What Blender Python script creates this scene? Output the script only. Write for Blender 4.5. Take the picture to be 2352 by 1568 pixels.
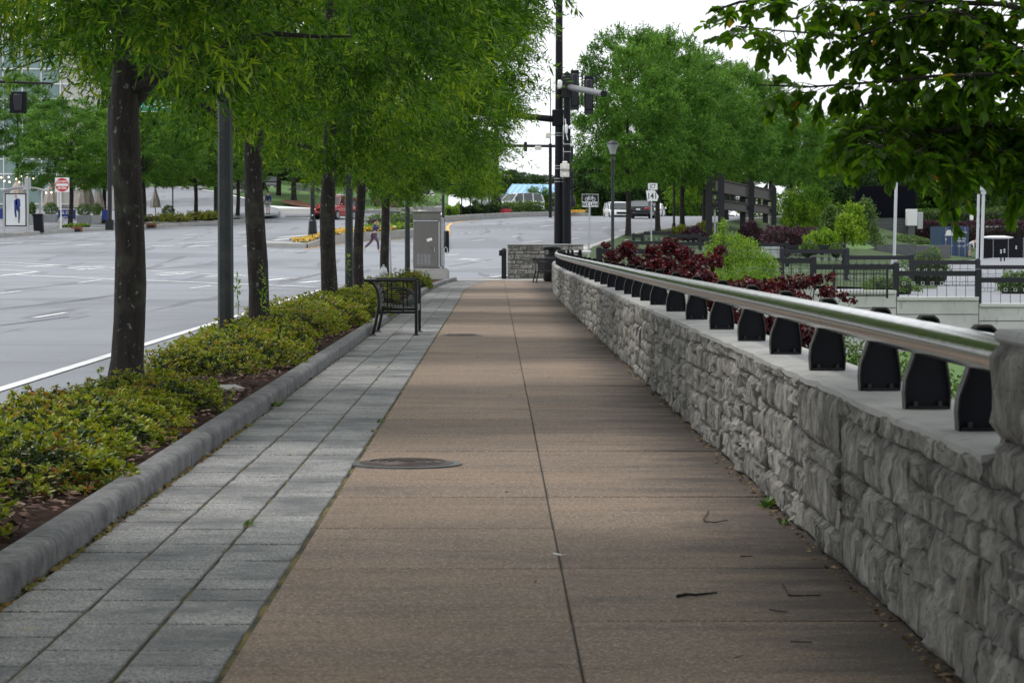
import bpy, bmesh, math, random
import numpy as np
from mathutils import Vector, Matrix

for o in list(bpy.data.objects):
    bpy.data.objects.remove(o)
S = bpy.context.scene
COL = S.collection
PI = math.pi
R = random.Random(7)
rng = np.random.default_rng(7)

# ------------------------------------------------------------------ camera
F, VW, VH = 6350.0, 2352.0, 1568.0          # focal length and frame in the survey pixels used below
CAMZ = 1.35
cam = bpy.data.objects.new('camera', bpy.data.cameras.new('camera'))
COL.objects.link(cam)
cam.location = (0, 0, CAMZ)
cam.rotation_euler = (PI / 2 - 0.03605, 0, -36.0 / F)
cam.data.sensor_width = 36
cam.data.lens = F / VW * 36
cam.data.clip_start = 0.5
cam.data.clip_end = 4000
cam.data.dof.use_dof = True
cam.data.dof.focus_distance = 26.0
cam.data.dof.aperture_fstop = 13.0
S.camera = cam

# ------------------------------------------------------------------ sky, sun, exposure
SUN_EL, SUN_AZ = math.radians(64), math.radians(-72)      # azimuth clockwise from +Y
wd = bpy.data.worlds.new('World')
S.world = wd
wd.use_nodes = True
nt = wd.node_tree
nt.nodes.clear()
n_out = nt.nodes.new('ShaderNodeOutputWorld')
n_bg = nt.nodes.new('ShaderNodeBackground')
n_sky = nt.nodes.new('ShaderNodeTexSky')
n_sky.sky_type = 'NISHITA'
n_sky.sun_disc = False
n_sky.sun_elevation = SUN_EL
n_sky.sun_rotation = SUN_AZ
n_sky.dust_density = 3.0
n_tc = nt.nodes.new('ShaderNodeTexCoord')
n_map = nt.nodes.new('ShaderNodeMapping')
n_map.inputs['Scale'].default_value = (1.0, 1.0, 3.0)
n_noise = nt.nodes.new('ShaderNodeTexNoise')
n_noise.inputs['Scale'].default_value = 5.0
n_noise.inputs['Detail'].default_value = 6
n_rmp = nt.nodes.new('ShaderNodeValToRGB')
n_rmp.color_ramp.elements[0].position = 0.30
n_rmp.color_ramp.elements[0].color = (0.80, 0.80, 0.80, 1)
n_rmp.color_ramp.elements[1].position = 0.55
n_rmp.color_ramp.elements[1].color = (1, 1, 1, 1)
n_mix = nt.nodes.new('ShaderNodeMix')
n_mix.data_type = 'RGBA'
nt.links.new(n_tc.outputs['Generated'], n_map.inputs['Vector'])
nt.links.new(n_map.outputs['Vector'], n_noise.inputs['Vector'])
nt.links.new(n_noise.outputs['Fac'], n_rmp.inputs['Fac'])
nt.links.new(n_rmp.outputs['Color'], n_mix.inputs['Factor'])
nt.links.new(n_sky.outputs['Color'], n_mix.inputs['A'])
n_mix.inputs['B'].default_value = (9.1, 9.4, 9.8, 1)      # bright cloud deck
nt.links.new(n_mix.outputs['Result'], n_bg.inputs['Color'])
n_bg.inputs['Strength'].default_value = 0.10
nt.links.new(n_bg.outputs['Background'], n_out.inputs['Surface'])

sl = bpy.data.lights.new('sun', 'SUN')
sl.energy = 1.5
sl.angle = math.radians(11)
sl.color = (1.0, 0.965, 0.91)
so = bpy.data.objects.new('sun', sl)
COL.objects.link(so)
sd = Vector((math.sin(SUN_AZ) * math.cos(SUN_EL), math.cos(SUN_AZ) * math.cos(SUN_EL), math.sin(SUN_EL)))
so.rotation_euler = sd.to_track_quat('Z', 'Y').to_euler()
so.location = (0, 0, 40)

S.view_settings.view_transform = 'Standard'
S.view_settings.look = 'None'
S.view_settings.gamma = 1
S.view_settings.use_curve_mapping = False
S.view_settings.exposure = 0.45
S.render.engine = 'CYCLES'
S.cycles.max_bounces = 7
S.cycles.diffuse_bounces = 3
S.cycles.glossy_bounces = 3
S.cycles.transmission_bounces = 4
S.cycles.transparent_max_bounces = 6

# ------------------------------------------------------------------ survey helpers
_cm = cam.rotation_euler.to_matrix()
_cr, _cu, _cf = _cm @ Vector((1, 0, 0)), _cm @ Vector((0, 1, 0)), _cm @ Vector((0, 0, -1))

def ray(px, py):
    return _cf * F + _cr * (px - VW / 2) - _cu * (py - VH / 2)

def at(px, py, Y):
    d = ray(px, py)
    t = Y / d.y
    return Vector((d.x * t, Y, CAMZ + d.z * t))

def smooth(a, b, v):
    t = min(1, max(0, (v - a) / (b - a)))
    return t * t * (3 - 2 * t)

_ty = [-40, 0, 28, 60, 79, 100, 110, 120, 138, 157, 175, 197, 219, 245, 275, 320, 400, 900]
_tz = [-.15, -.15, -.15, -.08, -.03, .0, .13, .33, .84, 1.42, 2.0, 2.66, 3.22, 3.6, 3.35, 2.4, 0, -14]

def T(X, Y):
    z = float(np.interp(Y, _ty, _tz))
    if X < 0:
        z += 0.035 * min(-X, 25) * smooth(195, 235, Y)
    return z

def gnd(px, py, dz=0.0):
    d = ray(px, py)
    last = 6.0
    Y = 6.0
    while Y < 420:
        t = Y / d.y
        if CAMZ + d.z * t <= T(d.x * t, Y) + dz:
            break
        last = Y
        Y += 1.0
    a, b = last, Y
    for _ in range(24):
        m = (a + b) / 2
        t = m / d.y
        if CAMZ + d.z * t <= T(d.x * t, m) + dz:
            b = m
        else:
            a = m
    p = at(px, py, b)
    return p

# ------------------------------------------------------------------ scene helpers
def link(o, parent=None):
    COL.objects.link(o)
    if parent is not None:
        o.parent = parent
    return o

def tag(o, label=None, cat=None, group=None, kind=None):
    if label: o['label'] = label
    if cat: o['category'] = cat
    if group: o['group'] = group
    if kind: o['kind'] = kind
    return o

def thing(name, label, cat, loc=(0, 0, 0), rz=0.0, group=None):
    o = bpy.data.objects.new(name, None)
    o.empty_display_size = 0.2
    COL.objects.link(o)
    o.location = loc
    o.rotation_euler = (0, 0, rz)
    return tag(o, label, cat, group)

def copy_tree(o, parent=None):
    c = o.copy()
    link(c, parent)
    for ch in o.children:
        copy_tree(ch, c)
    return c

class MB:
    """collects simple solids; build() links them as one mesh object"""
    def __init__(s):
        s.v, s.f = [], []

    def add(s, vs, fs):
        b = len(s.v)
        s.v += [tuple(p) for p in vs]
        s.f += [tuple(i + b for i in f) for f in fs]
        return s

    def box(s, c, d, rz=0.0, rx=0.0, ry=0.0):
        m = Matrix.Rotation(rz, 3, 'Z') @ Matrix.Rotation(ry, 3, 'Y') @ Matrix.Rotation(rx, 3, 'X')
        vs = []
        for x in (-.5, .5):
            for y in (-.5, .5):
                for z in (-.5, .5):
                    vs.append(m @ Vector((x * d[0], y * d[1], z * d[2])) + Vector(c))
        return s.add(vs, [(0, 1, 3, 2), (4, 6, 7, 5), (0, 4, 5, 1), (2, 3, 7, 6), (0, 2, 6, 4), (1, 5, 7, 3)])

    def bb(s, x0, x1, y0, y1, z0, z1):
        return s.box(((x0 + x1) / 2, (y0 + y1) / 2, (z0 + z1) / 2), (x1 - x0, y1 - y0, z1 - z0))

    def tube(s, pts, rad, n=10, cap=True):
        pts = [Vector(p) for p in pts]
        if not hasattr(rad, '__len__'):
            rad = [rad] * len(pts)
        b = len(s.v)
        up = None
        for i, p in enumerate(pts):
            if i == 0: d = pts[1] - pts[0]
            elif i == len(pts) - 1: d = pts[-1] - pts[-2]
            else: d = (pts[i + 1] - p).normalized() + (p - pts[i - 1]).normalized()
            d.normalize()
            if up is None:
                up = Vector((0, 0, 1)) if abs(d.z) < .9 else Vector((1, 0, 0))
            u = d.cross(up).normalized()
            w = u.cross(d).normalized()
            up = w
            for k in range(n):
                a = 2 * PI * k / n
                s.v.append(tuple(p + (u * math.cos(a) + w * math.sin(a)) * rad[i]))
        for i in range(len(pts) - 1):
            for k in range(n):
                a, c = b + i * n + k, b + i * n + (k + 1) % n
                s.f.append((a, c, c + n, a + n))
        if cap:
            s.f.append(tuple(b + k for k in range(n))[::-1])
            e = b + (len(pts) - 1) * n
            s.f.append(tuple(e + k for k in range(n)))
        return s

    def lathe(s, prof, n=16, c=(0, 0, 0)):
        b = len(s.v)
        for r, z in prof:
            for k in range(n):
                a = 2 * PI * k / n
                s.v.append((c[0] + r * math.cos(a), c[1] + r * math.sin(a), c[2] + z))
        for i in range(len(prof) - 1):
            for k in range(n):
                a, d = b + i * n + k, b + i * n + (k + 1) % n
                s.f.append((a, d, d + n, a + n))
        s.f.append(tuple(b + k for k in range(n))[::-1])
        e = b + (len(prof) - 1) * n
        s.f.append(tuple(e + k for k in range(n)))
        return s

    def prism(s, poly, y0, y1, M=None):
        """polygon in x,z extruded along y; M maps local to final"""
        n = len(poly)
        vs = [Vector((p[0], y0, p[1])) for p in poly] + [Vector((p[0], y1, p[1])) for p in poly]
        if M: vs = [M @ v for v in vs]
        fs = [tuple(range(n)), tuple(range(2 * n - 1, n - 1, -1))]
        fs += [(i, i + n, (i + 1) % n + n, (i + 1) % n) for i in range(n)]
        return s.add(vs, fs)

    def ball(s, c, r, nu=8, nv=6, noise=0.0):
        b = len(s.v)
        rr = r if hasattr(r, '__len__') else (r, r, r)
        for i in range(nv + 1):
            th = PI * i / nv
            for k in range(nu):
                ph = 2 * PI * k / nu
                q = 1 + R.uniform(-noise, noise)
                s.v.append((c[0] + rr[0] * q * math.sin(th) * math.cos(ph), c[1] + rr[1] * q * math.sin(th) * math.sin(ph), c[2] + rr[2] * q * math.cos(th)))
        for i in range(nv):
            for k in range(nu):
                a, d = b + i * nu + k, b + i * nu + (k + 1) % nu
                s.f.append((a, a + nu, d + nu, d))
        return s

    def mesh(s, name, mat, sm=False, bev=0.0, seg=1):
        me = bpy.data.meshes.new(name)
        me.from_pydata(s.v, [], s.f)
        bm = bmesh.new()
        bm.from_mesh(me)
        bmesh.ops.recalc_face_normals(bm, faces=bm.faces)
        if bev:
            es = [e for e in bm.edges if len(e.link_faces) == 2 and e.calc_face_angle(0) > .6]
            bmesh.ops.bevel(bm, geom=es, offset=bev, segments=seg, affect='EDGES', clamp_overlap=True)
        bm.to_mesh(me)
        bm.free()
        if sm or bev:
            me.polygons.foreach_set('use_smooth', [True] * len(me.polygons))
            me.set_sharp_from_angle(angle=math.radians(38))
        if mat: me.materials.append(mat)
        return me

    def build(s, name, mat, parent=None, sm=False, bev=0.0, seg=1, loc=None, rz=None):
        o = bpy.data.objects.new(name, s.mesh(name, mat, sm, bev, seg))
        link(o, parent)
        if loc is not None: o.location = loc
        if rz is not None: o.rotation_euler = (0, 0, rz)
        return o

def mesh_np(name, verts, quads, mat, sm=False):
    """fast mesh from numpy: verts (n,3), quads (m,k) of one polygon size"""
    me = bpy.data.meshes.new(name)
    nv, (nf, k) = len(verts), quads.shape
    me.vertices.add(nv)
    me.vertices.foreach_set('co', verts.astype(np.float32).ravel())
    me.loops.add(nf * k)
    me.loops.foreach_set('vertex_index', quads.astype(np.int32).ravel())
    me.polygons.add(nf)
    me.polygons.foreach_set('loop_start', (np.arange(nf) * k).astype(np.int32))
    me.polygons.foreach_set('loop_total', np.full(nf, k, dtype=np.int32))
    if sm: me.polygons.foreach_set('use_smooth', np.ones(nf, dtype=bool))
    me.update(calc_edges=True)
    if mat: me.materials.append(mat)
    return me

def put(name, me, parent=None, loc=(0, 0, 0), rz=0.0, sc=(1, 1, 1)):
    o = bpy.data.objects.new(name, me)
    link(o, parent)
    o.location = loc
    o.rotation_euler = (0, 0, rz)
    o.scale = sc
    return o

# ------------------------------------------------------------------ materials
def _mixc(nt, fac, a, b):
    m = nt.nodes.new('ShaderNodeMix')
    m.data_type = 'RGBA'
    for sock, v in (('Factor', fac), ('A', a), ('B', b)):
        if hasattr(v, 'links'): nt.links.new(v, m.inputs[sock])
        elif sock == 'Factor': m.inputs[sock].default_value = v
        else: m.inputs[sock].default_value = (*v, 1)
    return m.outputs['Result']

def _noise(nt, vec, scale, detail=4, rough=.55, stretch=None):
    n = nt.nodes.new('ShaderNodeTexNoise')
    n.inputs['Scale'].default_value = scale
    n.inputs['Detail'].default_value = detail
    n.inputs['Roughness'].default_value = rough
    if stretch:
        mp = nt.nodes.new('ShaderNodeMapping')
        mp.inputs['Scale'].default_value = stretch
        nt.links.new(vec, mp.inputs['Vector'])
        vec = mp.outputs['Vector']
    nt.links.new(vec, n.inputs['Vector'])
    return n.outputs['Fac']

def _ramp(nt, fac, a, b, ca=(0, 0, 0), cb=(1, 1, 1)):
    r = nt.nodes.new('ShaderNodeValToRGB')
    r.color_ramp.elements[0].position = a
    r.color_ramp.elements[1].position = b
    r.color_ramp.elements[0].color = (*ca, 1)
    r.color_ramp.elements[1].color = (*cb, 1)
    nt.links.new(fac, r.inputs['Fac'])
    return r.outputs['Color']

def base_mat(name):
    m = bpy.data.materials.new(name)
    m.use_nodes = True
    nt = m.node_tree
    return m, nt, nt.nodes['Principled BSDF'], nt.nodes['Material Output']

def mat(name, col, rough=.6, metal=0.0, layers=(), bump=None, spec=.5, rnd=0.0, coords='Object', coat=0.0, emit=None):
    """layers: (colour, scale, lo, hi, strength, stretch) noise masks laid over the base colour"""
    m, nt, p, out = base_mat(name)
    tc = nt.nodes.new('ShaderNodeTexCoord')
    if coords == 'World':
        g = nt.nodes.new('ShaderNodeNewGeometry')
        vec = g.outputs['Position']
    else:
        vec = tc.outputs['Object']
    c = None
    for (lc, sc, lo, hi, st, stretch) in layers:
        f = _ramp(nt, _noise(nt, vec, sc, 5, .6, stretch), lo, hi)
        mu = nt.nodes.new('ShaderNodeMath')
        mu.operation = 'MULTIPLY'
        nt.links.new(f, mu.inputs[0])
        mu.inputs[1].default_value = st
        c = _mixc(nt, mu.outputs[0], c if c is not None else col, lc)
    if rnd:
        oi = nt.nodes.new('ShaderNodeObjectInfo')
        mr = nt.nodes.new('ShaderNodeMapRange')
        mr.inputs['To Min'].default_value = 1 - rnd
        mr.inputs['To Max'].default_value = 1 + rnd
        nt.links.new(oi.outputs['Random'], mr.inputs['Value'])
        vm = nt.nodes.new('ShaderNodeVectorMath')
        vm.operation = 'SCALE'
        if c is not None: nt.links.new(c, vm.inputs[0])
        else: vm.inputs[0].default_value = col
        nt.links.new(mr.outputs['Result'], vm.inputs['Scale'])
        c = vm.outputs['Vector']
    if c is not None: nt.links.new(c, p.inputs['Base Color'])
    else: p.inputs['Base Color'].default_value = (*col, 1)
    p.inputs['Roughness'].default_value = rough
    p.inputs['Metallic'].default_value = metal
    p.inputs['Specular IOR Level'].default_value = spec
    p.inputs['Coat Weight'].default_value = coat
    if emit:
        p.inputs['Emission Color'].default_value = (*emit[0], 1)
        p.inputs['Emission Strength'].default_value = emit[1]
    if bump:
        prev = None
        for (sc, st, dist, stretch) in bump:
            b = nt.nodes.new('ShaderNodeBump')
            b.inputs['Strength'].default_value = st
            b.inputs['Distance'].default_value = dist
            nt.links.new(_noise(nt, vec, sc, 6, .6, stretch), b.inputs['Height'])
            if prev: nt.links.new(prev, b.inputs['Normal'])
            prev = b.outputs['Normal']
        nt.links.new(prev, p.inputs['Normal'])
    return m

def leaf_mat(name, cols, trans=.35, rough=.42, tcol=1.5, spec=.4, vary=0.0, vs=1.0):
    """cols: list of (position, colour) chosen per leaf"""
    m, nt, p, out = base_mat(name)
    g = nt.nodes.new('ShaderNodeNewGeometry')
    r = nt.nodes.new('ShaderNodeValToRGB')
    el = r.color_ramp.elements
    while len(el) < len(cols): el.new(.5)
    for e, (q, c) in zip(el, cols):
        e.position = q
        e.color = (*c, 1)
    ns = _noise(nt, g.outputs['Position'], vs, 2, .5)
    ma = nt.nodes.new('ShaderNodeMath')
    ma.operation = 'MULTIPLY_ADD'
    nt.links.new(ns, ma.inputs[0])
    ma.inputs[1].default_value = vary
    nt.links.new(g.outputs['Random Per Island'], ma.inputs[2])
    mb_ = nt.nodes.new('ShaderNodeMath')
    mb_.operation = 'SUBTRACT'
    mb_.use_clamp = True
    nt.links.new(ma.outputs[0], mb_.inputs[0])
    mb_.inputs[1].default_value = vary * .5
    nt.links.new(mb_.outputs[0], r.inputs['Fac'])
    nt.links.new(r.outputs['Color'], p.inputs['Base Color'])
    p.inputs['Roughness'].default_value = rough
    p.inputs['Specular IOR Level'].default_value = spec
    t = nt.nodes.new('ShaderNodeBsdfTranslucent')
    vm = nt.nodes.new('ShaderNodeVectorMath')
    vm.operation = 'MULTIPLY'
    nt.links.new(r.outputs['Color'], vm.inputs[0])
    vm.inputs[1].default_value = (tcol * 1.15, tcol * 1.1, tcol * .5)
    nt.links.new(vm.outputs['Vector'], t.inputs['Color'])
    mx = nt.nodes.new('ShaderNodeMixShader')
    mx.inputs['Fac'].default_value = trans
    nt.links.new(p.outputs['BSDF'], mx.inputs[1])
    nt.links.new(t.outputs['BSDF'], mx.inputs[2])
    nt.links.new(mx.outputs['Shader'], out.inputs['Surface'])
    return m

M = {}
M['asphalt'] = mat('asphalt', (.215, .226, .252), .7, layers=[((.09, .095, .107), .25, .52, .75, .5, (.4, 1.6, 1)), ((.27, .28, .30), .9, .5, .8, .4, (1, .15, 1)), ((.07, .07, .075), 40, .55, .8, .35, None), ((.07, .07, .075), .8, .60, .64, .55, (1.5, .08, 1)), ((.10, .105, .115), .07, .50, .56, .45, (1, .6, 1)), ((.055, .055, .06), 1.7, .66, .72, .6, (1, .5, 1))],
    bump=[(60, .25, .01, None)], coords='World', spec=.35)
M['gutter'] = mat('gutter_concrete', (.27, .27, .26), .8, layers=[((.15, .15, .15), 1.5, .4, .75, .6, None)], bump=[(40, .2, .01, None)], coords='World')
M['paint'] = mat('white_paint', (.72, .73, .74), .6, layers=[((.3, .3, .32), 3, .52, .7, .55, None)], coords='World')
M['yellow'] = mat('yellow_paint', (.72, .40, .07), .6, layers=[((.35, .25, .12), 3, .5, .7, .4, None)], coords='World')
M['concrete'] = mat('concrete', (.33, .325, .31), .85, spec=.25, layers=[((.2, .195, .18), 1.2, .45, .75, .6, None), ((.48, .47, .45), 7, .5, .8, .4, None)], bump=[(45, .2, .01, None), (4, .1, .03, None)], coords='World')
M['kerb'] = mat('kerb_concrete', (.155, .155, .155), .75, spec=.3, layers=[((.030, .030, .033), 5.0, .42, .70, .75, (1, .7, 1)), ((.05, .05, .05), 14, .5, .66, .6, None), ((.34, .34, .335), 7, .63, .69, .5, (.8, 1.2, 1)), ((.035, .035, .036), 70, .52, .68, .6, None)],
    bump=[(60, .5, .012, None), (9, .35, .02, None)], coords='World', rnd=.12)
M['moss'] = mat('joint_bed', (.03, .027, .022), .95, layers=[((.17, .13, .03), 2.6, .42, .62, .9, None), ((.09, .12, .02), 5, .56, .72, .8, None)], bump=[(120, .8, .01, None)], coords='World')
M['soil'] = mat('dark_joint', (.022, .02, .018), .95)
M['trunk_i'] = None
M['black'] = mat('black_metal', (.007, .008, .010), .36, spec=.3, bump=[(90, .08, .002, None)])
M['blackmatte'] = mat('black_matte', (.006, .007, .011), .55, spec=.18)
M['post'] = mat('post_green_black', (.013, .017, .0165), .5, spec=.3, layers=[((.11, .115, .11), 90, .62, .72, .7, None), ((.06, .065, .06), 3, .5, .75, .6, None)], bump=[(70, .15, .003, None)])
M['fence'] = mat('fence_grey', (.022, .023, .028), .5, spec=.25)
M['steel'] = None
M['galvd'] = mat('dark_galvanised', (.16, .165, .17), .45, .55, layers=[((.10, .105, .11), 6, .4, .7, .7, None)])
M['galv'] = mat('galvanised', (.42, .44, .45), .42, .55, layers=[((.28, .29, .3), 14, .45, .7, .7, None)])
M['white'] = mat('white_paint_metal', (.78, .78, .77), .4)
M['offwhite'] = mat('offwhite_plastic', (.70, .67, .58), .5)
M['sign'] = mat('sign_white', (.76, .77, .77), .35)
M['signblack'] = mat('sign_black', (.01, .01, .014), .4)
M['red'] = mat('sign_red', (.50, .025, .03), .35)
M['green'] = mat('sign_green', (.0, .23, .13), .35)
M['blue'] = mat('banner_blue', (.015, .04, .22), .6)
M['glass'] = mat('dark_glass', (.03, .04, .045), .07, spec=.8)
M['bglass'] = mat('building_glass', (.13, .22, .21), .12, layers=[((.26, .36, .34), .5, .4, .7, .6, None)], coords='World', spec=.7)
M['tyre'] = mat('tyre', (.012, .012, .013), .85)
M['rim'] = mat('rim', (.45, .46, .47), .3, .8)
M['lamp_r'] = mat('tail_lamp', (.5, .02, .02), .2)
M['lamp_w'] = mat('head_lamp', (.75, .76, .78), .12)
M['lamp_o'] = mat('orange_lamp', (.9, .32, .05), .25, emit=((1, .45, .1), 2.0))
M['carwhite'] = mat('car_white', (.78, .79, .80), .22, coat=.6)
M['carblack'] = mat('car_black', (.006, .006, .010), .22, coat=.25, spec=.3)
M['carred'] = mat('car_red', (.38, .018, .022), .22, coat=.7)
M['cargrey'] = mat('car_grey', (.16, .165, .17), .25, .3, coat=.6)
M['skin'] = mat('skin', (.50, .30, .21), .5)
M['hair'] = mat('hair', (.03, .017, .012), .5)
M['navy'] = mat('navy_cloth', (.015, .03, .12), .8)
M['plum'] = mat('plum_leggings', (.075, .045, .085), .7)
M['cloth'] = mat('white_cloth', (.72, .72, .74), .8)
M['jean'] = mat('grey_blue_cloth', (.25, .28, .34), .85)
M['shoe'] = mat('pale_shoe', (.62, .52, .47), .7)
M['beige'] = mat('beige_canvas', (.40, .35, .31), .85, layers=[((.28, .24, .21), 3, .4, .7, .6, (1, 1, .2))])
M['brown'] = mat('brown_stucco', (.115, .088, .062), .85, layers=[((.08, .06, .045), 2, .4, .7, .5, None)])
M['weather'] = mat('weathered_steel', (.055, .048, .043), .65, spec=.2, layers=[((.03, .028, .026), 3, .4, .7, .6, None)])
M['cream'] = mat('cream_wall', (.52, .50, .46), .8)
M['cblue'] = mat('container_blue', (.02, .05, .13), .45, layers=[((.04, .08, .17), 4, .45, .7, .6, None)])
M['teal'] = mat('pale_teal_cladding', (.42, .50, .50), .6)
M['bluetile'] = mat('blue_roof', (.16, .42, .66), .35, layers=[((.3, .55, .75), 2, .45, .7, .6, None)], coords='World')
M['slate'] = mat('grey_block', (.085, .09, .095), .75, layers=[((.13, .135, .14), 3, .4, .7, .6, None)], coords='World')
M['grass'] = mat('lawn', (.07, .15, .025), .9, layers=[((.04, .10, .015), 3, .4, .7, .7, None), ((.12, .2, .05), 20, .5, .8, .5, None)], bump=[(60, .6, .05, None)], coords='World')
M['straw'] = mat('pine_straw', (.20, .085, .045), .95, layers=[((.1, .045, .025), 5, .4, .7, .7, None)], bump=[(40, .5, .03, None)], coords='World')
M['mulchbed'] = mat('mulch_bed', (.032, .017, .012), .95, spec=.1, layers=[((.075, .038, .027), 14, .5, .7, .8, None), ((.02, .012, .01), 30, .5, .7, .8, None)], bump=[(50, 1, .03, None)], coords='World')
M['chip'] = leaf_mat('mulch_chip', [(0, (.03, .016, .012)), (.4, (.085, .04, .028)), (.75, (.15, .085, .06)), (1, (.25, .19, .15))], 0.0, .9)
M['litter'] = leaf_mat('leaf_litter', [(0, (.035, .02, .012)), (.45, (.14, .07, .035)), (.8, (.30, .22, .13)), (1, (.12, .15, .03))], .1, .8)
M['lot'] = mat('lot_concrete', (.215, .225, .245), .8, spec=.3, layers=[((.20, .21, .23), .4, .4, .7, .6, None)], coords='World')
M['ground'] = mat('far_ground', (.06, .085, .03), .95, layers=[((.09, .07, .04), .3, .4, .7, .6, None)], coords='World')
M['pinkpave'] = mat('pink_paving', (.40, .29, .24), .85, layers=[((.30, .22, .19), 1, .4, .7, .6, None)], coords='World')

def bark_mat():
    m, nt, p, out = base_mat('oak_bark')
    tc = nt.nodes.new('ShaderNodeTexCoord')
    v = tc.outputs['Object']
    n1 = _noise(nt, v, 22, 6, .65, (1, 1, .16))
    c = _ramp(nt, n1, .34, .72, (.005, .004, .003), (.034, .027, .022))
    li = _ramp(nt, _noise(nt, v, 26, 3, .5, (1, 1, .7)), .64, .70)
    c = _mixc(nt, li, c, (.15, .15, .14))
    c = _mixc(nt, _ramp(nt, _noise(nt, v, 3, 3), .55, .72), c, (.055, .06, .04))
    nt.links.new(c, p.inputs['Base Color'])
    p.inputs['Roughness'].default_value = .9
    b = nt.nodes.new('ShaderNodeBump')
    b.inputs['Strength'].default_value = .9
    b.inputs['Distance'].default_value = .03
    nt.links.new(n1, b.inputs['Height'])
    nt.links.new(b.outputs['Normal'], p.inputs['Normal'])
    return m
M['bark'] = bark_mat()

def steel_mat():
    m, nt, p, out = base_mat('brushed_stainless')
    g = nt.nodes.new('ShaderNodeNewGeometry')
    v = g.outputs['Position']
    n = _noise(nt, v, 9, 6, .7, (1, 1.2, 1))
    nt.links.new(_ramp(nt, n, .3, .75, (.33, .315, .30), (.48, .47, .45)), p.inputs['Base Color'])
    p.inputs['Metallic'].default_value = 1
    nt.links.new(_ramp(nt, _noise(nt, v, 30, 4, .6), .3, .7, (.12, .12, .12), (.21, .21, .21)), p.inputs['Roughness'])
    b = nt.nodes.new('ShaderNodeBump')
    b.inputs['Strength'].default_value = .02
    b.inputs['Distance'].default_value = .001
    nt.links.new(_noise(nt, v, 120, 3, .6, (1, .2, 1)), b.inputs['Height'])
    nt.links.new(b.outputs['Normal'], p.inputs['Normal'])
    return m
M['steel'] = steel_mat()

def slab_mat():
    """exposed aggregate brown concrete; black grime grows in along the foot of the stone wall and in streaks"""
    m, nt, p, out = base_mat('brown_aggregate')
    g = nt.nodes.new('ShaderNodeNewGeometry')
    v = g.outputs['Position']
    c = _mixc(nt, _ramp(nt, _noise(nt, v, .8, 4, .6, (.5, 1.3, 1)), .35, .7), (.228, .165, .116), (.148, .115, .093))
    c = _mixc(nt, _ramp(nt, _noise(nt, v, 3.5, 6, .72, (.30, 2.0, 1)), .48, .80), c, (.080, .062, .053))
    vo = nt.nodes.new('ShaderNodeTexVoronoi')
    vo.inputs['Scale'].default_value = 110
    nt.links.new(v, vo.inputs['Vector'])
    sp = nt.nodes.new('ShaderNodeSeparateColor')
    nt.links.new(vo.outputs['Color'], sp.inputs['Color'])
    c = _mixc(nt, _ramp(nt, sp.outputs['Red'], .80, .84), c, (.31, .245, .19))
    c = _mixc(nt, _ramp(nt, sp.outputs['Green'], .84, .88), c, (.11, .083, .066))
    sx = nt.nodes.new('ShaderNodeSeparateXYZ')
    nt.links.new(v, sx.inputs['Vector'])
    mr = nt.nodes.new('ShaderNodeMapRange')
    mr.inputs['From Min'].default_value = .72
    mr.inputs['From Max'].default_value = 1.36
    nt.links.new(sx.outputs['X'], mr.inputs['Value'])
    ad = nt.nodes.new('ShaderNodeMath')
    ad.operation = 'MULTIPLY_ADD'
    nt.links.new(mr.outputs['Result'], ad.inputs[0])
    ad.inputs[1].default_value = .42
    nt.links.new(_noise(nt, v, 1.9, 6, .68, (.5, 1.1, 1)), ad.inputs[2])
    gr = _ramp(nt, ad.outputs[0], .56, .90)
    mu = nt.nodes.new('ShaderNodeMath')
    mu.operation = 'MULTIPLY'
    mu.inputs[1].default_value = .80
    nt.links.new(gr, mu.inputs[0])
    c = _mixc(nt, mu.outputs[0], c, (.040, .034, .032))
    oi = nt.nodes.new('ShaderNodeObjectInfo')
    m2 = nt.nodes.new('ShaderNodeMapRange')
    m2.inputs['To Min'].default_value = .86
    m2.inputs['To Max'].default_value = 1.1
    nt.links.new(oi.outputs['Random'], m2.inputs['Value'])
    vm = nt.nodes.new('ShaderNodeVectorMath')
    vm.operation = 'SCALE'
    nt.links.new(c, vm.inputs[0])
    nt.links.new(m2.outputs['Result'], vm.inputs['Scale'])
    nt.links.new(vm.outputs['Vector'], p.inputs['Base Color'])
    p.inputs['Roughness'].default_value = .8
    p.inputs['Specular IOR Level'].default_value = .25
    b = nt.nodes.new('ShaderNodeBump')
    b.inputs['Strength'].default_value = .5
    b.inputs['Distance'].default_value = .006
    nt.links.new(vo.outputs['Distance'], b.inputs['Height'])
    nt.links.new(b.outputs['Normal'], p.inputs['Normal'])
    return m
M['slab'] = slab_mat()

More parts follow.
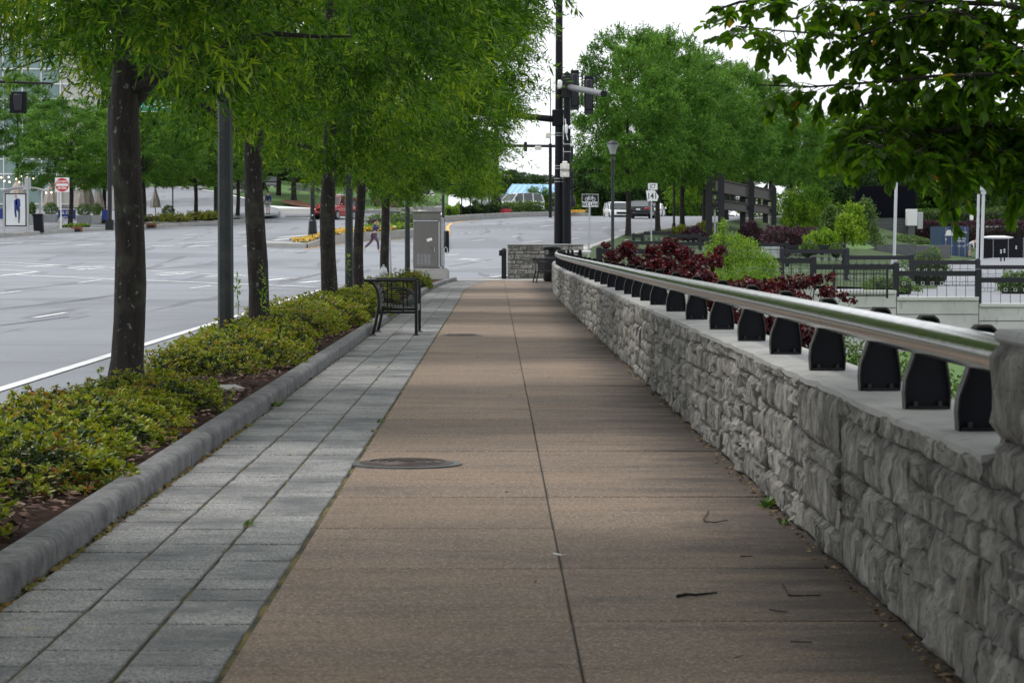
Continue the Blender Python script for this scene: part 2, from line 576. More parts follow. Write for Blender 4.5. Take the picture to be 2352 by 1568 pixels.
def paver_mat():
    m, nt, p, out = base_mat('grey_paver')
    g = nt.nodes.new('ShaderNodeNewGeometry')
    v = g.outputs['Position']
    vo = nt.nodes.new('ShaderNodeTexVoronoi')
    vo.inputs['Scale'].default_value = 150
    nt.links.new(v, vo.inputs['Vector'])
    sp = nt.nodes.new('ShaderNodeSeparateColor')
    nt.links.new(vo.outputs['Color'], sp.inputs['Color'])
    c = _ramp(nt, sp.outputs['Red'], .1, .9, (.085, .085, .085), (.36, .36, .345))
    c = _mixc(nt, _ramp(nt, _noise(nt, v, 1.3, 5, .68, None), .42, .70), c, (.062, .065, .07))
    c = _mixc(nt, _ramp(nt, _noise(nt, v, 7, 4, .6, None), .66, .72), c, (.26, .20, .12))
    oi = nt.nodes.new('ShaderNodeObjectInfo')
    m2 = nt.nodes.new('ShaderNodeMapRange')
    m2.inputs['To Min'].default_value = .90
    m2.inputs['To Max'].default_value = 1.06
    nt.links.new(oi.outputs['Random'], m2.inputs['Value'])
    vm = nt.nodes.new('ShaderNodeVectorMath')
    vm.operation = 'SCALE'
    nt.links.new(c, vm.inputs[0])
    nt.links.new(m2.outputs['Result'], vm.inputs['Scale'])
    nt.links.new(vm.outputs['Vector'], p.inputs['Base Color'])
    p.inputs['Roughness'].default_value = .8
    b = nt.nodes.new('ShaderNodeBump')
    b.inputs['Strength'].default_value = .5
    b.inputs['Distance'].default_value = .005
    nt.links.new(vo.outputs['Distance'], b.inputs['Height'])
    nt.links.new(b.outputs['Normal'], p.inputs['Normal'])
    return m
M['paver'] = paver_mat()

def stone_mat():
    m, nt, p, out = base_mat('limestone')
    g = nt.nodes.new('ShaderNodeNewGeometry')
    v = g.outputs['Position']
    n1 = _noise(nt, v, 9, 7, .72, (1, .8, .5))
    c = _ramp(nt, n1, .30, .68, (.085, .082, .075), (.43, .415, .38))
    c = _mixc(nt, _ramp(nt, _noise(nt, v, 2.2, 4, .6, (1, 1, .35)), .58, .74), c, (.17, .145, .10))
    c = _mixc(nt, _ramp(nt, _noise(nt, v, 16, 5, .7, (1, 1, .12)), .52, .68), c, (.045, .044, .042))
    c = _mixc(nt, _ramp(nt, _noise(nt, v, 60, 2, .5), .68, .74), c, (.05, .047, .042))
    oi = nt.nodes.new('ShaderNodeObjectInfo')
    m2 = nt.nodes.new('ShaderNodeMapRange')
    m2.inputs['To Min'].default_value = .78
    m2.inputs['To Max'].default_value = 1.12
    nt.links.new(oi.outputs['Random'], m2.inputs['Value'])
    vm = nt.nodes.new('ShaderNodeVectorMath')
    vm.operation = 'SCALE'
    nt.links.new(c, vm.inputs[0])
    nt.links.new(m2.outputs['Result'], vm.inputs['Scale'])
    nt.links.new(vm.outputs['Vector'], p.inputs['Base Color'])
    p.inputs['Roughness'].default_value = .9
    p.inputs['Specular IOR Level'].default_value = .2
    b = nt.nodes.new('ShaderNodeBump')
    b.inputs['Strength'].default_value = 1.0
    b.inputs['Distance'].default_value = .05
    nt.links.new(n1, b.inputs['Height'])
    b2 = nt.nodes.new('ShaderNodeBump')
    b2.inputs['Strength'].default_value = .8
    b2.inputs['Distance'].default_value = .014
    nt.links.new(_noise(nt, v, 45, 5, .7, (1, 1, .5)), b2.inputs['Height'])
    nt.links.new(b.outputs['Normal'], b2.inputs['Normal'])
    nt.links.new(b2.outputs['Normal'], p.inputs['Normal'])
    return m
M['stone'] = stone_mat()
M['mortar'] = mat('wall_core', (.16, .155, .14), .95, layers=[((.08, .075, .07), 6, .4, .7, .7, None)], bump=[(20, .6, .03, None)], coords='World')
M['cap'] = mat('wall_cap', (.34, .34, .33), .8, spec=.3, layers=[((.22, .22, .21), 2.5, .42, .70, .75, None), ((.12, .12, .115), 9, .6, .72, .7, None)], bump=[(40, .2, .008, None)], coords='World')

M['oak'] = leaf_mat('oak_leaf', [(0, (.018, .058, .004)), (.4, (.049, .134, .007)), (.8, (.108, .222, .013)), (1, (.23, .325, .020))], .42, .48, 1.5, .22, 2.5, .8)
M['oakfar'] = leaf_mat('far_oak_leaf', [(0, (.028, .090, .012)), (.5, (.072, .180, .024)), (1, (.16, .30, .046))], .32, .5, 1.4, .18, 1.9, .45)
M['darkleaf'] = leaf_mat('dark_tree_leaf', [(0, (.016, .045, .014)), (.6, (.035, .08, .022)), (1, (.07, .13, .04))], .25, .55, 1.2, .15)
M['myrtle'] = leaf_mat('myrtle_leaf', [(0, (.028, .075, .005)), (.6, (.056, .130, .008)), (.975, (.095, .185, .012)), (.992, (.20, .17, .02)), (1, (.28, .14, .025))], .58, .4, 1.8, .22)
M['shrub'] = leaf_mat('hawthorn_leaf', [(0, (.080, .135, .008)), (.35, (.17, .225, .014)), (.8, (.29, .31, .030)), (.94, (.26, .17, .035)), (1, (.25, .09, .03))], .30, .34, 1.5, .35, 1.0, 2.5)
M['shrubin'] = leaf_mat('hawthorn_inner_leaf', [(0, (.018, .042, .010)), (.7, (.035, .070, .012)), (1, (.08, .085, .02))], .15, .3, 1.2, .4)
M['redbud'] = leaf_mat('redbud_leaf', [(0, (.024, .004, .009)), (.5, (.055, .006, .013)), (.85, (.115, .010, .018)), (1, (.085, .04, .06))], .35, .35, 1.7, .35)
M['lime'] = leaf_mat('lime_leaf', [(0, (.075, .17, .010)), (.6, (.17, .31, .022)), (1, (.31, .42, .045))], .34, .45, 1.3, .25)
M['purple'] = leaf_mat('purple_leaf', [(0, (.022, .008, .016)), (.6, (.055, .016, .034)), (1, (.10, .035, .055))], .2, .5, 1.2)
M['hedge'] = leaf_mat('hedge_leaf', [(0, (.035, .085, .015)), (.6, (.075, .145, .028)), (1, (.14, .21, .05))], .25, .45, 1.2)
M['darkhedge'] = leaf_mat('dark_hedge_leaf', [(0, (.012, .032, .010)), (.6, (.025, .055, .014)), (1, (.05, .085, .02))], .2, .45, 1.2)
M['flower_y'] = leaf_mat('yellow_flowers', [(0, (.62, .40, .01)), (.55, (.75, .50, .02)), (.75, (.75, .72, .55)), (.9, (.70, .24, .01)), (1, (.10, .02, .05))], .2, .6, 1.0)
M['flower_r'] = leaf_mat('red_flowers', [(0, (.45, .03, .06)), (1, (.65, .08, .12))], .2, .6, 1.0)
M['flower_p'] = leaf_mat('purple_flowers', [(0, (.22, .12, .42)), (1, (.45, .32, .62))], .2, .6, 1.0)
# ================================================================== the setting
def sheet(name, f, us, vs, material, kind='structure', parent=None, sm=True):
    V = np.array([f(u, v) for v in vs for u in us], dtype=float)
    nu = len(us)
    Q = np.array([(j * nu + i, j * nu + i + 1, (j + 1) * nu + i + 1, (j + 1) * nu + i) for j in range(len(vs) - 1) for i in range(nu - 1)])
    o = put(name, mesh_np(name, V, Q, material, sm), parent)
    if kind: o['kind'] = kind
    return o

fy = list(np.arange(-40, 340, 6.0)) + list(np.arange(340, 900, 40.0)) + [1000, 1400, 2000, 3000]
sheet('ground', lambda u, v: (u, v, -2.6 if v < 70 else (min(T(u, v), 99) - .5 if u < 1 else max(-2.6, -2.6 + smooth(70, 260, v) * 2.0)) if v < 340 else -3.0),
      [-1500, -600, -200, -80, -40, -20, -10, -4, 0, 10, 30, 80, 200, 600, 1500], fy, M['ground'])

_ry = [-40, 90, 96, 100, 106, 120, 143, 163, 172, 181, 192, 204, 218, 233, 250, 268, 330, 400]
_rx = [-3.65, -3.65, -2.6, -.6, 1.0, 2.7, 4.7, 7.2, 9.4, 11.8, 14.4, 17.4, 21.2, 25.4, 30, 35, 56, 80]
def XR_road(Y): return float(np.interp(Y, _ry, _rx))
def roadpt(u, v):
    x = -75 + u * (XR_road(v) + 75)
    return (x, v, T(x, v))
road = sheet('road', roadpt, list(np.linspace(0, .8, 9)) + [.84, .88, .91, .94, .96, .98, 1.0], list(np.arange(-40, 345, 3.0)), M['asphalt'])

def strip(name, pts, w, material, dz=.012, parent=road, step=2.0):
    """painted line on the road through ground points"""
    P = []
    for a, b in zip(pts[:-1], pts[1:]):
        n = max(1, int((Vector(b) - Vector(a)).length / step))
        for i in range(n):
            P.append(Vector(a).lerp(Vector(b), i / n))
    P.append(Vector(pts[-1]))
    V, Q = [], []
    for i, p in enumerate(P):
        d = (P[min(i + 1, len(P) - 1)] - P[max(i - 1, 0)])
        d.z = 0
        d.normalize()
        s = Vector((-d.y, d.x, 0)) * w / 2
        for q in (p - s, p + s):
            V.append((q.x, q.y, T(q.x, q.y) + dz))
        if i: Q.append((2 * i - 2, 2 * i - 1, 2 * i + 1, 2 * i))
    return put(name, mesh_np(name, np.array(V), np.array(Q), material), parent)

def line(px, w=.13, material=None, name='lane_line'):
    strip(name, [gnd(*p) for p in px], w, material or M['paint'])

strip('edge_line', [(-5.02, y, 0) for y in (4, 20, 40, 60, 79)], .15, M['paint'])
for a in [((78, 731), (152, 719)), ((-10, 676), (47, 669.5)), ((180, 650), (232, 643.5)), ((437, 663), (484, 657)), ((321, 689), (335, 687)),
          ((1085.5, 553.5), (1114, 551)), ((1020.5, 588), (1054, 584)), ((1240, 521), (1272, 517)), ((1311, 549), (1331, 546.5)), ((1384, 524), (1395, 522.5)),
          ((1200, 558), (1245, 553)), ((1326, 527), (1338, 525.5)), ((1420, 531), (1440, 528)), ((1500, 508), (1530, 506)), ((1176, 544), (1196, 541)),
          ((418, 541), (452, 538.5)), ((420, 548.5), (460, 545)), ((546, 535), (570, 533)), ((200, 538), (235, 535))]:
    line(a, .13)
line([(1110, 516), (1180, 511.5), (1271, 505), (1340, 500.5)], .13)
line([(1318, 514), (1420, 507), (1500, 502.5)], .13)
line([(1336, 570), (1382, 562), (1440, 551)], .2, name='edge_line')
line([(1126, 638), (1160, 634), (1190, 629)], .2, name='edge_line')
for k in range(9):
    line([(1040 + k * 17.5, 537.5 - k * 1.5), (1047 + k * 17.5, 537 - k * 1.5)], .13, name='dotted_line')
line([(1030, 539), (1028, 521), (1036, 513.5), (1063, 508.5), (1100, 506.6)], .2, M['yellow'], 'yellow_line')
line([(765, 563), (832, 555.5), (897, 551.8), (945, 548)], .14, M['yellow'], 'yellow_line')
line([(700, 572.5), (765, 563)], .14, M['yellow'], 'yellow_line')
# crossing in front of the median and the stop lines
line([(32, 632), (250, 641), (500, 651), (725, 660)], .3, name='crossing_line')
line([(0, 602), (250, 615), (565, 635), (700, 640)], .16, name='crossing_line')
line([(0, 608), (250, 621)], .13, name='crossing_line')
line([(0, 620), (87, 624)], .25, name='crossing_line')
line([(87, 624.5), (0, 634)], .25, name='crossing_line')
line([(0, 552), (250, 558), (420, 560)], .16, name='crossing_line')
line([(405, 560), (500, 554), (590, 549)], .2, name='crossing_line')
line([(618, 575), (700, 577.5), (800, 579)], .3, name='crossing_line')
for a in [((60, 613), (132, 609)), ((158, 616), (237, 612)), ((175, 620), (237, 616)), ((358, 629), (445, 625)), ((365, 633), (430, 629)), ((470, 636), (560, 632)), ((600, 645), (655, 640)), ((690, 650), (735, 646)),
          ((0, 559), (52, 557)), ((92, 561), (152, 559)), ((175, 564), (237, 561)), ((350, 566), (400, 564)), ((430, 567), (487, 564)), ((560, 566), (600, 562)),
          ((1060, 596), (1078, 594.5)), ((1082, 597), (1096, 595.5)), ((630, 552), (690, 546)), ((640, 546), (735, 538))]:
    line(a, .35, name='crossing_bar')
line([(1040, 597), (1085, 599.5), (1115, 602)], .16, name='crossing_line')
for k in range(7):
    line([(67 + k * 30, 545.5 - k * 1.6), (78 + k * 30, 545 - k * 1.6)], .2, name='dotted_line')
# tar-filled joints
for a in [[(0, 710), (130, 697), (330, 671)], [(0, 748), (60, 741), (160, 728)], [(330, 620), (560, 601)], [(0, 588), (180, 577)], [(640, 648), (760, 622), (900, 606)], [(1030, 612), (1130, 596)], [(10, 668), (180, 650)]]:
    line(a, .05, M['soil'], 'tar_joint')

# ------------------------------------------------------------------ pavement: bed, brown slabs, grey pavers, kerbs
def XW(Y): return float(np.interp(Y, [0, 58, 66, 74, 82, 88, 92, 95, 98], [1.43, 1.43, 1.46, 1.53, 1.68, 1.85, 2.05, 2.5, 3.6]))
def XL(Y): return float(np.interp(Y, [0, 62, 77, 86, 94, 100], [-.861, -.861, -.90, -.72, -.36, .2]))
def XK(Y): return float(np.interp(Y, [0, 62, 71, 78, 86, 94, 97], [-1.836, -1.836, -1.86, -1.82, -1.70, -1.43, -1.30]))

dk = None
pave = sheet('pavement', lambda u, v: (XK(v) - .05 + u * (XW(v) - XK(v) + .25), v, -.0095 if v < 97.5 else -.006), [0, .2, .4, .6, .8, 1], list(np.arange(3, 99.1, 2)), M['moss'])
sheet('corner_pavement', lambda u, v: (-3.4 + u * (v * .0 + 8.6), v, .002 + .0004 * (v - 97)), [0, .25, .5, .75, 1], [96.6, 98, 99.5, 101, 103], M['concrete'])

def quadslab(name, c, z0, z1, material, parent, bev):
    """c: four (x, y) corners counter-clockwise"""
    mb = MB()
    mb.add([(x, y, z0) for x, y in c] + [(x, y, z1) for x, y in c], [(3, 2, 1, 0), (4, 5, 6, 7), (0, 1, 5, 4), (1, 2, 6, 5), (2, 3, 7, 6), (3, 0, 4, 7)])
    return mb.build(name, material, parent, bev=bev)

XJ = .27
sheet('joint_fill', lambda u, v: (XL(v) + .06 + u * (XW(v) - XL(v)), v, -.0085), [0, 1], list(np.arange(4, 96, 2.0)), M['soil'], None, pave)
y = 9.81 - 1.6 * 3
while y < 95.5:
    y2 = y + 1.6
    g = .009
    for (fl, fr) in ((lambda v: XL(v) + .012, lambda v: XJ - .003), (lambda v: XJ + .003, lambda v: XW(v) + .02)):
        z = R.uniform(-.0025, .0025)
        quadslab('slab', [(fl(y), y + g), (fr(y), y + g), (fr(y2), y2 - g), (fl(y2), y2 - g)], -.1, z, M['slab'], pave, .006)
    y = y2

PW = .3213
row_y = 6.2
prow = []
while row_y < 96:
    prow.append(row_y)
    row_y += .3225
far_pv, far_pf = [], []
pm = {}
for i, py in enumerate(prow):
    for c in range(3):
        def ex(v, q): return XK(v) + .012 + (XL(v) - XK(v) - .016) * q
        q0, q1 = c / 3, (c + 1) / 3
        y0, y1 = py + .004, py + .3225 - .004
        jx = R.uniform(-.002, .002)
        cs = [(ex(py, q0) + .007 + jx, y0), (ex(py, q1) - .007 + jx, y0), (ex(py + .3225, q1) - .007 + jx, y1), (ex(py + .3225, q0) + .007 + jx, y1)]
        z = R.uniform(-.003, .003)
        if i < 100:
            if c not in pm:
                mb = MB()
                w, h = (cs[1][0] - cs[0][0]) / 2, (y1 - y0) / 2
                mb.bb(-w, w, -h, h, -.08, 0)
                pm[c] = mb.mesh('paver', M['paver'], bev=.005)
            put('paver', pm[c], pave, ((cs[0][0] + cs[1][0]) / 2, (y0 + y1) / 2, z))
        else:
            b = len(far_pv)
            far_pv += [(x, yy, z) for x, yy in cs]
            far_pf.append((b, b + 1, b + 2, b + 3))
tag(put('far_pavers', mesh_np('far_pavers', np.array(far_pv), np.array(far_pf), M['paver']), pave), kind='stuff')

def kerbline(name, xf, y0, y1, seg, w, h, zf, side, material, label_kind='structure', rad=.045, gap=.014):
    """rounded kerb stones; the face looks to +x (side=1) or -x (side=-1)"""
    root = bpy.data.objects.new(name, None)
    link(root)
    root['kind'] = label_kind
    y = y0
    while y < y1 - .01:
        ye = min(y + seg, y1)
        prof = [(0, -.2), (0, h - rad)] + [(-rad + rad * math.cos(a), h - rad + rad * math.sin(a)) for a in (PI / 8, PI / 4, 3 * PI / 8, PI / 2)]
        prof += [(-w + .03, h), (-w, h - .03), (-w, -.2)]
        V, n = [], len(prof)
        ns = max(2, int((ye - y) / .8) + 1)
        ys = np.linspace(y + gap / 2, ye - gap / 2, ns)
        for yy in ys:
            for (a, b) in prof:
                V.append((xf(yy) + a * side, yy, b + zf(xf(yy), yy)))
        fs = []
        for j in range(ns - 1):
            for k in range(n - 1):
                a = j * n + k
                fs.append((a, a + 1, a + 1 + n, a + n))
        fs.append(tuple(range(n)))
        fs.append(tuple(range((ns - 1) * n, ns * n))[::-1])
        mb = MB()
        mb.add(V, fs)
        mb.build('kerb_stone', material, root, sm=True)
        y = ye
    return root
kerbline('kerb', lambda v: XK(v) - .004, 3.9, 95.6, 2.55, .165, .12, lambda x, y: 0, 1, M['kerb'])
kerbline('road_kerb', lambda v: -3.66, 3, 92, 3.05, .16, .15, lambda x, y: T(x, y), -1, M['concrete'], rad=.03)
sheet('planting_bed', lambda u, v: (-3.5 + u * (XK(v) - .2 + 3.5), v, (.05 + .03 * math.sin(v * 2.1 + u * 3) * math.sin(u * 3.1))), list(np.linspace(0, 1, 7)), list(np.arange(3, 95.5, .5)), M['mulchbed'])
sheet('gutter', lambda u, v: (-3.66 - u * .45, v, T(-4, v) + .006 + .0 * u), [0, 1], list(np.arange(3, 93, 3.0)), M['gutter'])

# ------------------------------------------------------------------ leaves
def nrm(a): return a / (np.linalg.norm(a, axis=-1, keepdims=True) + 1e-9)

def leaves(name, P, A, Nn, L, W, material, shape='rhomb'):
    """P base points, A axis, Nn approximate normal, L length, W half width"""
    A = nrm(A)
    Sd = nrm(np.cross(A, Nn))
    Nn = np.cross(Sd, A)
    L = np.asarray(L)[:, None]
    W = np.asarray(W)[:, None]
    n = len(P)
    if shape == 'rhomb':
        mid = P + A * L * .45
        V = np.stack([P, mid + Sd * W, P + A * L - Nn * L * .06, mid - Sd * W], 1).reshape(-1, 3)
        Q = np.arange(n)[:, None] * 4 + np.array([[0, 1, 2, 3]])
    else:
        q = {'oval': (.28, .86, .70, .80), 'obov': (.35, .62, .74, .95), 'heart': (.12, .95, .55, .80)}[shape]
        up = Nn * W * .30
        V = np.stack([P, P + A * L * q[0] + Sd * W * q[1] + up, P + A * L * q[2] + Sd * W * q[3] + up, P + A * L - Nn * L * .08,
                      P + A * L * q[2] - Sd * W * q[3] + up, P + A * L * q[0] - Sd * W * q[1] + up], 1).reshape(-1, 3)
        b = np.arange(n)[:, None] * 6
        Q = np.concatenate([b + np.array([[0, 1, 2, 3]]), b + np.array([[0, 3, 4, 5]])])
    return mesh_np(name, V, Q, material)

def rdir(n, g=rng):
    return nrm(g.normal(size=(n, 3)))

def crown_mesh(name, seed, Rad, z0, z1, nclump, nspray, nleaf, Ll, Wl, material, sig=.45, slen=.55, flat=.6, droop=.5, coh=.75, rndm=.95, road=0.0):
    """a crown of drooping leafy sprays gathered in clumps near the shell of a rounded envelope"""
    g = np.random.default_rng(seed)
    H = z1 - z0
    h = g.beta(1.15, 1.35, nclump)
    rr = np.where(h > .28, np.sqrt(np.clip(1 - ((h - .28) / .74) ** 2, 0.02, 1)), flat + (1 - flat) * h / .28)
    lob = 1 + .05 * np.sin(3 * g.uniform(0, 6.3) + 5 * h)
    ph = g.uniform(0, 2 * PI, nclump)
    lob = lob + .08 * np.sin(ph * 3 + seed) + .07 * np.sin(ph * 5 + 2 * seed + 6 * h)
    u = g.uniform(0, 1, nclump) ** .38
    C = np.stack([Rad * rr * lob * u * np.cos(ph), Rad * rr * lob * u * np.sin(ph), z0 + h * H], 1)
    C[:, 2] += road * np.maximum(0, -C[:, 0] - .4)
    ci = g.integers(0, nclump, nspray)
    st = C[ci] + np.clip(g.normal(size=(nspray, 3)), -1.7, 1.7) * sig * np.array([1, 1, .55]) * g.uniform(.5, 1.2, (nspray, 1))
    out = C[ci].copy()
    out[:, 2] = (out[:, 2] - (z0 + .42 * H)) * .8
    d = nrm(nrm(out) + .75 * rdir(nspray, g) + np.array([0, 0, -.05]))
    d[:, 2] = np.maximum(d[:, 2], -.45)
    sl_ = slen * g.uniform(.6, 1.3, nspray)
    N = nspray * nleaf
    si = np.repeat(np.arange(nspray), nleaf)
    t = np.tile(np.linspace(.15, 1, nleaf), nspray) + g.uniform(-.04, .04, N)
    P = st[si] + d[si] * (sl_[si] * t)[:, None]
    P[:, 2] -= droop * sl_[si] * t ** 2 * .55
    ax = nrm(d[si] * coh + rdir(N, g) * rndm + np.array([0, 0, -.35 * droop]))
    nn = rdir(N, g) * .8 + np.array([0, 0, 1.0])
    L = Ll * g.uniform(.65, 1.2, N)
    return leaves(name, P, ax, nn, L, Wl * g.uniform(.75, 1.2, N), material)

def trunk_mb(h, r0, r1, lean=(0, 0), n=14, limbs=8, reach=3.0, top=6.5, seed=1, flare=1.35, fork=None):
    q = random.Random(seed)
    mb = MB()
    pts, rad = [], []
    for i in range(9):
        t = i / 8
        pts.append((lean[0] * t + .03 * math.sin(5 * t + seed), lean[1] * t + .03 * math.cos(4 * t + seed), h * t))
        rad.append((r0 + (r1 - r0) * t) * (1 + (flare - 1) * max(0, 1 - t * 7)) * q.uniform(.96, 1.05))
    pts.append((pts[-1][0], pts[-1][1], top))
    rad.append(r1 * .3)
    mb.tube(pts, rad, n)
    for k in range(limbs):
        a = 2 * PI * k / limbs + q.uniform(-.3, .3)
        zz = h + q.uniform(-.2, (top - h) * .7)
        rr = reach * q.uniform(.7, 1.0)
        p0 = Vector((pts[-2][0], pts[-2][1], zz))
        P, Rr = [], []
        rise = q.uniform(.3, 1.5)
        for i in range(6):
            t = i / 5
            P.append(p0 + Vector((math.cos(a + .2 * math.sin(3 * t)) * rr * t, math.sin(a + .2 * math.sin(3 * t)) * rr * t, rise * math.sin(t * 2.2) + q.uniform(-.05, .05))))
            Rr.append(r1 * .42 * (1 - .85 * t))
        mb.tube(P, Rr, 7)
    if fork:
        mb.tube(fork[0], fork[1], 10)
    return mb

# near street oaks: two crown shapes shared by the row
NEARA = crown_mesh('crown', 11, 3.95, 2.9, 9.0, 215, 9500, 19, .118, .0128, M['oak'], sig=.29, slen=.60, droop=.28, flat=.72, coh=.9, rndm=.85, road=.46)
NEARB = crown_mesh('crown', 23, 3.9, 2.9, 9.2, 215, 9500, 19, .118, .0128, M['oak'], sig=.29, slen=.60, droop=.28, flat=.72, coh=.9, rndm=.85, road=.46)
oaks = [(-3.1, 23.1, .140, NEARA, 0.0, 1.00, 'nearest street oak, thickest dark trunk between the low hedge and the road'),
        (-3.1, 35.8, .138, NEARB, 1.3, 1.00, 'second street oak from the left, lichen-spotted trunk right beside the first lamp post'),
        (-3.05, 50.2, .150, NEARA, 2.4, 1.02, 'third street oak of the kerbside row, standing just left of the second lamp post'),
        (-3.1, 62.3, .118, NEARB, 4.0, .98, 'fourth street oak of the kerbside row, slim trunk just right of the second lamp post'),
        (-3.1, 77.6, .130, NEARA, 5.1, .98, 'farthest street oak of the kerbside row, trunk above the silver hydrant'),
        (-3.1, 9.6, .140, NEARB, 3.1, 1.0, 'street oak beside the camera whose crown shades the near paving'),
        (-3.1, -4.0, .140, NEARA, .8, 1.0, 'street oak behind the camera at the end of the kerbside row')]
for i, (x, yy, r, cm, rz, s, lab) in enumerate(oaks):
    t = thing('willow_oak', lab, 'tree', (x, yy, .03), 0, 'street oaks in the planting bed')
    fork = ([(0, 0, 2.4), (.25, .1, 2.75), (.55, .2, 3.1), (1.0, .3, 3.6), (1.5, .5, 4.4)], [r * .62, r * .55, r * .5, r * .4, r * .2]) if i == 0 else None
    trunk_mb(2.75 if i else 2.6, r, r * .82, (R.uniform(-.05, .08), 0), 16, 9, 3.2, 7.0, 31 + i, fork=fork).build('trunk', M['bark'], t, sm=True)
    put('crown', cm, t, (0, 0, (.0, .02, -.1, -.1, -.1, .1, .2)[i]), 0, (s, s if i % 4 < 2 else -s, s))

# ------------------------------------------------------------------ shrubs of the planting bed
def shrub_mesh(seed, r, h, nros, nl, Ll, Wl, material, inner, shape='obov'):
    g = np.random.default_rng(seed)
    def dome(n, k, lo):
        ph = g.uniform(0, 2 * PI, n)
        ct = g.uniform(lo, 1, n)
        stt = np.sqrt(1 - ct ** 2)
        bl = 1 + .12 * np.sin(ph * 3 + seed) + .11 * np.sin(ph * 5 + seed * 2 + ct * 5) + g.normal(0, .075, n)
        Nr = np.stack([stt * np.cos(ph), stt * np.sin(ph), ct], 1)
        Pp = np.stack([r * k * bl * stt * np.cos(ph), r * k * bl * stt * np.sin(ph), h * (.12 + .88 * np.clip(ct, 0, 1) ** .8) * k * bl + np.minimum(ct, 0) * h * .2], 1)
        return Pp, Nr
    Pp, Nr = dome(nros, 1.0, -.12)
    N = nros * nl
    idx = np.repeat(np.arange(nros), nl)
    axis0 = nrm(Nr * .55 + np.array([0, 0, .8]) + rdir(nros, g) * .3)
    ax = nrm(axis0[idx] * g.uniform(.35, 1.1, (N, 1)) + rdir(N, g) * .75)
    nn = axis0[idx] * 1.0 + rdir(N, g) * .35
    me1 = leaves('foliage', Pp[idx] + rdir(N, g) * .018, ax, nn, Ll * g.uniform(.7, 1.2, N), Wl * g.uniform(.8, 1.2, N), material, shape)
    n2 = int(nros * 5)
    P2, N2 = dome(n2, .9, -.1)
    P2 *= g.uniform(.72, 1.04, (n2, 1))
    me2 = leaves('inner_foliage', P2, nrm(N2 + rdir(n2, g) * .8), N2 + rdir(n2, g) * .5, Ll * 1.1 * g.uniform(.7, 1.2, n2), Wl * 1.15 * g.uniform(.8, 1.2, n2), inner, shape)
    return me1, me2

def stems(parent, r, h, seed):
    q = random.Random(seed)
    mb = MB()
    for k in range(9):
        a = q.uniform(0, 6.28)
        mb.tube([(0.05 * math.cos(a), .05 * math.sin(a), -.03), (r * .35 * math.cos(a), r * .35 * math.sin(a), h * .4), (r * .7 * math.cos(a), r * .7 * math.sin(a), h * .7)], [.012, .009, .004], 5)
    return mb.build('stems', M['bark'], parent, sm=True)

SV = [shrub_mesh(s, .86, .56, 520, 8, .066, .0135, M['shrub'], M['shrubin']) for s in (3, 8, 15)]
bed = [(-2.84, 12.1, .80, .95, 'nearest hawthorn shrub, low mound cut by the left edge of the picture'),
       (-2.68, 14.6, .95, .92, 'large hawthorn shrub whose leaves hang over the near kerb stones'),
       (-2.9, 16.3, .88, .64, 'hawthorn shrub behind the large near mound, on its road side'),
       (-2.72, 18.0, .88, .80, 'hawthorn shrub in the middle of the near hedge, next to the kerb'),
       (-2.88, 19.8, .84, .68, 'hawthorn shrub hugging the base of the nearest oak'),
       (-2.66, 21.2, .76, .78, 'last hawthorn shrub of the near hedge, before the mulch gap'),
       (-2.88, 27.0, .70, .80, 'first hawthorn shrub past the mulch gap, beside the first lamp post'),
       (-2.74, 28.4, .85, 1.0, 'hawthorn shrub leaning to the kerb in the second hedge'),
       (-2.84, 29.8, .86, .88, 'hawthorn shrub behind the first lamp post base'),
       (-2.76, 31.6, .86, 1.05, 'hawthorn shrub at the far end of the second hedge'),
       (-2.85, 33.6, .8, .95, 'hawthorn shrub at the foot of the second oak'),
       (-2.78, 38.0, .80, 1.0, 'first hawthorn shrub of the third hedge, left of the bench'),
       (-2.85, 39.6, .95, 1.1, 'hawthorn shrub beside the near end of the bench'),
       (-2.62, 42.0, .95, 1.1, 'hawthorn shrub right behind the bench back'),
       (-2.85, 44.4, .95, 1.12, 'hawthorn shrub behind the far end of the bench'),
       (-2.62, 47.0, .95, 1.12, 'hawthorn shrub left of the third oak trunk'),
       (-2.85, 50.0, .95, 1.1, 'hawthorn shrub in front of the second lamp post'),
       (-2.62, 53.4, .95, 1.05, 'hawthorn shrub past the third oak, half hidden by the bench'),
       (-2.75, 57.2, .95, 1.0, 'farthest hawthorn shrub of the third hedge'),
       (-2.85, 68.5, .95, 1.15, 'bright rounded shrub seen just above the bench back'),
       (-2.35, 75.5, .80, 1.30, 'rounded shrub in front of the metal control cabinet')]
for i, (x, yy, s, sh, lab) in enumerate(bed):
    t = thing('hawthorn_shrub', lab, 'shrub', (x, yy, .04), R.uniform(0, 6), 'low hawthorn hedge in the planting bed')
    a, b = SV[i % 3]
    sh *= .62
    s *= .87
    put('foliage', a, t, sc=(s, s, sh))
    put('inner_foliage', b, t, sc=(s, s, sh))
    stems(t, .7 * s, .5 * sh, i)

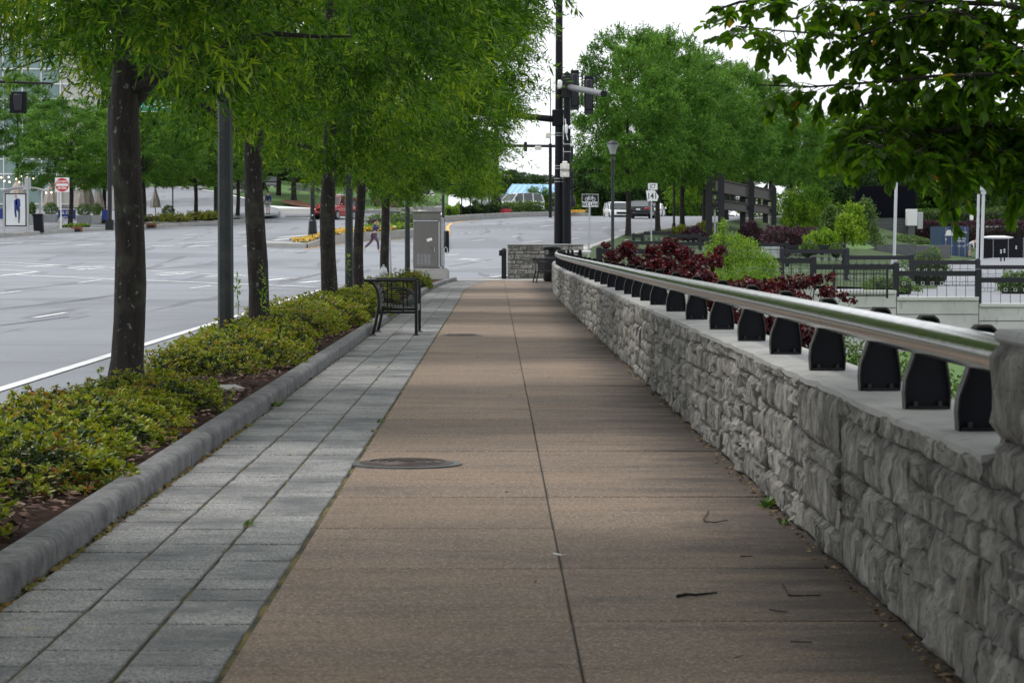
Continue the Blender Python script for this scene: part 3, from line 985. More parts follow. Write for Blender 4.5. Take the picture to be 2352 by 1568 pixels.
# mulch chips, leaf litter, twigs
def flakes(name, P, L, W, material, tilt=.35):
    n = len(P)
    a = rng.uniform(0, 2 * PI, n)
    ax = np.stack([np.cos(a), np.sin(a), rng.normal(0, tilt * .5, n)], 1)
    return mesh_np_leaf(name, P, ax, L, W, material, tilt)
def mesh_np_leaf(name, P, ax, L, W, material, tilt):
    n = len(P)
    return leaves(name, P, ax, np.array([0, 0, 1.0]) + rng.normal(0, tilt, (n, 3)), L, W, material)
n = 11000
yy = 9 + 55 * rng.uniform(0, 1, n) ** 1.6
P = np.stack([rng.uniform(-3.45, -2.08, n), yy, .075 + rng.uniform(0, .03, n)], 1)
tag(put('mulch_chips', flakes('mulch_chips', P, rng.uniform(.03, .10, n), rng.uniform(.006, .016, n), M['chip'])), 'brown bark chips scattered between the low shrubs', 'mulch', kind='stuff')
n = 1500
yy = 8.2 + 50 * rng.uniform(0, 1, n) ** 1.7
P = np.stack([1.40 - np.abs(rng.normal(0, .02, n)), yy, rng.uniform(.004, .016, n)], 1)
k = n // 3
P[:k, 0] = -1.822 + np.abs(rng.normal(0, .016, k))
k2 = 70
P[k:k + k2, 0] = rng.uniform(-1.7, 1.35, k2)
P[k:k + k2, 2] = .006
tag(put('leaf_litter', flakes('leaf_litter', P, rng.uniform(.012, .045, n), rng.uniform(.003, .009, n), M['litter'], .5)), 'dry leaf crumbs along the foot of the stone wall and the kerb', 'litter', kind='stuff')
# moss cushions at the kerb foot
g2 = np.random.default_rng(5)
mb = MB()
for k in range(150):
    yv = 8.3 + 12 * g2.uniform() ** 1.4
    r0 = g2.uniform(.008, .022)
    mb.ball((-1.826 + g2.uniform(0, .016), yv, .001), (r0, r0 * 2.2, r0 * .7), 6, 4, .2)
tag(mb.build('moss', mat('moss_cushion', (.12, .11, .015), .95, layers=[((.22, .12, .02), 2, .45, .6, .8, None)], bump=[(200, .8, .01, None)], coords='World'), sm=True), 'ochre and green moss cushions at the kerb foot', 'moss', kind='stuff')
# weeds in the joints
def weed(x, yv, s, n, lab):
    g = np.random.default_rng(int(yv * 100))
    a = g.uniform(0, 2 * PI, n)
    ax = np.stack([np.cos(a), np.sin(a), g.uniform(.3, 1.4, n)], 1)
    tag(put('weed', leaves('weed', np.tile(np.array([[x, yv, .0]]), (n, 1)) + g.normal(0, s * .25, (n, 3)) * np.array([1, 1, .1]), ax, np.array([0, 0, 1.0]) + g.normal(0, .4, (n, 3)), s * g.uniform(.6, 1.2, n), s * .14 * g.uniform(.7, 1.2, n), M['hedge'])), lab, 'weed', 'small weeds in the paving joints')
weed(1.385, 14.0, .09, 22, 'green grassy weed at the foot of the wall, the larger of the two')
weed(1.375, 13.2, .05, 16, 'small green weed at the wall foot, nearer one')
weed(-1.19, 13.1, .05, 12, 'tiny weed in the paver joint near the walkway centre')
weed(-.87, 20.6, .05, 12, 'tiny weed at the edge of the brown slabs')
weed(-1.80, 22.6, .09, 16, 'pale weed growing out of the kerb foot')

def twig(px, w, lab, up=.012, col=None):
    pts = []
    for p in px:
        d = ray(*p)
        t = (CAMZ - up * .6) / -d.z
        pts.append((d.x * t, d.y * t, up * .6))
    n = len(pts)
    o = MB().tube(pts, [w * (1 - .5 * i / n) for i in range(n)], 6).build('twig', col or M['bark'], None, sm=True)
    tag(o, lab, 'twig', 'fallen twigs on the walkway')
twig([(1556, 1368), (1575, 1364), (1600, 1365), (1646, 1360)], .007, 'thick dark fallen twig lying on the right slabs')
twig([(1615, 1189), (1620, 1197), (1640, 1199), (1672, 1194)], .004, 'curved fallen twig below the middle of the stone wall')
twig([(1628, 1172), (1617, 1190)], .003, 'short straight twig touching the curved twig')
twig([(1812, 1366), (1830, 1367), (1886, 1366)], .004, 'forked fallen twig near the wall foot')
twig([(1798, 1340), (1813, 1366)], .003, 'thin upright stem beside the forked twig')
twig([(1768, 1398), (1785, 1402), (1808, 1404)], .003, 'short bent twig under the forked twig')
twig([(1700, 1277), (1728, 1276)], .003, 'tiny straight twig left of the wall grime')
twig([(1816, 1472), (1866, 1474)], .003, 'thin twig in the lower right of the walkway')
twig([(1272, 1270), (1290, 1274), (1300, 1272)], .004, 'pale curled strip across the centre joint', col=M['cloth'])

# ------------------------------------------------------------------ manhole covers
def manhole(x, yv, r, lab):
    t = thing('manhole_cover', lab, 'manhole', (x, yv, 0), 0, 'manhole covers in the walkway')
    iron = mat('manhole_iron', (.085, .062, .055), .5, .3, layers=[((.05, .04, .038), 8, .4, .7, .7, None)], bump=[(60, .2, .004, None)])
    MB().lathe([(r, -.01), (r, .008), (r - .02, .010), (r - .045, .010)], 48).build('frame', M['galvd'], t, sm=True)
    MB().lathe([(r - .05, 0), (r - .05, .013), (r - .06, .015), (.0001, .015)], 48).build('lid', iron, t, sm=True)
    for q in (.82, .62, .42, .22):
        rr = (r - .05) * q
        pts = [(rr * math.cos(a), rr * math.sin(a), .017) for a in np.linspace(0, 2 * PI, 41)]
        MB().tube(pts, .006, 5, False).build('ring', iron, t, sm=True)
    for k in range(4):
        a = PI / 4 + k * PI / 2
        MB().lathe([(.018, .0), (.018, .0175), (.001, .0175)], 10, (r * .55 * math.cos(a), r * .55 * math.sin(a), 0)).build('pick_hole', M['soil'], t)
manhole(-.545, 16.75, .335, 'large iron manhole cover in the near brown slabs')
manhole(-.50, 39.7, .31, 'far manhole cover in the brown slabs level with the bench')

# ------------------------------------------------------------------ stone walls
def stone_variant(seed, nu, nv):
    """unit stone: x depth (0..1 outwards to -x), y length, z height; front relief"""
    g = np.random.default_rng(seed)
    a = g.normal(size=(4, 4))
    us = np.array([0, .025, .07, .14, .28, .43, .58, .73, .86, .93, .975, 1]) if nu > 8 else np.array([0, .07, .35, .65, .93, 1])
    vs = np.array([0, .06, .16, .30, .5, .7, .84, .94, 1]) if nu > 8 else np.array([0, .16, .5, .84, 1])
    nu, nv = len(us), len(vs)
    V = []
    cut = g.uniform(-.05, .05, 4)
    tilt = g.uniform(-1, 1, 2)
    for j, v in enumerate(vs):
        for i, u in enumerate(us):
            e = min(u, 1 - u) * 2
            f = min(v, 1 - v) * 2
            rnd = smooth(0, .15, e) ** .8 * smooth(0, .34, f) ** .8
            w = 0
            for p in range(4):
                for q in range(4):
                    w += a[p, q] * math.sin((p + .5) * PI * u * 1.6 + q) * math.cos((q + .5) * PI * v * 1.0 + p) * .055
            dpt = (.50 + .50 * rnd) * (1 + w) + .28 * tilt[0] * (u - .5) * rnd + .30 * tilt[1] * (v - .5) * rnd + g.normal(0, .035) * rnd
            yy = (u - .5) + cut[0] * (v - .5) * (1 if i else 1)
            zz = v + cut[1] * (u - .5) * (.6 if 0 < j < nv - 1 else .25)
            if 0 < i < nu - 1: yy += g.normal(0, .012)
            V.append((-dpt, yy, zz))
    nb = len(V)
    for j in (0, 1):
        for i in (0, 1):
            V.append((.5, (i - .5), float(j)))
    F4 = []
    for j in range(nv - 1):
        for i in range(nu - 1):
            k = j * nu + i
            F4.append((k, k + nu, k + nu + 1, k + 1))
    # sides back to the wall
    for i in range(nu - 1):
        V.append(V[i])
    me = []
    bot = [j for j in range(nu)]
    top = [(nv - 1) * nu + i for i in range(nu)]
    lef = [j * nu for j in range(nv)]
    rig = [j * nu + nu - 1 for j in range(nv)]
    def skirt(ids):
        out = []
        base = len(V)
        for i in ids:
            V.append((.5, V[i][1], V[i][2]))
        for i in range(len(ids) - 1):
            out.append((ids[i], ids[i + 1], base + i + 1, base + i))
        return out
    for ids in (bot, top, lef, rig):
        F4 += skirt(ids)
    mb = MB()
    mb.add(V, F4)
    return mb

def make_variants(n, nu, nv, s0):
    out = []
    for k in range(n):
        mb = stone_variant(s0 + k, nu, nv)
        me = bpy.data.meshes.new('stone')
        me.from_pydata(mb.v, [], mb.f)
        bm = bmesh.new(); bm.from_mesh(me)
        bmesh.ops.delete(bm, geom=[v for v in bm.verts if not v.link_faces], context='VERTS')
        bmesh.ops.recalc_face_normals(bm, faces=bm.faces)
        bm.to_mesh(me); bm.free()
        me.polygons.foreach_set('use_smooth', [True] * len(me.polygons))
        me.set_sharp_from_angle(angle=math.radians(60))
        me.materials.append(M['stone'])
        out.append(me)
    return out
SVN = make_variants(24, 15, 10, 100)
SVF = make_variants(10, 6, 5, 300)

def layout(y0, y1, z0, z1, lmin, lmax, hmin, hmax, q):
    """irregular coursed rubble: list of (y, z, len, height)"""
    out = []
    y = y0
    while y < y1 - .02:
        seg = min(q.uniform(.9, 1.9), y1 - y)
        if y1 - y - seg < .3: seg = y1 - y
        z = z0
        while z < z1 - .01:
            h = min(q.uniform(hmin, hmax), z1 - z)
            if z1 - z - h < hmin * .6: h = z1 - z
            u = y
            while u < y + seg - .01:
                l = min(q.uniform(lmin, lmax), y + seg - u)
                if y + seg - u - l < lmin * .5: l = y + seg - u
                if h > .14 and q.random() < .3:
                    k = q.uniform(.4, .6)
                    out.append((u, z, l, h * k)); out.append((u, z + h * k, l, h * (1 - k)))
                else:
                    out.append((u, z, l, h))
                u += l
            z += h
        y += seg
    return out

wall = thing('stone_wall', 'long low grey limestone wall running along the right of the walkway', 'stone wall', (0, 0, 0))
WZ = .735
def wallcore(y0, y1, z1, x0, x1, name='wall_core', m='mortar'):
    mb = MB()
    ys = list(np.arange(y0, y1, 2.0)) + [y1]
    V = []
    for yv in ys:
        for (dx, z) in ((x0, -.3), (x0, z1), (x1, z1), (x1, -1.9)):
            V.append((XW(yv) + dx, yv, z))
    fs = []
    for j in range(len(ys) - 1):
        for k in range(4):
            a, b = j * 4 + k, j * 4 + (k + 1) % 4
            fs.append((a, b, b + 4, a + 4))
    fs.append((0, 1, 2, 3)); fs.append(tuple((len(ys) - 1) * 4 + k for k in (3, 2, 1, 0)))
    mb.add(V, fs)
    return mb.build(name, M[m], wall)
wallcore(8.02, 97.5, WZ - .035, .05, .34)
# cast cap whose near edge stays behind the stone faces
mb = MB()
ys = list(np.arange(8.03, 97.5, .25))
V, fs = [], []
for yv in ys:
    j = R.uniform(-.012, .012)
    for (dx, z) in ((-.012 + j, WZ - .033), (-.012 + j, WZ - .008 + R.uniform(-.004, .004)), (.03, WZ), (.36, WZ), (.36, WZ - .033)):
        V.append((XW(yv) + dx, yv, z))
for j in range(len(ys) - 1):
    for k in range(5):
        a, b = j * 5 + k, j * 5 + (k + 1) % 5
        fs.append((a, b, b + 5, a + 5))
fs.append((0, 1, 2, 3, 4))
mb.add(V, fs)
mb.build('cap', M['cap'], wall, sm=False)
q = random.Random(5)
lay = layout(8.0, 60, 0.0, WZ - .012, .18, .52, .085, .23, q)
lay.sort(key=lambda s: s[0])
lay2 = layout(60, 96.5, 0.0, WZ - .012, .4, .9, .12, .24, q)
def place_stone(s, V, F, near, xo=0.0):
    y, z, l, h = s
    d = q.uniform(.034, .062)
    return (XW(y + l / 2) + .05 + xo, y + l / 2, z + .003, d, l - .007, h - .006)
far_v, far_f = [], []
for i, s in enumerate(lay + lay2):
    x, yc, zc, d, l, h = place_stone(s, None, None, True)
    x -= .012
    if i < 300:
        put('stone', q.choice(SVN), wall, (x, yc, zc), 0, (d, l, h))
    else:
        me = q.choice(SVF)
        b = len(far_v)
        co = np.empty(len(me.vertices) * 3); me.vertices.foreach_get('co', co)
        co = co.reshape(-1, 3) * np.array([d, l, h]) + np.array([x, yc, zc])
        far_v += [tuple(c) for c in co]
        far_f += [tuple(b + k for k in p.vertices) for p in me.polygons]
me = bpy.data.meshes.new('far_stones'); me.from_pydata(far_v, [], far_f)
me.polygons.foreach_set('use_smooth', [True] * len(me.polygons)); me.materials.append(M['stone'])
tag(put('far_stones', me, wall), kind='stuff')

pier = thing('stone_pier', 'tall rough stone pier at the right edge where the steel rail ends', 'stone pier', (0, 0, 0))
MB().bb(1.47, 2.2, 3.0, 7.93, -1.9, 1.06).build('pier_core', M['mortar'], pier)
MB().bb(1.43, 2.24, 3.0, 7.94, 1.061, 1.10).build('cap', M['cap'], pier, bev=.012)
q = random.Random(77)
for s in layout(5.4, 7.96, 0.0, 1.07, .28, .6, .13, .26, q):
    put('stone', q.choice(SVN), pier, (1.49, s[0] + s[2] / 2, s[1] + .004), 0, (q.uniform(.045, .075), s[2] - .008, s[3] - .007))
for s in layout(1.45, 2.2, .735, 1.07, .2, .4, .13, .2, q):      # end face towards the rail
    put('stone', q.choice(SVN), pier, (s[0] + s[2] / 2, 7.92, s[1]), -PI / 2, (q.uniform(.05, .07), s[2] - .012, s[3] - .010))

# far stone wall at the street corner
cw = thing('stone_wall', 'short stone wall at the street corner behind the black bin', 'stone wall', (0, 0, 0))
p0, p1 = at(1165, 640, 100.2), at(1337, 640, 101.6)
L_ = p1.x - p0.x
MB().bb(p0.x + .02, p1.x, 100.25, 100.6, -.2, 1.22).build('wall_core', M['mortar'], cw)
MB().bb(p0.x - .02, p1.x + .02, 100.16, 100.64, 1.222, 1.27).build('cap', M['cap'], cw, bev=.015)
q = random.Random(9)
for s in layout(p0.x, p1.x, 0, 1.21, .22, .55, .12, .24, q):
    put('stone', q.choice(SVF), cw, (s[0] + s[2] / 2, 100.27, s[1]), PI / 2, (q.uniform(.05, .09), s[2] - .015, s[3] - .012))

# ------------------------------------------------------------------ handrail
rail = thing('handrail', 'thick brushed stainless tube rail on black fins along the wall top', 'handrail', (0, 0, 0))
RZ, RX, RR = .985, .105, .062
def railpt(yv): return Vector((XW(yv) + RX, yv, RZ + .02 * (1 - smooth(8, 30, yv))))
joints = [7.93, 12.6, 19.6, 26.4, 33.2, 40, 47, 54, 61, 68, 75, 82, 89, 93.5, 96.8]
for a, b in zip(joints[:-1], joints[1:]):
    ys = np.linspace(a + .004, b - .004, 6)
    MB().tube([railpt(v) for v in ys], RR, 28).build('rail_tube', M['steel'], rail, sm=True)
    MB().tube([railpt(b - .01), railpt(b + .01)], RR - .004, 20).build('joint_sleeve', M['blackmatte'], rail)
MB().tube([railpt(7.945), railpt(7.985)], RR + .014, 28).build('end_collar', M['black'], rail, sm=True)
# fin profile in x (from wall face) and z above cap
fin_poly = [(.070, 0), (.066, .06), (.070, .11), (.086, .155), (.100, .195), (.112, .25), (.114, .30), (.118, .33), (.132, .345), (.176, .345), (.192, .332), (.202, .305), (.210, .25), (.224, .18), (.236, .10), (.240, .05), (.236, 0)]
mb = MB(); mb.prism(fin_poly, -.006, .006)
fin_web = mb.mesh('support', M['blackmatte'])
def flange():
    mb = MB()
    n = len(fin_poly)
    V, fs = [], []
    cx, cz = .153, .16
    for (x, z) in fin_poly:
        d = Vector((x - cx, z - cz)); d.normalize()
        xi, zi = x - d.x * .008, max(0, z - d.y * .008)
        for (xx, zz, yv) in ((x, z, -.036), (x, z, .036), (xi, zi, .036), (xi, zi, -.036)):
            V.append((xx, yv, zz))
    for i in range(n - 1):
        for k in range(4):
            a, b = i * 4 + k, i * 4 + (k + 1) % 4
            fs.append((a, b, b + 4, a + 4))
    fs.append((0, 1, 2, 3)); fs.append(tuple((n - 1) * 4 + k for k in (3, 2, 1, 0)))
    mb.add(V, fs)
    return mb.mesh('flange', M['fin'], sm=True)
M['fin'] = mat('fin_edge_metal', (.045, .043, .04), .42, .3, spec=.3)
fin_fl = flange()
mb = MB(); mb.bb(.08, .228, -.034, .034, 0, .012); mb.lathe([(.011, .012), (.011, .03), (.001, .032)], 8, (.11, -.02, 0)); mb.lathe([(.011, .012), (.011, .03), (.001, .032)], 8, (.20, -.02, 0))
fin_base = mb.mesh('base_plate', M['black'])
finx = [2200, 2078, 1975, 1861, 1770, 1696, 1631, 1576, 1531, 1494, 1471, 1451, 1433.5, 1413, 1395, 1379, 1365.5, 1353, 1342, 1332]
finy = [1.5 * F / (x - 1140) for x in finx]
while finy[-1] < 95.5:
    finy.append(finy[-1] + (2.4 if finy[-1] < 86 else 1.1))
for yv in finy:
    dx = XW(yv + .5) - XW(yv - .5)
    s = put('support', fin_web, rail, (XW(yv), yv, WZ + .001), -math.atan(dx))
    put('flange', fin_fl, s)
    put('base_plate', fin_base, s)
# ================================================================== street furniture near the walkway
def textmesh(s, h, ext=.002, bold=0.0, align='CENTER', sx=1.0):
    cu = bpy.data.curves.new('lettering', 'FONT')
    cu.body = s
    cu.size = h * 1.38
    cu.extrude = ext
    cu.offset = bold
    cu.align_x = align
    cu.align_y = 'CENTER'
    cu.resolution_u = 3
    o = bpy.data.objects.new('lettering_tmp', cu)
    COL.objects.link(o)
    bpy.context.view_layer.update()
    me = bpy.data.meshes.new_from_object(o.evaluated_get(bpy.context.evaluated_depsgraph_get()))
    bpy.data.objects.remove(o)
    if sx != 1.0:
        me.transform(Matrix.Diagonal((sx, 1, 1, 1)))
    return me

def text(s, h, material, parent, loc, rz=0.0, bold=0.0, sx=1.0, name='lettering'):
    me = textmesh(s, h, .002, bold, sx=sx)
    me.materials.clear()
    me.materials.append(material)
    o = put(name, me, parent, loc)
    o.rotation_euler = (PI / 2, 0, rz)
    return o

# ---- benches
def bench(loc, rz, lab, n_slat=19, Lb=1.72):
    """local: y along the bench, back towards -x, seat front towards +x"""
    t = thing('bench', lab, 'bench', loc, rz, 'black slatted metal benches')
    back = [(-.50, .80), (-.42, .785), (-.36, .74), (-.315, .66), (-.295, .55), (-.295, .44), (-.31, .34), (-.335, .20), (-.375, .02)]
    for yv in (0, Lb):
        MB().tube([(x, yv, z) for x, z in back], [.016] + [.022] * (len(back) - 1), 8).build('back_leg', M['black'], t, sm=True)
        MB().tube([(.245, yv, .015), (.245, yv, .775)], .022, 8).build('front_leg', M['black'], t, sm=True)
        MB().tube([(-.50, yv, .79), (.0, yv, .792), (.245, yv, .79)], .020, 8).build('armrest', M['black'], t, sm=True)
        MB().tube([(-.31, yv, .335), (.245, yv, .335)], .017, 8).build('end_rail', M['black'], t, sm=True)
        for x in (-.375, .245):
            MB().bb(x - .045, x + .045, yv - .045, yv + .045, 0, .012).build('foot', M['black'], t)
        for x in (-.17, .06):
            MB().bb(x - .009, x + .009, yv - .006, yv + .006, .34, .78).build('end_bar', M['black'], t)
        for k in range(15):
            z = .365 + k * .0275
            xb = float(np.interp(z, [.34, .44, .55, .66, .74, .785], [-.31, -.295, -.295, -.315, -.36, -.42]))
            MB().tube([(xb, yv, z), (.24, yv, z)], .006, 6, False).build('end_slat', M['black'], t, sm=True)
    for k in range(n_slat):
        z = .40 + k * .021
        xb = float(np.interp(z, [.34, .44, .55, .66, .74, .785], [-.31, -.295, -.295, -.315, -.36, -.42]))
        MB().tube([(xb, 0, z), (xb, Lb, z)], .0075, 6, False).build('back_slat', M['black'], t, sm=True)
    for k in range(15):
        x = -.28 + k * .036
        MB().tube([(x, 0, .405 + .02 * math.cos(k * .3)), (x, Lb, .405 + .02 * math.cos(k * .3))], .0075, 6, False).build('seat_slat', M['black'], t, sm=True)
    for z in (.345, .37, .395, .42):
        MB().tube([(.245, 0, z), (.245, Lb, z)], .008, 6, False).build('front_slat', M['black'], t, sm=True)
    for x in (-.50, -.455, -.41):
        MB().tube([(x, 0, .795), (x, Lb, .795)], .012, 6, False).build('top_rail', M['black'], t, sm=True)
    for yv in (Lb / 3, Lb * 2 / 3):   # inner arm hoops
        pts = [(-.29, yv, .60), (-.15, yv, .665), (.05, yv, .66), (.16, yv, .61), (.215, yv, .52), (.225, yv, .42)]
        MB().tube(pts, .012, 7).build('arm_hoop', M['black'], t, sm=True)
    return t
p = at(906, 771, 39.8)
bench((p.x + .07, 39.75, 0), 0.0, 'black slatted metal bench standing on the grey pavers by the hedge')
p = at(1256, 649, 91.0)
bench((p.x + .02, 90.6, 0), 0.06, 'far black slatted bench next to the bin at the wall end', 12, 1.4)

# ---- lamp posts of the kerbside row (dark octagonal, tops hidden in the crowns)
def lamp_post(x, yv, r, lab):
    t = thing('lamp_post', lab, 'lamp post', (x, yv, .02), 0, 'dark lamp posts in the planting bed')
    MB().lathe([(r, 0), (r * .78, 6.5)], 8).build('shaft', M['post'], t)
    MB().bb(-r * 1.5, r * 1.5, -r * 1.5, r * 1.5, -.1, .30).build('base', M['black'], t, bev=.02)
    MB().tube([(0, 0, 6.4), (-.3, 0, 6.9), (-1.2, 0, 7.05)], .05, 8).build('arm', M['post'], t, sm=True)
    MB().box((-1.45, 0, 7.05), (.6, .28, .12)).build('lamp_head', M['post'], t, bev=.03)
lamp_post(at(519, 800, 31.8).x, 31.8, .094, 'first dark lamp post, thick shaft between the two nearest oaks')
lamp_post(at(802, 680, 58.5).x, 58.5, .088, 'second dark lamp post, in line with the bench back')
lamp_post(at(936, 640, 95.0).x, 95.0, .095, 'third lamp post, close to the left side of the metal cabinet')

# ---- hydrant, leaning pole, drain, grass tuft
def hydrant(loc, s, lab, m):
    t = thing('fire_hydrant', lab, 'hydrant', loc, 0, 'silver fire hydrants')
    t.scale = (s, s, s)
    MB().lathe([(.16, 0), (.16, .04), (.10, .05), (.095, .48), (.14, .49), (.14, .53), (.11, .55), (.10, .62), (.07, .69), (.03, .71), (.03, .77), (.001, .775)], 16).build('barrel', m, t, sm=True)
    for a in (0, PI, -PI / 2):
        d = Vector((math.cos(a), math.sin(a), 0))
        MB().tube([d * .08 + Vector((0, 0, .40)), d * .18 + Vector((0, 0, .40))], [.05, .05], 12).build('outlet_cap', m, t, sm=True)
    return t
hydrant((at(881, 630, 75).x, 75, .02), .92, 'silver fire hydrant poking up behind the bench', M['galv'])
t = thing('sign_pole', 'thin grey leaning pole touching the farthest oak trunk', 'pole', (at(899, 640, 79).x, 79, .02))
MB().tube([(0, 0, 0), (-.12, 0, 3.6)], .03, 8).build('shaft', M['galv'], t, sm=True)
MB().bb(-.15, -.05, -.012, .012, 3.2, 3.6).build('plate', M['galv'], t)
t = thing('drain_grate', 'rusty drain grate in the gutter beside the first lamp post', 'drain', (-3.95, 33.6, T(-4, 33.6) + .008))
MB().bb(-.22, .22, -.4, .4, 0, .012).build('plate', M['brown'], t)
for k in range(7):
    MB().bb(-.18, .18, -.34 + k * .11, -.29 + k * .11, .0125, .0145).build('slot', M['soil'], t)
g = np.random.default_rng(41)
n = 500
P = np.stack([g.uniform(-3.5, -3.15, n), g.uniform(28.2, 31.2, n), np.full(n, .05)], 1)
tag(put('grass', leaves('grass', P, np.stack([g.normal(0, .5, n), g.normal(0, .5, n), np.ones(n)], 1), rdir(n, g), g.uniform(.06, .16, n), np.full(n, .006), M['lime'])), 'bright grass tuft between the first two hedges by the road', 'grass', kind='stuff')
# sprigs standing above the hedge
for (x, yv, h) in ((-3.05, 32.4, .85), (-2.85, 33.4, .95), (-3.0, 55.8, 1.0), (-2.9, 34.6, .8)):
    t = thing('sprig', f'thin leafy sprig rising {"beside the first lamp post" if yv < 33 else "in front of the second oak" if yv < 34 else "at the right of the second oak" if yv < 40 else "against the road near the third oak"}', 'plant', (x, yv, .1), 0, 'thin sprigs above the hedge')
    MB().tube([(0, 0, 0), (.03, 0, h * .6), (.0, .02, h)], [.006, .004, .002], 5).build('stem', M['bark'], t)
    n = 26
    zz = g.uniform(.45, 1, n) * h
    P = np.stack([.02 * np.ones(n), np.zeros(n), zz], 1)
    put('leaves', leaves('leaves', P, rdir(n, g) + np.array([0, 0, .4]), rdir(n, g), g.uniform(.04, .08, n), np.full(n, .011), M['lime'], 'oval'), t)
# pale plate in the mulch
MB().box((-2.35, 23.8, .09), (.32, .22, .03), .5, .1).build('stone_slab', M['concrete'], None, bev=.008)
tag(COL.objects['stone_slab'], 'small grey stone slab lying in the mulch gap', 'slab')

# ---- control cabinet
p = at(980, 640, 98.5)
cab = thing('control_cabinet', 'grey metal traffic control cabinet on a concrete plinth at the corner', 'cabinet', (p.x, 98.5, 0.0))
w = .50
M['cab'] = mat('cabinet_metal', (.17, .165, .155), .42, .5, layers=[((.13, .127, .12), 2, .4, .7, .6, (1, 1, .3))])
MB().bb(-.50, .80, -.1, .7, -.05, .40).build('plinth', M['concrete'], cab, bev=.06, seg=2)
MB().bb(-.48, .48, .0, .62, .402, 2.36).build('body', M['cab'], cab, bev=.012)
MB().bb(-.52, .53, -.03, .66, 2.363, 2.46).build('roof', M['cab'], cab, bev=.03)
MB().bb(-.485, .50, -.018, -.002, 2.13, 2.36).build('visor', M['cab'], cab, bev=.006)
d = MB().bb(-.46, .40, -.022, -.002, .44, 2.06).build('door', M['cab'], cab, bev=.008)
MB().bb(-.47, .41, -.05, -.002, 2.062, 2.11).build('drip_rail', M['galv'], cab, bev=.006)
MB().bb(.49, .60, .10, .50, .45, 2.2).build('side_box', M['galv'], cab, bev=.01)
MB().bb(.42, .47, -.014, -.002, .44, 2.06).build('edge_trim', M['galv'], cab)
for k in range(4):
    lo = MB()
    for j in range(12):
        lo.box((-.29 + k * .125, -.026, .54 + j * .032), (.10, .012, .016), 0, .5)
    tag(lo.build('louvre_bank', M['galv'], cab), kind='stuff')
hd = MB().tube([(.28, -.045, .98), (.28, -.045, 1.15)], .012, 6).build('handle', M['galv'], cab)
MB().lathe([(.016, 0), (.016, .02), (.001, .021)], 10, (.19, -.03, 1.12)).build('lock', M['black'], cab)
MB().box((.10, -.027, 1.42), (.19, .004, .10), 0, 0, -.3).build('torn_sticker', M['sign'], cab)
MB().tube([(.62, -.05, .35), (.62, -.05, 1.1), (.68, -.05, 1.16), (.74, -.05, 1.1), (.74, -.05, .9)], .018, 6).build('conduit', M['galv'], cab, sm=True)

def ped_pole(px, yv, h, lab):
    t = thing('pedestrian_signal_pole', lab, 'signal pole', (at(px, 630, yv).x, yv, .0))
    MB().lathe([(.11, 0), (.11, .12), (.055, .2), (.05, h)], 12).build('shaft', M['black'], t, sm=True)
    MB().bb(.06, .22, -.14, .1, .95, 1.75).build('signal_box', M['black'], t, bev=.03)
    return t
ped_pole(1018, 101.0, 4.2, 'slim black pole with a pedestrian signal box right of the cabinet')

# ---- button post and bin at the walkway end
t = thing('button_post', 'black push button post left of the corner stone wall', 'post', (at(1157, 641, 99.2).x, 99.2, 0))
MB().bb(-.16, .20, -.1, .14, 0, .018).build('base', M['concrete'], t)
MB().bb(-.08, .10, -.08, .08, .018, 1.02).build('shaft', M['black'], t, bev=.012)
MB().lathe([(.10, 1.02), (.10, 1.06), (.06, 1.11), (.001, 1.13)], 12, (.01, 0, 0)).build('cap', M['black'], t, sm=True)
MB().bb(-.17, -.0, -.13, .03, .84, 1.05).build('button_box', M['black'], t, bev=.015)
t = thing('litter_bin', 'round black litter bin with a raised lid beside the far bench', 'litter bin', (at(1268, 645, 93.6).x, 93.6, 0))
MB().lathe([(.25, 0), (.30, .08), (.31, .75), (.27, .88), (.30, .90), (.30, .93)], 20).build('drum', M['black'], t, sm=True)
MB().lathe([(.14, .93), (.14, 1.06)], 12).build('neck', M['black'], t, sm=True)
MB().lathe([(.30, 1.06), (.32, 1.09), (.32, 1.17), (.27, 1.20), (.001, 1.21)], 20).build('lid', M['black'], t, sm=True)

# ---- signal mast: two black poles, arms, heads and boxes
YP = 103.5
sg = thing('signal_mast', 'tall pair of black traffic signal poles with mast arms at the corner', 'traffic signal', (at(1284, 600, YP).x, YP, .0))
ox = sg.location.x
def L(px, py, Y=YP):
    v = at(px, py, Y)
    return (v.x - ox, v.y - YP, v.z)
ZB = .0
MB().lathe([(.20, 0), (.155, 5), (.125, 10.5)], 14).build('pole', M['blackmatte'], sg, sm=True, loc=(0, 0, 0))
x2 = L(1302, 300)[0]
MB().lathe([(.17, 0), (.135, 4.5), (.125, 7.45), (.15, 7.46), (.15, 7.55), (.10, 7.62), (.001, 7.68)], 14).build('pole', M['blackmatte'], sg, sm=True, loc=(x2, -.35, 0))
a = L(1309, 201, YP - .5); b = L(1385, 215, YP - 8)
MB().tube([a, b], [.115, .10], 14).build('mast_arm', M['galvd'], sg, sm=True)
a = L(1302, 200, YP - .35)
MB().box((a[0], a[1], a[2]), (.40, .34, .84)).build('arm_bracket', M['black'], sg, bev=.03)
e = L(1387, 215.5, YP - 8.05)
MB().tube([e, L(1386, 215.3, YP - 8.0)], .12, 14).build('arm_end_cap', M['black'], sg, sm=True)
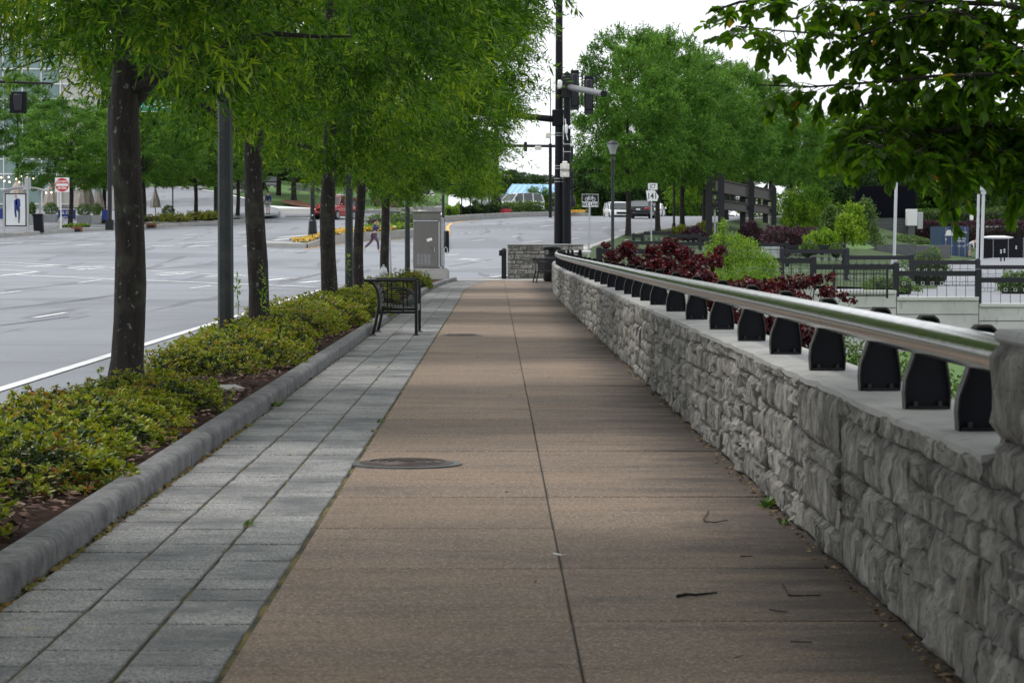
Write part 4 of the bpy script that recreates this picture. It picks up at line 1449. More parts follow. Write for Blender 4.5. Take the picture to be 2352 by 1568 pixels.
for i, (px0, px1, py0, py1, Y) in enumerate(((1310.5, 1330, 161, 253, YP + 1.5), (1342, 1363, 174, 262, YP - 3))):
    p0, p1 = L(px0, py0, Y), L(px1, py1, Y)
    hh = thing('tmp', None, None); bpy.data.objects.remove(hh)
    o = MB().bb(p0[0], p1[0], p0[1] - .03, p0[1] + .03, p1[2], p0[2]).build('signal_backplate', M['blackmatte'], sg, bev=.04)
    cxx, ww = (p0[0] + p1[0]) / 2, (p1[0] - p0[0])
    MB().bb(cxx - ww * .36, cxx + ww * .36, p0[1] - .22, p0[1] - .032, p1[2] + .14, p0[2] - .14).build('signal_housing', M['fence'], o, bev=.04)
    MB().bb(cxx - ww * .40, cxx + ww * .40, p0[1] - .2, p0[1] - .032, p1[2] + .01, p1[2] + .13).build('lower_visor', M['fence'], o)
    MB().tube([(p1[0] + .12, p0[1] + .1, p1[2] + .2), (p1[0] + .12, p0[1] + .1, p0[2] + .02)], .028, 7).build('hanger', M['black'], o)
    for zz in (p0[2] - .25, p0[2] - .10, p1[2] + .35):
        MB().tube([(cxx, p0[1], zz), (p1[0] + .12, p0[1] + .1, zz)], .018, 6).build('bracket_bar', M['black'], o)
# left arm
MB().tube([L(1272, 274), L(1190, 266, YP - 1), L(1080, 258, YP - 2)], [.125, .115, .10], 12).build('mast_arm', M['blackmatte'], sg, sm=True)
a = L(1281, 271)
MB().box(a, (.42, .4, .62)).build('arm_bracket', M['blackmatte'], sg, bev=.03)
for k, py in enumerate((307, 312.5, 382, 388, 411, 418)):
    z = L(1284, py)[2]
    MB().lathe([(.178, z), (.178, z + .025)], 14).build('band', M['galv'], sg, sm=True)
for py in (333, 350.5):
    z = L(1302, py)[2]
    MB().lathe([(.148, z), (.148, z + .03)], 14, (x2, -.35, 0)).build('band', M['galv'], sg, sm=True)
def gear(name, px0, px1, py0, py1, dy, dep, m, bev=.02, rz=0):
    p0, p1 = L(px0, py0, YP + dy), L(px1, py1, YP + dy)
    return MB().box(((p0[0] + p1[0]) / 2, p0[1], (p0[2] + p1[2]) / 2), (abs(p1[0] - p0[0]), dep, abs(p1[2] - p0[2])), rz).build(name, m, sg, bev=bev)
gear('sensor_dome', 1279, 1291, 184, 204, -.75, .3, M['white'], .06)
gear('camera_housing', 1297, 1304, 286, 307, -.75, .14, M['sign'], .03)
MB().tube([L(1299.5, 286, YP - .75), L(1298, 273, YP - .75)], .02, 6).build('antenna', M['sign'], sg)
MB().tube([L(1300.5, 307, YP - .75), L(1304, 322, YP - .75)], .02, 6).build('antenna', M['sign'], sg)
gear('camera', 1305, 1316, 289, 297, -.5, .2, M['sign'], .04)
gear('camera', 1309, 1318, 330, 336, -.4, .2, M['white'], .03)
gear('antenna_panel', 1253, 1266, 305, 318, -.2, .08, M['offwhite'], .03)
MB().tube([L(1266, 310, YP - .2), L(1276, 310, YP - .1)], .015, 6).build('antenna_arm', M['galv'], sg)
pb = gear('signal_box', 1287, 1307.5, 376, 407, -.75, .3, M['offwhite'], .02)
gear('box_top', 1291, 1304, 370.5, 375.5, -.75, .2, M['sign'], .04)
for py in (380, 397):
    gear('lamp_strip', 1293, 1301, py, py + 7, -.925, .02, M['white'], .005)
v = L(1297.3, 391.5, YP - .93)
text('POLICE', .085, M['signblack'], sg, v, bold=.002)
gear('junction_box', 1308, 1314, 381, 402, -.5, .15, M['post'], .02)
gear('lower_head', 1306, 1318, 410, 434, -.3, .3, M['black'], .04)
MB().tube([L(1296, 407, YP - .7), L(1301, 422, YP - .6), L(1297, 436, YP - .5), L(1290, 438, YP - .4)], .01, 5).build('cable', M['black'], sg)

# ---- far mast arm, thin poles, behind
t = thing('signal_mast', 'distant thin black mast arm crossing the sky left of the signal poles', 'traffic signal', (at(1262, 520, 205).x, 205, 3.0))
ox2, YP2 = t.location.x, 205
def L2(px, py, Y=205):
    v = at(px, py, Y)
    return (v.x - ox2, v.y - YP2, v.z - 3.0)
MB().tube([L2(1264, 500), L2(1264, 330)], .12, 8).build('pole', M['black'], t, sm=True)
MB().tube([L2(1300, 336), L2(1180, 335), L2(1120, 335)], .11, 8).build('mast_arm', M['black'], t, sm=True)
z0, z1 = L2(1203, 348), L2(1211, 326)
MB().bb(z0[0], z1[0], -.2, .2, z0[2], z1[2]).build('signal_housing', M['black'], t, bev=.05)
gz = L2(1236, 340)
MB().box(gz, (.5, .3, .3)).build('camera', M['offwhite'], t, bev=.05)

# ---- signs on posts
def post(t, h, r=.03, m='galv', off=(0, 0)):
    return MB().tube([(off[0], .03, 0), (off[0] + off[1], .03, h)], r, 8).build('post', M[m], t, sm=True)
Yb = 108.0
g_ = at(1353, 600, Yb)
t = thing('bike_lane_sign', 'black and white bike lane sign on a thin grey post', 'road sign', (g_.x, Yb, T(g_.x, Yb)))
def LT(px, py, Y, t):
    v = at(px, py, Y)
    return Vector((v.x - t.location.x, v.y - t.location.y, v.z - t.location.z))
a, b = LT(1336.5, 475.5, Yb, t), LT(1374.5, 446, Yb, t)
post(t, b.z - .05, .035, off=(-.03, .06))
cx, cz, ww, hh = (a.x + b.x) / 2, (a.z + b.z) / 2, b.x - a.x, b.z - a.z
MB().bb(a.x, b.x, -.008, 0, a.z, b.z).build('plate', M['sign'], t, bev=.003)
MB().bb(a.x + .012, b.x - .012, -.011, -.0085, a.z + hh * .41, b.z - .012).build('black_field', M['signblack'], t)
text('BIKE LANE', hh * .27, M['signblack'], t, (cx, -.011, a.z + hh * .2), bold=.004, sx=.80)
bk = MB()
zc, rw = a.z + hh * .60, hh * .125
for sx in (-1, 1):
    pts = [(cx + sx * ww * .205 + rw * math.cos(q), -.0135, zc + rw * math.sin(q)) for q in np.linspace(0, 2 * PI, 25)]
    bk.tube(pts, .011, 5, False)
def BP(u, v): return (cx + u * ww, -.0135, zc + v * hh)
for seg in ([(-.205, 0), (-.10, .16), (.13, .17), (.205, 0)], [(-.10, .16), (.02, .0), (.13, .17)], [(-.205, 0), (.02, 0)], [(-.10, .16), (-.13, .23), (-.05, .235)], [(.13, .17), (.12, .24), (.17, .25)], [(.02, 0), (.0, -.09)]):
    bk.tube([BP(*s) for s in seg], .010, 5)
bk.build('bicycle_symbol', M['sign'], t)

Y1 = 150.0
g_ = at(1496, 540, Y1)
t = thing('route_sign', 'white state route 141 junction sign under the tree row', 'road sign', (g_.x, Y1, T(g_.x, Y1)))
post(t, LT(1497, 420, Y1, t).z, .04)
def PX(t, Y, pts): return [(LT(px, py, Y, t).x, LT(px, py, Y, t).z) for px, py in pts]
MB().prism(PX(t, Y1, [(1483.5, 437.5), (1504, 437.5), (1513, 451), (1509.5, 462), (1487, 461.5)]), -.012, 0).build('plate', M['sign'], t)
v = LT(1498, 451, Y1, t)
text('141', .34, M['signblack'], t, (v.x, -.016, v.z), bold=.006, sx=.8)
a, b = LT(1488.5, 436, Y1, t), LT(1510, 421, Y1, t)
MB().bb(a.x, b.x, -.012, 0, a.z, b.z).build('junction_plate', M['sign'], t)
text('JCT', .22, M['signblack'], t, ((a.x + b.x) / 2, -.016, (a.z + b.z) / 2), bold=.004, sx=.7)
# pedestrian lamps
def path_lamp(px, pyb, pyt, Y, lab, grp='mushroom lamps'):
    g_ = at(px, pyb, Y)
    z0 = T(g_.x, Y)
    t = thing('path_lamp', lab, 'street lamp', (g_.x, Y, z0), 0, grp)
    H = at(px, pyt, Y).z - z0
    s = 1.0
    MB().lathe([(.12, 0), (.12, .3), (.075, .4), (.07, H - .95), (.10, H - .94), (.10, H - .86), (.06, H - .80), (.06, H - .62)], 12).build('shaft', M['post'], t, sm=True)
    MB().lathe([(.12, H - .62), (.17, H - .40), (.27, H - .20), (.25, H - .20), (.10, H - .60)], 16).build('lantern_glass', M['galv'], t, sm=True)
    MB().lathe([(.28, H - .20), (.27, H - .15), (.18, H - .06), (.001, H)], 16).build('lamp_cap', M['post'], t, sm=True)
    MB().lathe([(.05, H - .55), (.05, H - .25)], 8).build('bulb', M['sign'], t)
    return t
path_lamp(1407, 600, 322, 124, 'mushroom shaped street lamp left of the first tree of the right row')
path_lamp(1548, 520, 330, 182, 'dark lamp pole between the second and third trunks of the right row')

# ================================================================== vehicles
def car(name, loc, rz, lab, paint, Lc=4.6, W=1.82, H=1.45, belt=.92, kind='sedan', rear_lamps=True, parked=None):
    """local: front towards +y; wheels on z=0"""
    t = thing(name, lab, 'car', loc, rz, parked)
    hw = W / 2
    hood = .72 if kind == 'sedan' else .95
    if kind == 'sedan':
        st = [(-.50, .42, .78, .86), (-.48, .28, .96, .93), (-.36, .22, 1.0, 1.0), (-.15, .2, .93, 1.0), (.2, .2, .90, 1.0), (.36, .22, .80, .98), (.47, .26, .68, .90), (.50, .36, .58, .80)]
        roof = [(-.40, .97, .80), (-.20, H - .03, .70), (-.05, H, .70), (.10, H - .05, .70), (.27, .90, .80)]
    else:
        st = [(-.50, .45, 1.05, .90), (-.49, .34, 1.14, .95), (-.36, .30, 1.17, 1.0), (-.1, .28, 1.16, 1.0), (.2, .28, 1.12, 1.0), (.36, .30, 1.06, .98), (.48, .33, .98, .94), (.50, .42, .80, .88)]
        belt += .12
        roof = [(-.485, 1.12, .86), (-.44, H - .08, .78), (-.2, H, .76), (.06, H - .03, .76), (.11, H - .10, .77), (.23, 1.02, .86)]
    sc = H / (1.45 if kind == 'sedan' else 1.85) if kind != 'sedan' else 1
    V, fs = [], []
    n = 10
    for (u, zb, zt, wf) in st:
        yv = u * Lc
        w = hw * wf
        zt *= sc
        ring = [(-w * .86, zb), (-w * .97, zb + .10), (-w, (zb + zt) / 2), (-w * .97, zt - .07), (-w * .86, zt), (w * .86, zt), (w * .97, zt - .07), (w, (zb + zt) / 2), (w * .97, zb + .10), (w * .86, zb)]
        V += [(x, yv, z) for x, z in ring]
    for j in range(len(st) - 1):
        for k in range(n):
            a, b = j * n + k, j * n + (k + 1) % n
            fs.append((a, b, b + n, a + n))
    fs.append(tuple(range(n))); fs.append(tuple(range((len(st) - 1) * n, len(st) * n))[::-1])
    mb = MB(); mb.add(V, fs)
    mb.build('body', paint, t, sm=True)
    # glass house and roof skin
    V, fs = [], []
    for (u, z, wf) in roof:
        V += [(-hw * wf, u * Lc, z - .0), (hw * wf, u * Lc, z)]
    base = [(-hw * .90, roof[0][0] * Lc, belt * sc - .04), (hw * .90, roof[0][0] * Lc, belt * sc - .04), (-hw * .92, 0, belt * sc - .04), (hw * .92, 0, belt * sc - .04), (-hw * .90, roof[-1][0] * Lc, belt * sc - .06), (hw * .90, roof[-1][0] * Lc, belt * sc - .06)]
    m = len(roof)
    b0 = len(V)
    V += base
    for j in range(m - 1):
        fs.append((2 * j, 2 * j + 1, 2 * j + 3, 2 * j + 2))
    fs.append(tuple([2 * j for j in range(m)] + [b0 + 4, b0 + 2, b0]))
    fs.append(tuple([2 * j + 1 for j in range(m)][::-1] + [b0 + 1, b0 + 3, b0 + 5]))
    fs.append((0, b0, b0 + 1, 1)); fs.append((2 * m - 2, 2 * m - 1, b0 + 5, b0 + 4))
    mb = MB(); mb.add(V, fs)
    mb.build('windows', M['glass'], t)
    k0, k1 = 1, m - 2
    rp = MB()
    ys = [roof[k][0] * Lc for k in range(k0, k1 + 1)]
    V = []
    for k in range(k0, k1 + 1):
        u, z, wf = roof[k]
        V += [(-hw * wf - .02, u * Lc, z - (.05 if kind == 'sedan' else .15)), (-hw * wf * .9, u * Lc, z + .02), (hw * wf * .9, u * Lc, z + .02), (hw * wf + .02, u * Lc, z - (.05 if kind == 'sedan' else .15))]
    fs = [(4 * j + k, 4 * j + k + 1, 4 * j + k + 5, 4 * j + k + 4) for j in range(k1 - k0) for k in range(3)]
    rp.add(V, fs)
    rp.build('roof', paint, t, sm=True)
    for sx in (-1, 1):
        for (u0, z0, u1, z1, w_) in [(roof[-1][0], belt * sc - .05, roof[-2][0], roof[-2][1] - .03, .05), (roof[0][0], belt * sc - .03, roof[1][0], roof[1][1] - .03, .07)] + ([(-.02, belt * sc, -.03, H - .05, .05)] + ([(-.24, belt * sc, -.25, H - .05, .06)] if kind != 'sedan' else [])):
            MB().tube([(sx * hw * .90, u0 * Lc, z0), (sx * hw * .77, u1 * Lc, z1)], w_, 6).build('pillar', paint, t, sm=True)
        MB().ball((sx * (hw + .07), .20 * Lc, belt * sc + .06), (.10, .06, .075), 8, 6).build('mirror', paint, t, sm=True)
    wr = .33 if kind == 'sedan' else .38
    for sx in (-1, 1):
        for u in (-.30, .31):
            c = (sx * (hw - .10), u * Lc, wr)
            tb = MB()
            tb.tube([(c[0] - .11, c[1], c[2]), (c[0] + .11, c[1], c[2])], wr, 20)
            w_ = tb.build('wheel', M['tyre'], t, bev=.03)
            MB().tube([(c[0] + sx * .112, c[1], c[2]), (c[0] + sx * .118, c[1], c[2])], wr * .62, 14).build('rim', M['rim'], w_)
    f, r = Lc * .5, -Lc * .5
    hz = .62 if kind == 'sedan' else .80
    for sx in (-1, 1):
        MB().ball((sx * hw * .68, f - .10, hz * sc), (.20, .12, .085), 10, 6).build('headlight', M['lamp_w'], t, sm=True)
        MB().ball((sx * hw * .72, r + .07, (.80 if kind == 'sedan' else .98) * sc), (.22, .10, .085 if kind == 'sedan' else .16), 10, 6).build('tail_light', M['lamp_r'], t, sm=True)
    MB().bb(-.42, .42, f - .06, f + .012, hz * sc - .14, hz * sc + .06).build('grille', M['black'], t, bev=.02)
    MB().bb(-hw * .85, hw * .85, f - .1, f + .03, .34, .5).build('front_bumper', paint if kind == 'sedan' else M['black'], t, bev=.04)
    MB().bb(-hw * .85, hw * .85, r - .03, r + .1, .34, .52).build('rear_bumper', paint if kind == 'sedan' else M['black'], t, bev=.04)
    MB().bb(-.16, .16, r - .012, r + .02, .68 * sc, .80 * sc).build('number_plate', M['sign'], t)
    return t

g_ = at(1473, 500, 217)
car('sedan_car', (g_.x, 217, T(g_.x, 217) - .05), -.16, 'black sedan seen from behind driving over the crest', M['carblack'], 4.6, 1.84, 1.42)
g_ = at(1418, 500, 232)
car('white_suv', (g_.x, 232, T(g_.x, 232) - .35), PI + .10, 'white car coming over the crest left of the black sedan', M['carwhite'], 4.7, 1.86, 1.62, .98, 'suv')
g_ = at(1501, 500, 240)
car('white_car', (g_.x, 240, T(g_.x, 240) - .25), -.16, 'white car mostly hidden behind the black sedan', M['carwhite'], 4.4, 1.8, 1.40)
g_ = at(1187, 480, 262)
car('white_suv', (g_.x, 262, at(1187, 483, 262).z - .3), PI / 2 + .65, 'white large sports utility car behind the clipped median hedge', M['carwhite'], 5.3, 2.0, 1.92, 1.0, 'suv')
g_ = gnd(766, 505)
jeep = car('red_suv', (g_.x, g_.y + 2, T(g_.x, g_.y)), PI - .42, 'red sports utility car waiting behind the yellow flower median', M['carred'], 4.3, 1.85, 1.80, 1.0, 'suv')
MB().bb(-.62, .62, -.9, .2, 1.81, 1.93).build('roof_load', M['white'], jeep, bev=.03)
MB().ball((.62, 2.1, .78), (.10, .08, .07), 8, 6).build('indicator', M['lamp_o'], jeep, sm=True)
MB().ball((-.62, 2.1, .78), (.10, .08, .07), 8, 6).build('indicator', M['lamp_o'], jeep, sm=True)

# ================================================================== people
def skin_obj(name, pts, edges, material, parent, sub=2):
    me = bpy.data.meshes.new(name)
    me.from_pydata([p[:3] for p in pts], edges, [])
    o = bpy.data.objects.new(name + '_tmp', me)
    COL.objects.link(o)
    md = o.modifiers.new('skin', 'SKIN')
    md.use_smooth_shade = True
    for i, d in enumerate(me.skin_vertices[0].data):
        r = pts[i][3]
        d.radius = (r, r if len(pts[i]) < 5 else pts[i][4])
        d.use_root = (i == 0)
    sb = o.modifiers.new('sub', 'SUBSURF')
    sb.levels = sub
    sb.render_levels = sub
    bpy.context.view_layer.update()
    m2 = bpy.data.meshes.new_from_object(o.evaluated_get(bpy.context.evaluated_depsgraph_get()))
    bpy.data.objects.remove(o)
    m2.materials.clear()
    m2.materials.append(material)
    m2.polygons.foreach_set('use_smooth', [True] * len(m2.polygons))
    return put(name, m2, parent)

def person(loc, rz, lab, J, top, bottom, shoes, hair, grow=.012, sleeves=True, shorts=False, ponytail=False, s=1.0):
    """J: joints (pelvis, chest, neck, head, per side: shoulder, elbow, hand, hip, knee, ankle, toe)"""
    t = thing('person', lab, 'person', loc, rz, None)
    t.scale = (s, s, s)
    P = lambda k, r, r2=None: (*J[k], r) if r2 is None else (*J[k], r, r2)
    names, pts, idx = [], [], {}
    def add(k, r, r2=None):
        idx[k] = len(pts); pts.append(P(k, r, r2))
    add('pelvis', .135, .105); add('waist', .115, .09); add('chest', .145, .10); add('neck', .052); add('head0', .07); add('head', .095, .105); add('crown', .06)
    E = [('pelvis', 'waist'), ('waist', 'chest'), ('chest', 'neck'), ('neck', 'head0'), ('head0', 'head'), ('head', 'crown')]
    for sd in 'lr':
        for k, r in (('sh', .060), ('el', .043), ('wr', .030), ('ha', .036), ('fi', .016), ('hip', .095), ('kn', .060), ('cf', .056), ('an', .038), ('heel', .036), ('toe', .028)):
            add(k + sd, r)
        E += [('chest', 'sh' + sd), ('sh' + sd, 'el' + sd), ('el' + sd, 'wr' + sd), ('wr' + sd, 'ha' + sd), ('ha' + sd, 'fi' + sd), ('pelvis', 'hip' + sd), ('hip' + sd, 'kn' + sd), ('kn' + sd, 'cf' + sd), ('cf' + sd, 'an' + sd), ('an' + sd, 'toe' + sd), ('an' + sd, 'heel' + sd)]
    skin_obj('body', pts, [(idx[a], idx[b]) for a, b in E], M['skin'], t)
    def garment(name, keys, edges, m, g):
        ii = {k: i for i, k in enumerate(keys)}
        q = []
        for k in keys:
            p_ = pts[idx[k]]
            q.append((*p_[:3], p_[3] + g, (p_[4] if len(p_) > 4 else p_[3]) + g))
        skin_obj(name, q, [(ii[a], ii[b]) for a, b in edges], m, t)
    ks = ['chest', 'waist', 'pelvis', 'shl', 'shr'] + (['ell', 'elr', 'wrl', 'wrr'] if sleeves else [])
    es = [('chest', 'waist'), ('waist', 'pelvis'), ('chest', 'shl'), ('chest', 'shr')] + ([('shl', 'ell'), ('shr', 'elr'), ('ell', 'wrl'), ('elr', 'wrr')] if sleeves else [])
    garment('shirt', ks, es, top, grow)
    kb = ['pelvis', 'hipl', 'hipr', 'knl', 'knr'] + ([] if shorts else ['cfl', 'cfr', 'anl', 'anr'])
    eb = [('pelvis', 'hipl'), ('pelvis', 'hipr'), ('hipl', 'knl'), ('hipr', 'knr')] + ([] if shorts else [('knl', 'cfl'), ('knr', 'cfr'), ('cfl', 'anl'), ('cfr', 'anr')])
    garment('trousers', kb, eb, bottom, grow * .8)
    for sd in 'lr':
        garment('shoe', ['an' + sd, 'toe' + sd, 'heel' + sd], [('an' + sd, 'toe' + sd), ('an' + sd, 'heel' + sd)], shoes, .018)
    h = Vector(J['head'])
    fd = (Vector(J['face']) - h).normalized()
    hb = MB()
    hb.ball(h - fd * .025 + Vector((0, 0, .035)), (.105, .105, .115), 12, 8)
    ho = hb.build('hair', hair, t, sm=True)
    if ponytail:
        b = h - fd * .11 + Vector((0, 0, .05))
        MB().tube([b, b - fd * .10 + Vector((0, 0, -.03)), b - fd * .13 + Vector((0, 0, -.16)), b - fd * .10 + Vector((0, 0, -.27))], [.035, .055, .045, .012], 8).build('ponytail', hair, ho, sm=True)
    side = fd.cross(Vector((0, 0, 1)))
    fb = MB()
    fb.ball(h + fd * .105 + Vector((0, 0, -.01)), (.016, .016, .025), 6, 4)
    fb.build('nose', M['skin'], t, sm=True)
    for k in (-1, 1):
        MB().ball(h + fd * .088 + side * .035 * k + Vector((0, 0, .022)), .011, 6, 4).build('eye', M['signblack'], t)
    MB().tube([h + fd * .095 + side * .025 + Vector((0, 0, -.05)), h + fd * .1 + Vector((0, 0, -.052)), h + fd * .095 - side * .025 + Vector((0, 0, -.05))], .006, 5).build('mouth', M['lamp_r'], t)
    for sd in 'lr':      # fingers
        w_, hnd = Vector(J['wr' + sd]), Vector(J['ha' + sd])
        d = (Vector(J['fi' + sd]) - hnd).normalized()
        sv = d.cross(Vector((.3, .2, 1))).normalized()
        fm = MB()
        for k in range(4):
            b = hnd + sv * (k - 1.5) * .018
            fm.tube([b, b + d * (.05 + .01 * (1 - abs(k - 1.5))), b + d * .08 + fd * .015], [.009, .008, .006], 5)
        fm.tube([w_.lerp(hnd, .6) + sv * .03, w_.lerp(hnd, .9) + sv * .055 + d * .02], [.010, .007], 5)
        fm.build('fingers', M['skin'], t, sm=True)
    return t

# jogger: side view moving to the right (+x), feet apart
def side_pose():
    J = dict(pelvis=(0, 0, .90), waist=(.02, 0, 1.04), chest=(.06, 0, 1.25), neck=(.08, 0, 1.42), head0=(.10, 0, 1.48), head=(.12, 0, 1.56), crown=(.11, 0, 1.64), face=(1, 0, 1.52))
    J.update(shl=(.06, .15, 1.35), ell=(.12, .20, 1.12), wrl=(.30, .12, 1.22), hal=(.36, .08, 1.28), fil=(.41, .07, 1.32))
    J.update(shr=(.06, -.15, 1.35), elr=(.16, -.20, 1.13), wrr=(.24, -.10, 1.36), har=(.24, -.07, 1.43), fir=(.23, -.05, 1.48))
    J.update(hipl=(.0, .085, .86), knl=(-.14, .09, .50), cfl=(-.30, .09, .36), anl=(-.45, .09, .22), heell=(-.52, .09, .24), toel=(-.44, .09, .07))
    J.update(hipr=(.02, -.085, .86), knr=(.22, -.09, .52), cfr=(.24, -.09, .32), anr=(.25, -.09, .09), heelr=(.21, -.09, .05), toer=(.40, -.09, .04))
    return J
g_ = gnd(858, 579)
jg = person((g_.x, g_.y, T(g_.x, g_.y)), 0, 'jogger in navy top and plum leggings holding up a phone on the road', side_pose(), M['navy'], M['plum'], M['shoe'], M['hair'], ponytail=True)
MB().box((.43, .06, 1.33), (.02, .075, .15), 0, 0, -.5).build('phone', M['signblack'], jg, bev=.005)
MB().lathe([(.150, .90), (.152, .945)], 12).build('white_hem', M['cloth'], jg)

def stand_pose(bend=0.0):
    J = dict(pelvis=(0, 0, .92), waist=(0, 0, 1.06), chest=(0, 0, 1.27), neck=(0, 0, 1.46), head0=(0, 0, 1.52), head=(0, -.01, 1.60), crown=(0, 0, 1.68), face=(0, -1, 1.58))
    for sd, k in (('l', 1), ('r', -1)):
        J.update({'sh' + sd: (.18 * k, 0, 1.38), 'el' + sd: (.24 * k, .02, 1.12), 'wr' + sd: (.24 * k, -.06, .90), 'ha' + sd: (.24 * k, -.08, .83), 'fi' + sd: (.24 * k, -.09, .76),
                  'hip' + sd: (.09 * k, 0, .88), 'kn' + sd: (.10 * k, -.02, .50), 'cf' + sd: (.10 * k, .0, .34), 'an' + sd: (.10 * k, .02, .09), 'heel' + sd: (.10 * k, .05, .04), 'toe' + sd: (.11 * k, -.13, .03)})
    return J
# ================================================================== medians
def blob_leaves(name, pts, L, W, material, seed=0, up=.5, shape='rhomb'):
    g = np.random.default_rng(seed)
    n = len(pts)
    return leaves(name, pts, rdir(n, g) + np.array([0, 0, up]), rdir(n, g) + np.array([0, 0, .6]), L * g.uniform(.6, 1.3, n), W * g.uniform(.7, 1.2, n), material, shape)

def poly_obj(name, pts, hs, material, parent=None, sm=False):
    """closed kerb ring: footprint pts (x,y,z), solid of height hs per point"""
    n = len(pts)
    V = [(p[0], p[1], p[2] - .4) for p in pts] + [(p[0], p[1], p[2] + h) for p, h in zip(pts, hs)]
    fs = [tuple(range(n))[::-1], tuple(range(n, 2 * n))] + [(i, (i + 1) % n, (i + 1) % n + n, i + n) for i in range(n)]
    mb = MB(); mb.add(V, fs)
    return mb.build(name, material, parent)

def inpoly(x, y, poly):
    c = False
    j = len(poly) - 1
    for i in range(len(poly)):
        xi, yi, xj, yj = poly[i][0], poly[i][1], poly[j][0], poly[j][1]
        if (yi > y) != (yj > y) and x < (xj - xi) * (y - yi) / (yj - yi) + xi:
            c = not c
        j = i
    return c

# near median: raised concrete bed with a low nose
front = [gnd(*p) for p in ((611, 568.5), (700, 570.5), (765, 561.5), (832, 554), (897, 550), (945, 546.5), (1000, 541))]
med = thing('median', 'raised concrete median with yellow flowers behind the jogger', 'median', (0, 0, 0))
def off(p, dx, dy): return Vector((p.x + dx, p.y + dy, T(p.x + dx, p.y + dy)))
back = [off(p, -.6 - .1 * i, 4.0) for i, p in enumerate(front)]
nose = [front[0], front[1], off(front[1], .3, 1.6), off(front[1], -1.2, 3.4), back[0] + Vector((.2, .6, 0))]
poly_obj('nose_kerb', nose, [.24] * 5, M['concrete'], med)
body = [front[1] + Vector((.15, .35, 0))] + front[2:] + back[:1:-1] + [off(front[1], -1.0, 3.2)]
hs = [.25] + [.48] * (len(front) - 2) + [.48] * (len(back) - 2) + [.25]
poly_obj('raised_bed', body, hs, M['concrete'], med)
fl = []
tops = [(p, h) for p, h in zip(body, hs)]
g = np.random.default_rng(3)
while len(fl) < 2600:
    k = g.integers(0, len(front) - 1)
    a, b = front[k], front[k + 1]
    t_ = g.uniform()
    p = a.lerp(b, t_)
    o_ = g.uniform(.35, 3.2)
    x, yv = p.x - .12 * o_, p.y + o_
    if not inpoly(x, yv, body) or yv > 160: continue
    zt = T(x, yv) + (.48 if k >= 2 else .25 + .23 * (t_ if k == 1 else 0))
    fl.append((x, yv, zt + g.uniform(.03, .22)))
P = np.array(fl)
tag(put('yellow_flowers', blob_leaves('yellow_flowers', P, .11, .05, M['flower_y'], 3, 1.0, 'oval')), 'bed of yellow and white pansies on the near median', 'flowers', kind='stuff')
tag(put('flower_leaves', blob_leaves('flower_leaves', P[:1400] - np.array([0, 0, .07]), .13, .03, M['darkhedge'], 4)), 'dark leaves beneath the yellow pansies', 'leaves', kind='stuff')

def hedge_block(name, lab, cat, pts, h, thick, material, nleaf, Lf=.10, Wf=.03, seed=0, lump=.18, group=None, z0=None, rnd=True):
    """clipped hedge along a path of ground points; leaf shell over a dark core"""
    g = np.random.default_rng(seed)
    t = thing(name, lab, cat, tuple(pts[0]), 0, group)
    o0 = Vector(pts[0])
    segs = [(Vector(a) - o0, Vector(b) - o0) for a, b in zip(pts[:-1], pts[1:])]
    ln = np.array([(b - a).length for a, b in segs])
    si = g.choice(len(segs), nleaf, p=ln / ln.sum())
    A = np.array([segs[i][0] for i in si]); B = np.array([segs[i][1] for i in si])
    u = g.uniform(-.03, 1.03, (nleaf, 1))
    C = A + (B - A) * u
    D = nrm((B - A) * np.array([1, 1, 0]))
    Sd = np.stack([-D[:, 1], D[:, 0], np.zeros(nleaf)], 1)
    an = g.uniform(0, PI, nleaf)
    ex = .45 if rnd else .25
    cx = np.sign(np.cos(an)) * np.abs(np.cos(an)) ** ex
    cz = np.sin(an) ** ex
    bump = 1 + lump * np.sin(C[:, 0] * 3.1 + C[:, 1] * 2.3 + seed) * .5 + lump * np.sin(C[:, 0] * 7 + C[:, 1] * 6 + an * 3) * .4
    rr = g.uniform(.80, 1.05, nleaf) * bump
    P = C + Sd * (cx * thick / 2 * rr)[:, None]
    P[:, 2] += np.maximum(.0, cz * rr * h * (1 - 0 * u[:, 0]))
    low = g.uniform(0, 1, nleaf)
    m_ = np.abs(cx) > .8
    P[m_, 2] = C[m_, 2] + low[m_] * h * .9
    Nr = Sd * cx[:, None] + np.array([0, 0, 1.0]) * cz[:, None]
    put('foliage', leaves('foliage', P, nrm(Nr + rdir(nleaf, g) * .8), Nr + rdir(nleaf, g) * .6, Lf * g.uniform(.6, 1.3, nleaf), Wf * g.uniform(.7, 1.3, nleaf), material), t)
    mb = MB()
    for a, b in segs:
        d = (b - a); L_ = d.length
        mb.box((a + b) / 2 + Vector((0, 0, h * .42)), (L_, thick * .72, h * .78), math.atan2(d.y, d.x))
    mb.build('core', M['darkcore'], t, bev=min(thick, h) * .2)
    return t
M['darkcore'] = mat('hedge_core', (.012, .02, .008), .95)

hb = [off(front[4], -.9, 3.0), off(front[5], -.9, 4.0), off(front[6], -.6, 5.0)]
for p in hb: p.z += .48
hedge_block('hedge', 'clipped green hedge block on the near median behind the jogger', 'hedge', hb, .75, 1.7, M['hedge'], 5200, .12, .035, 21)
hb = [off(front[3], -.3, 1.2), off(front[4], -.4, 1.4), off(front[5], -.4, 1.6)]
for p in hb: p.z += .46
hedge_block('low_plants', 'low loose green plants along the near median edge', 'plants', hb, .32, .9, M['lime'], 1800, .15, .02, 22, .5)

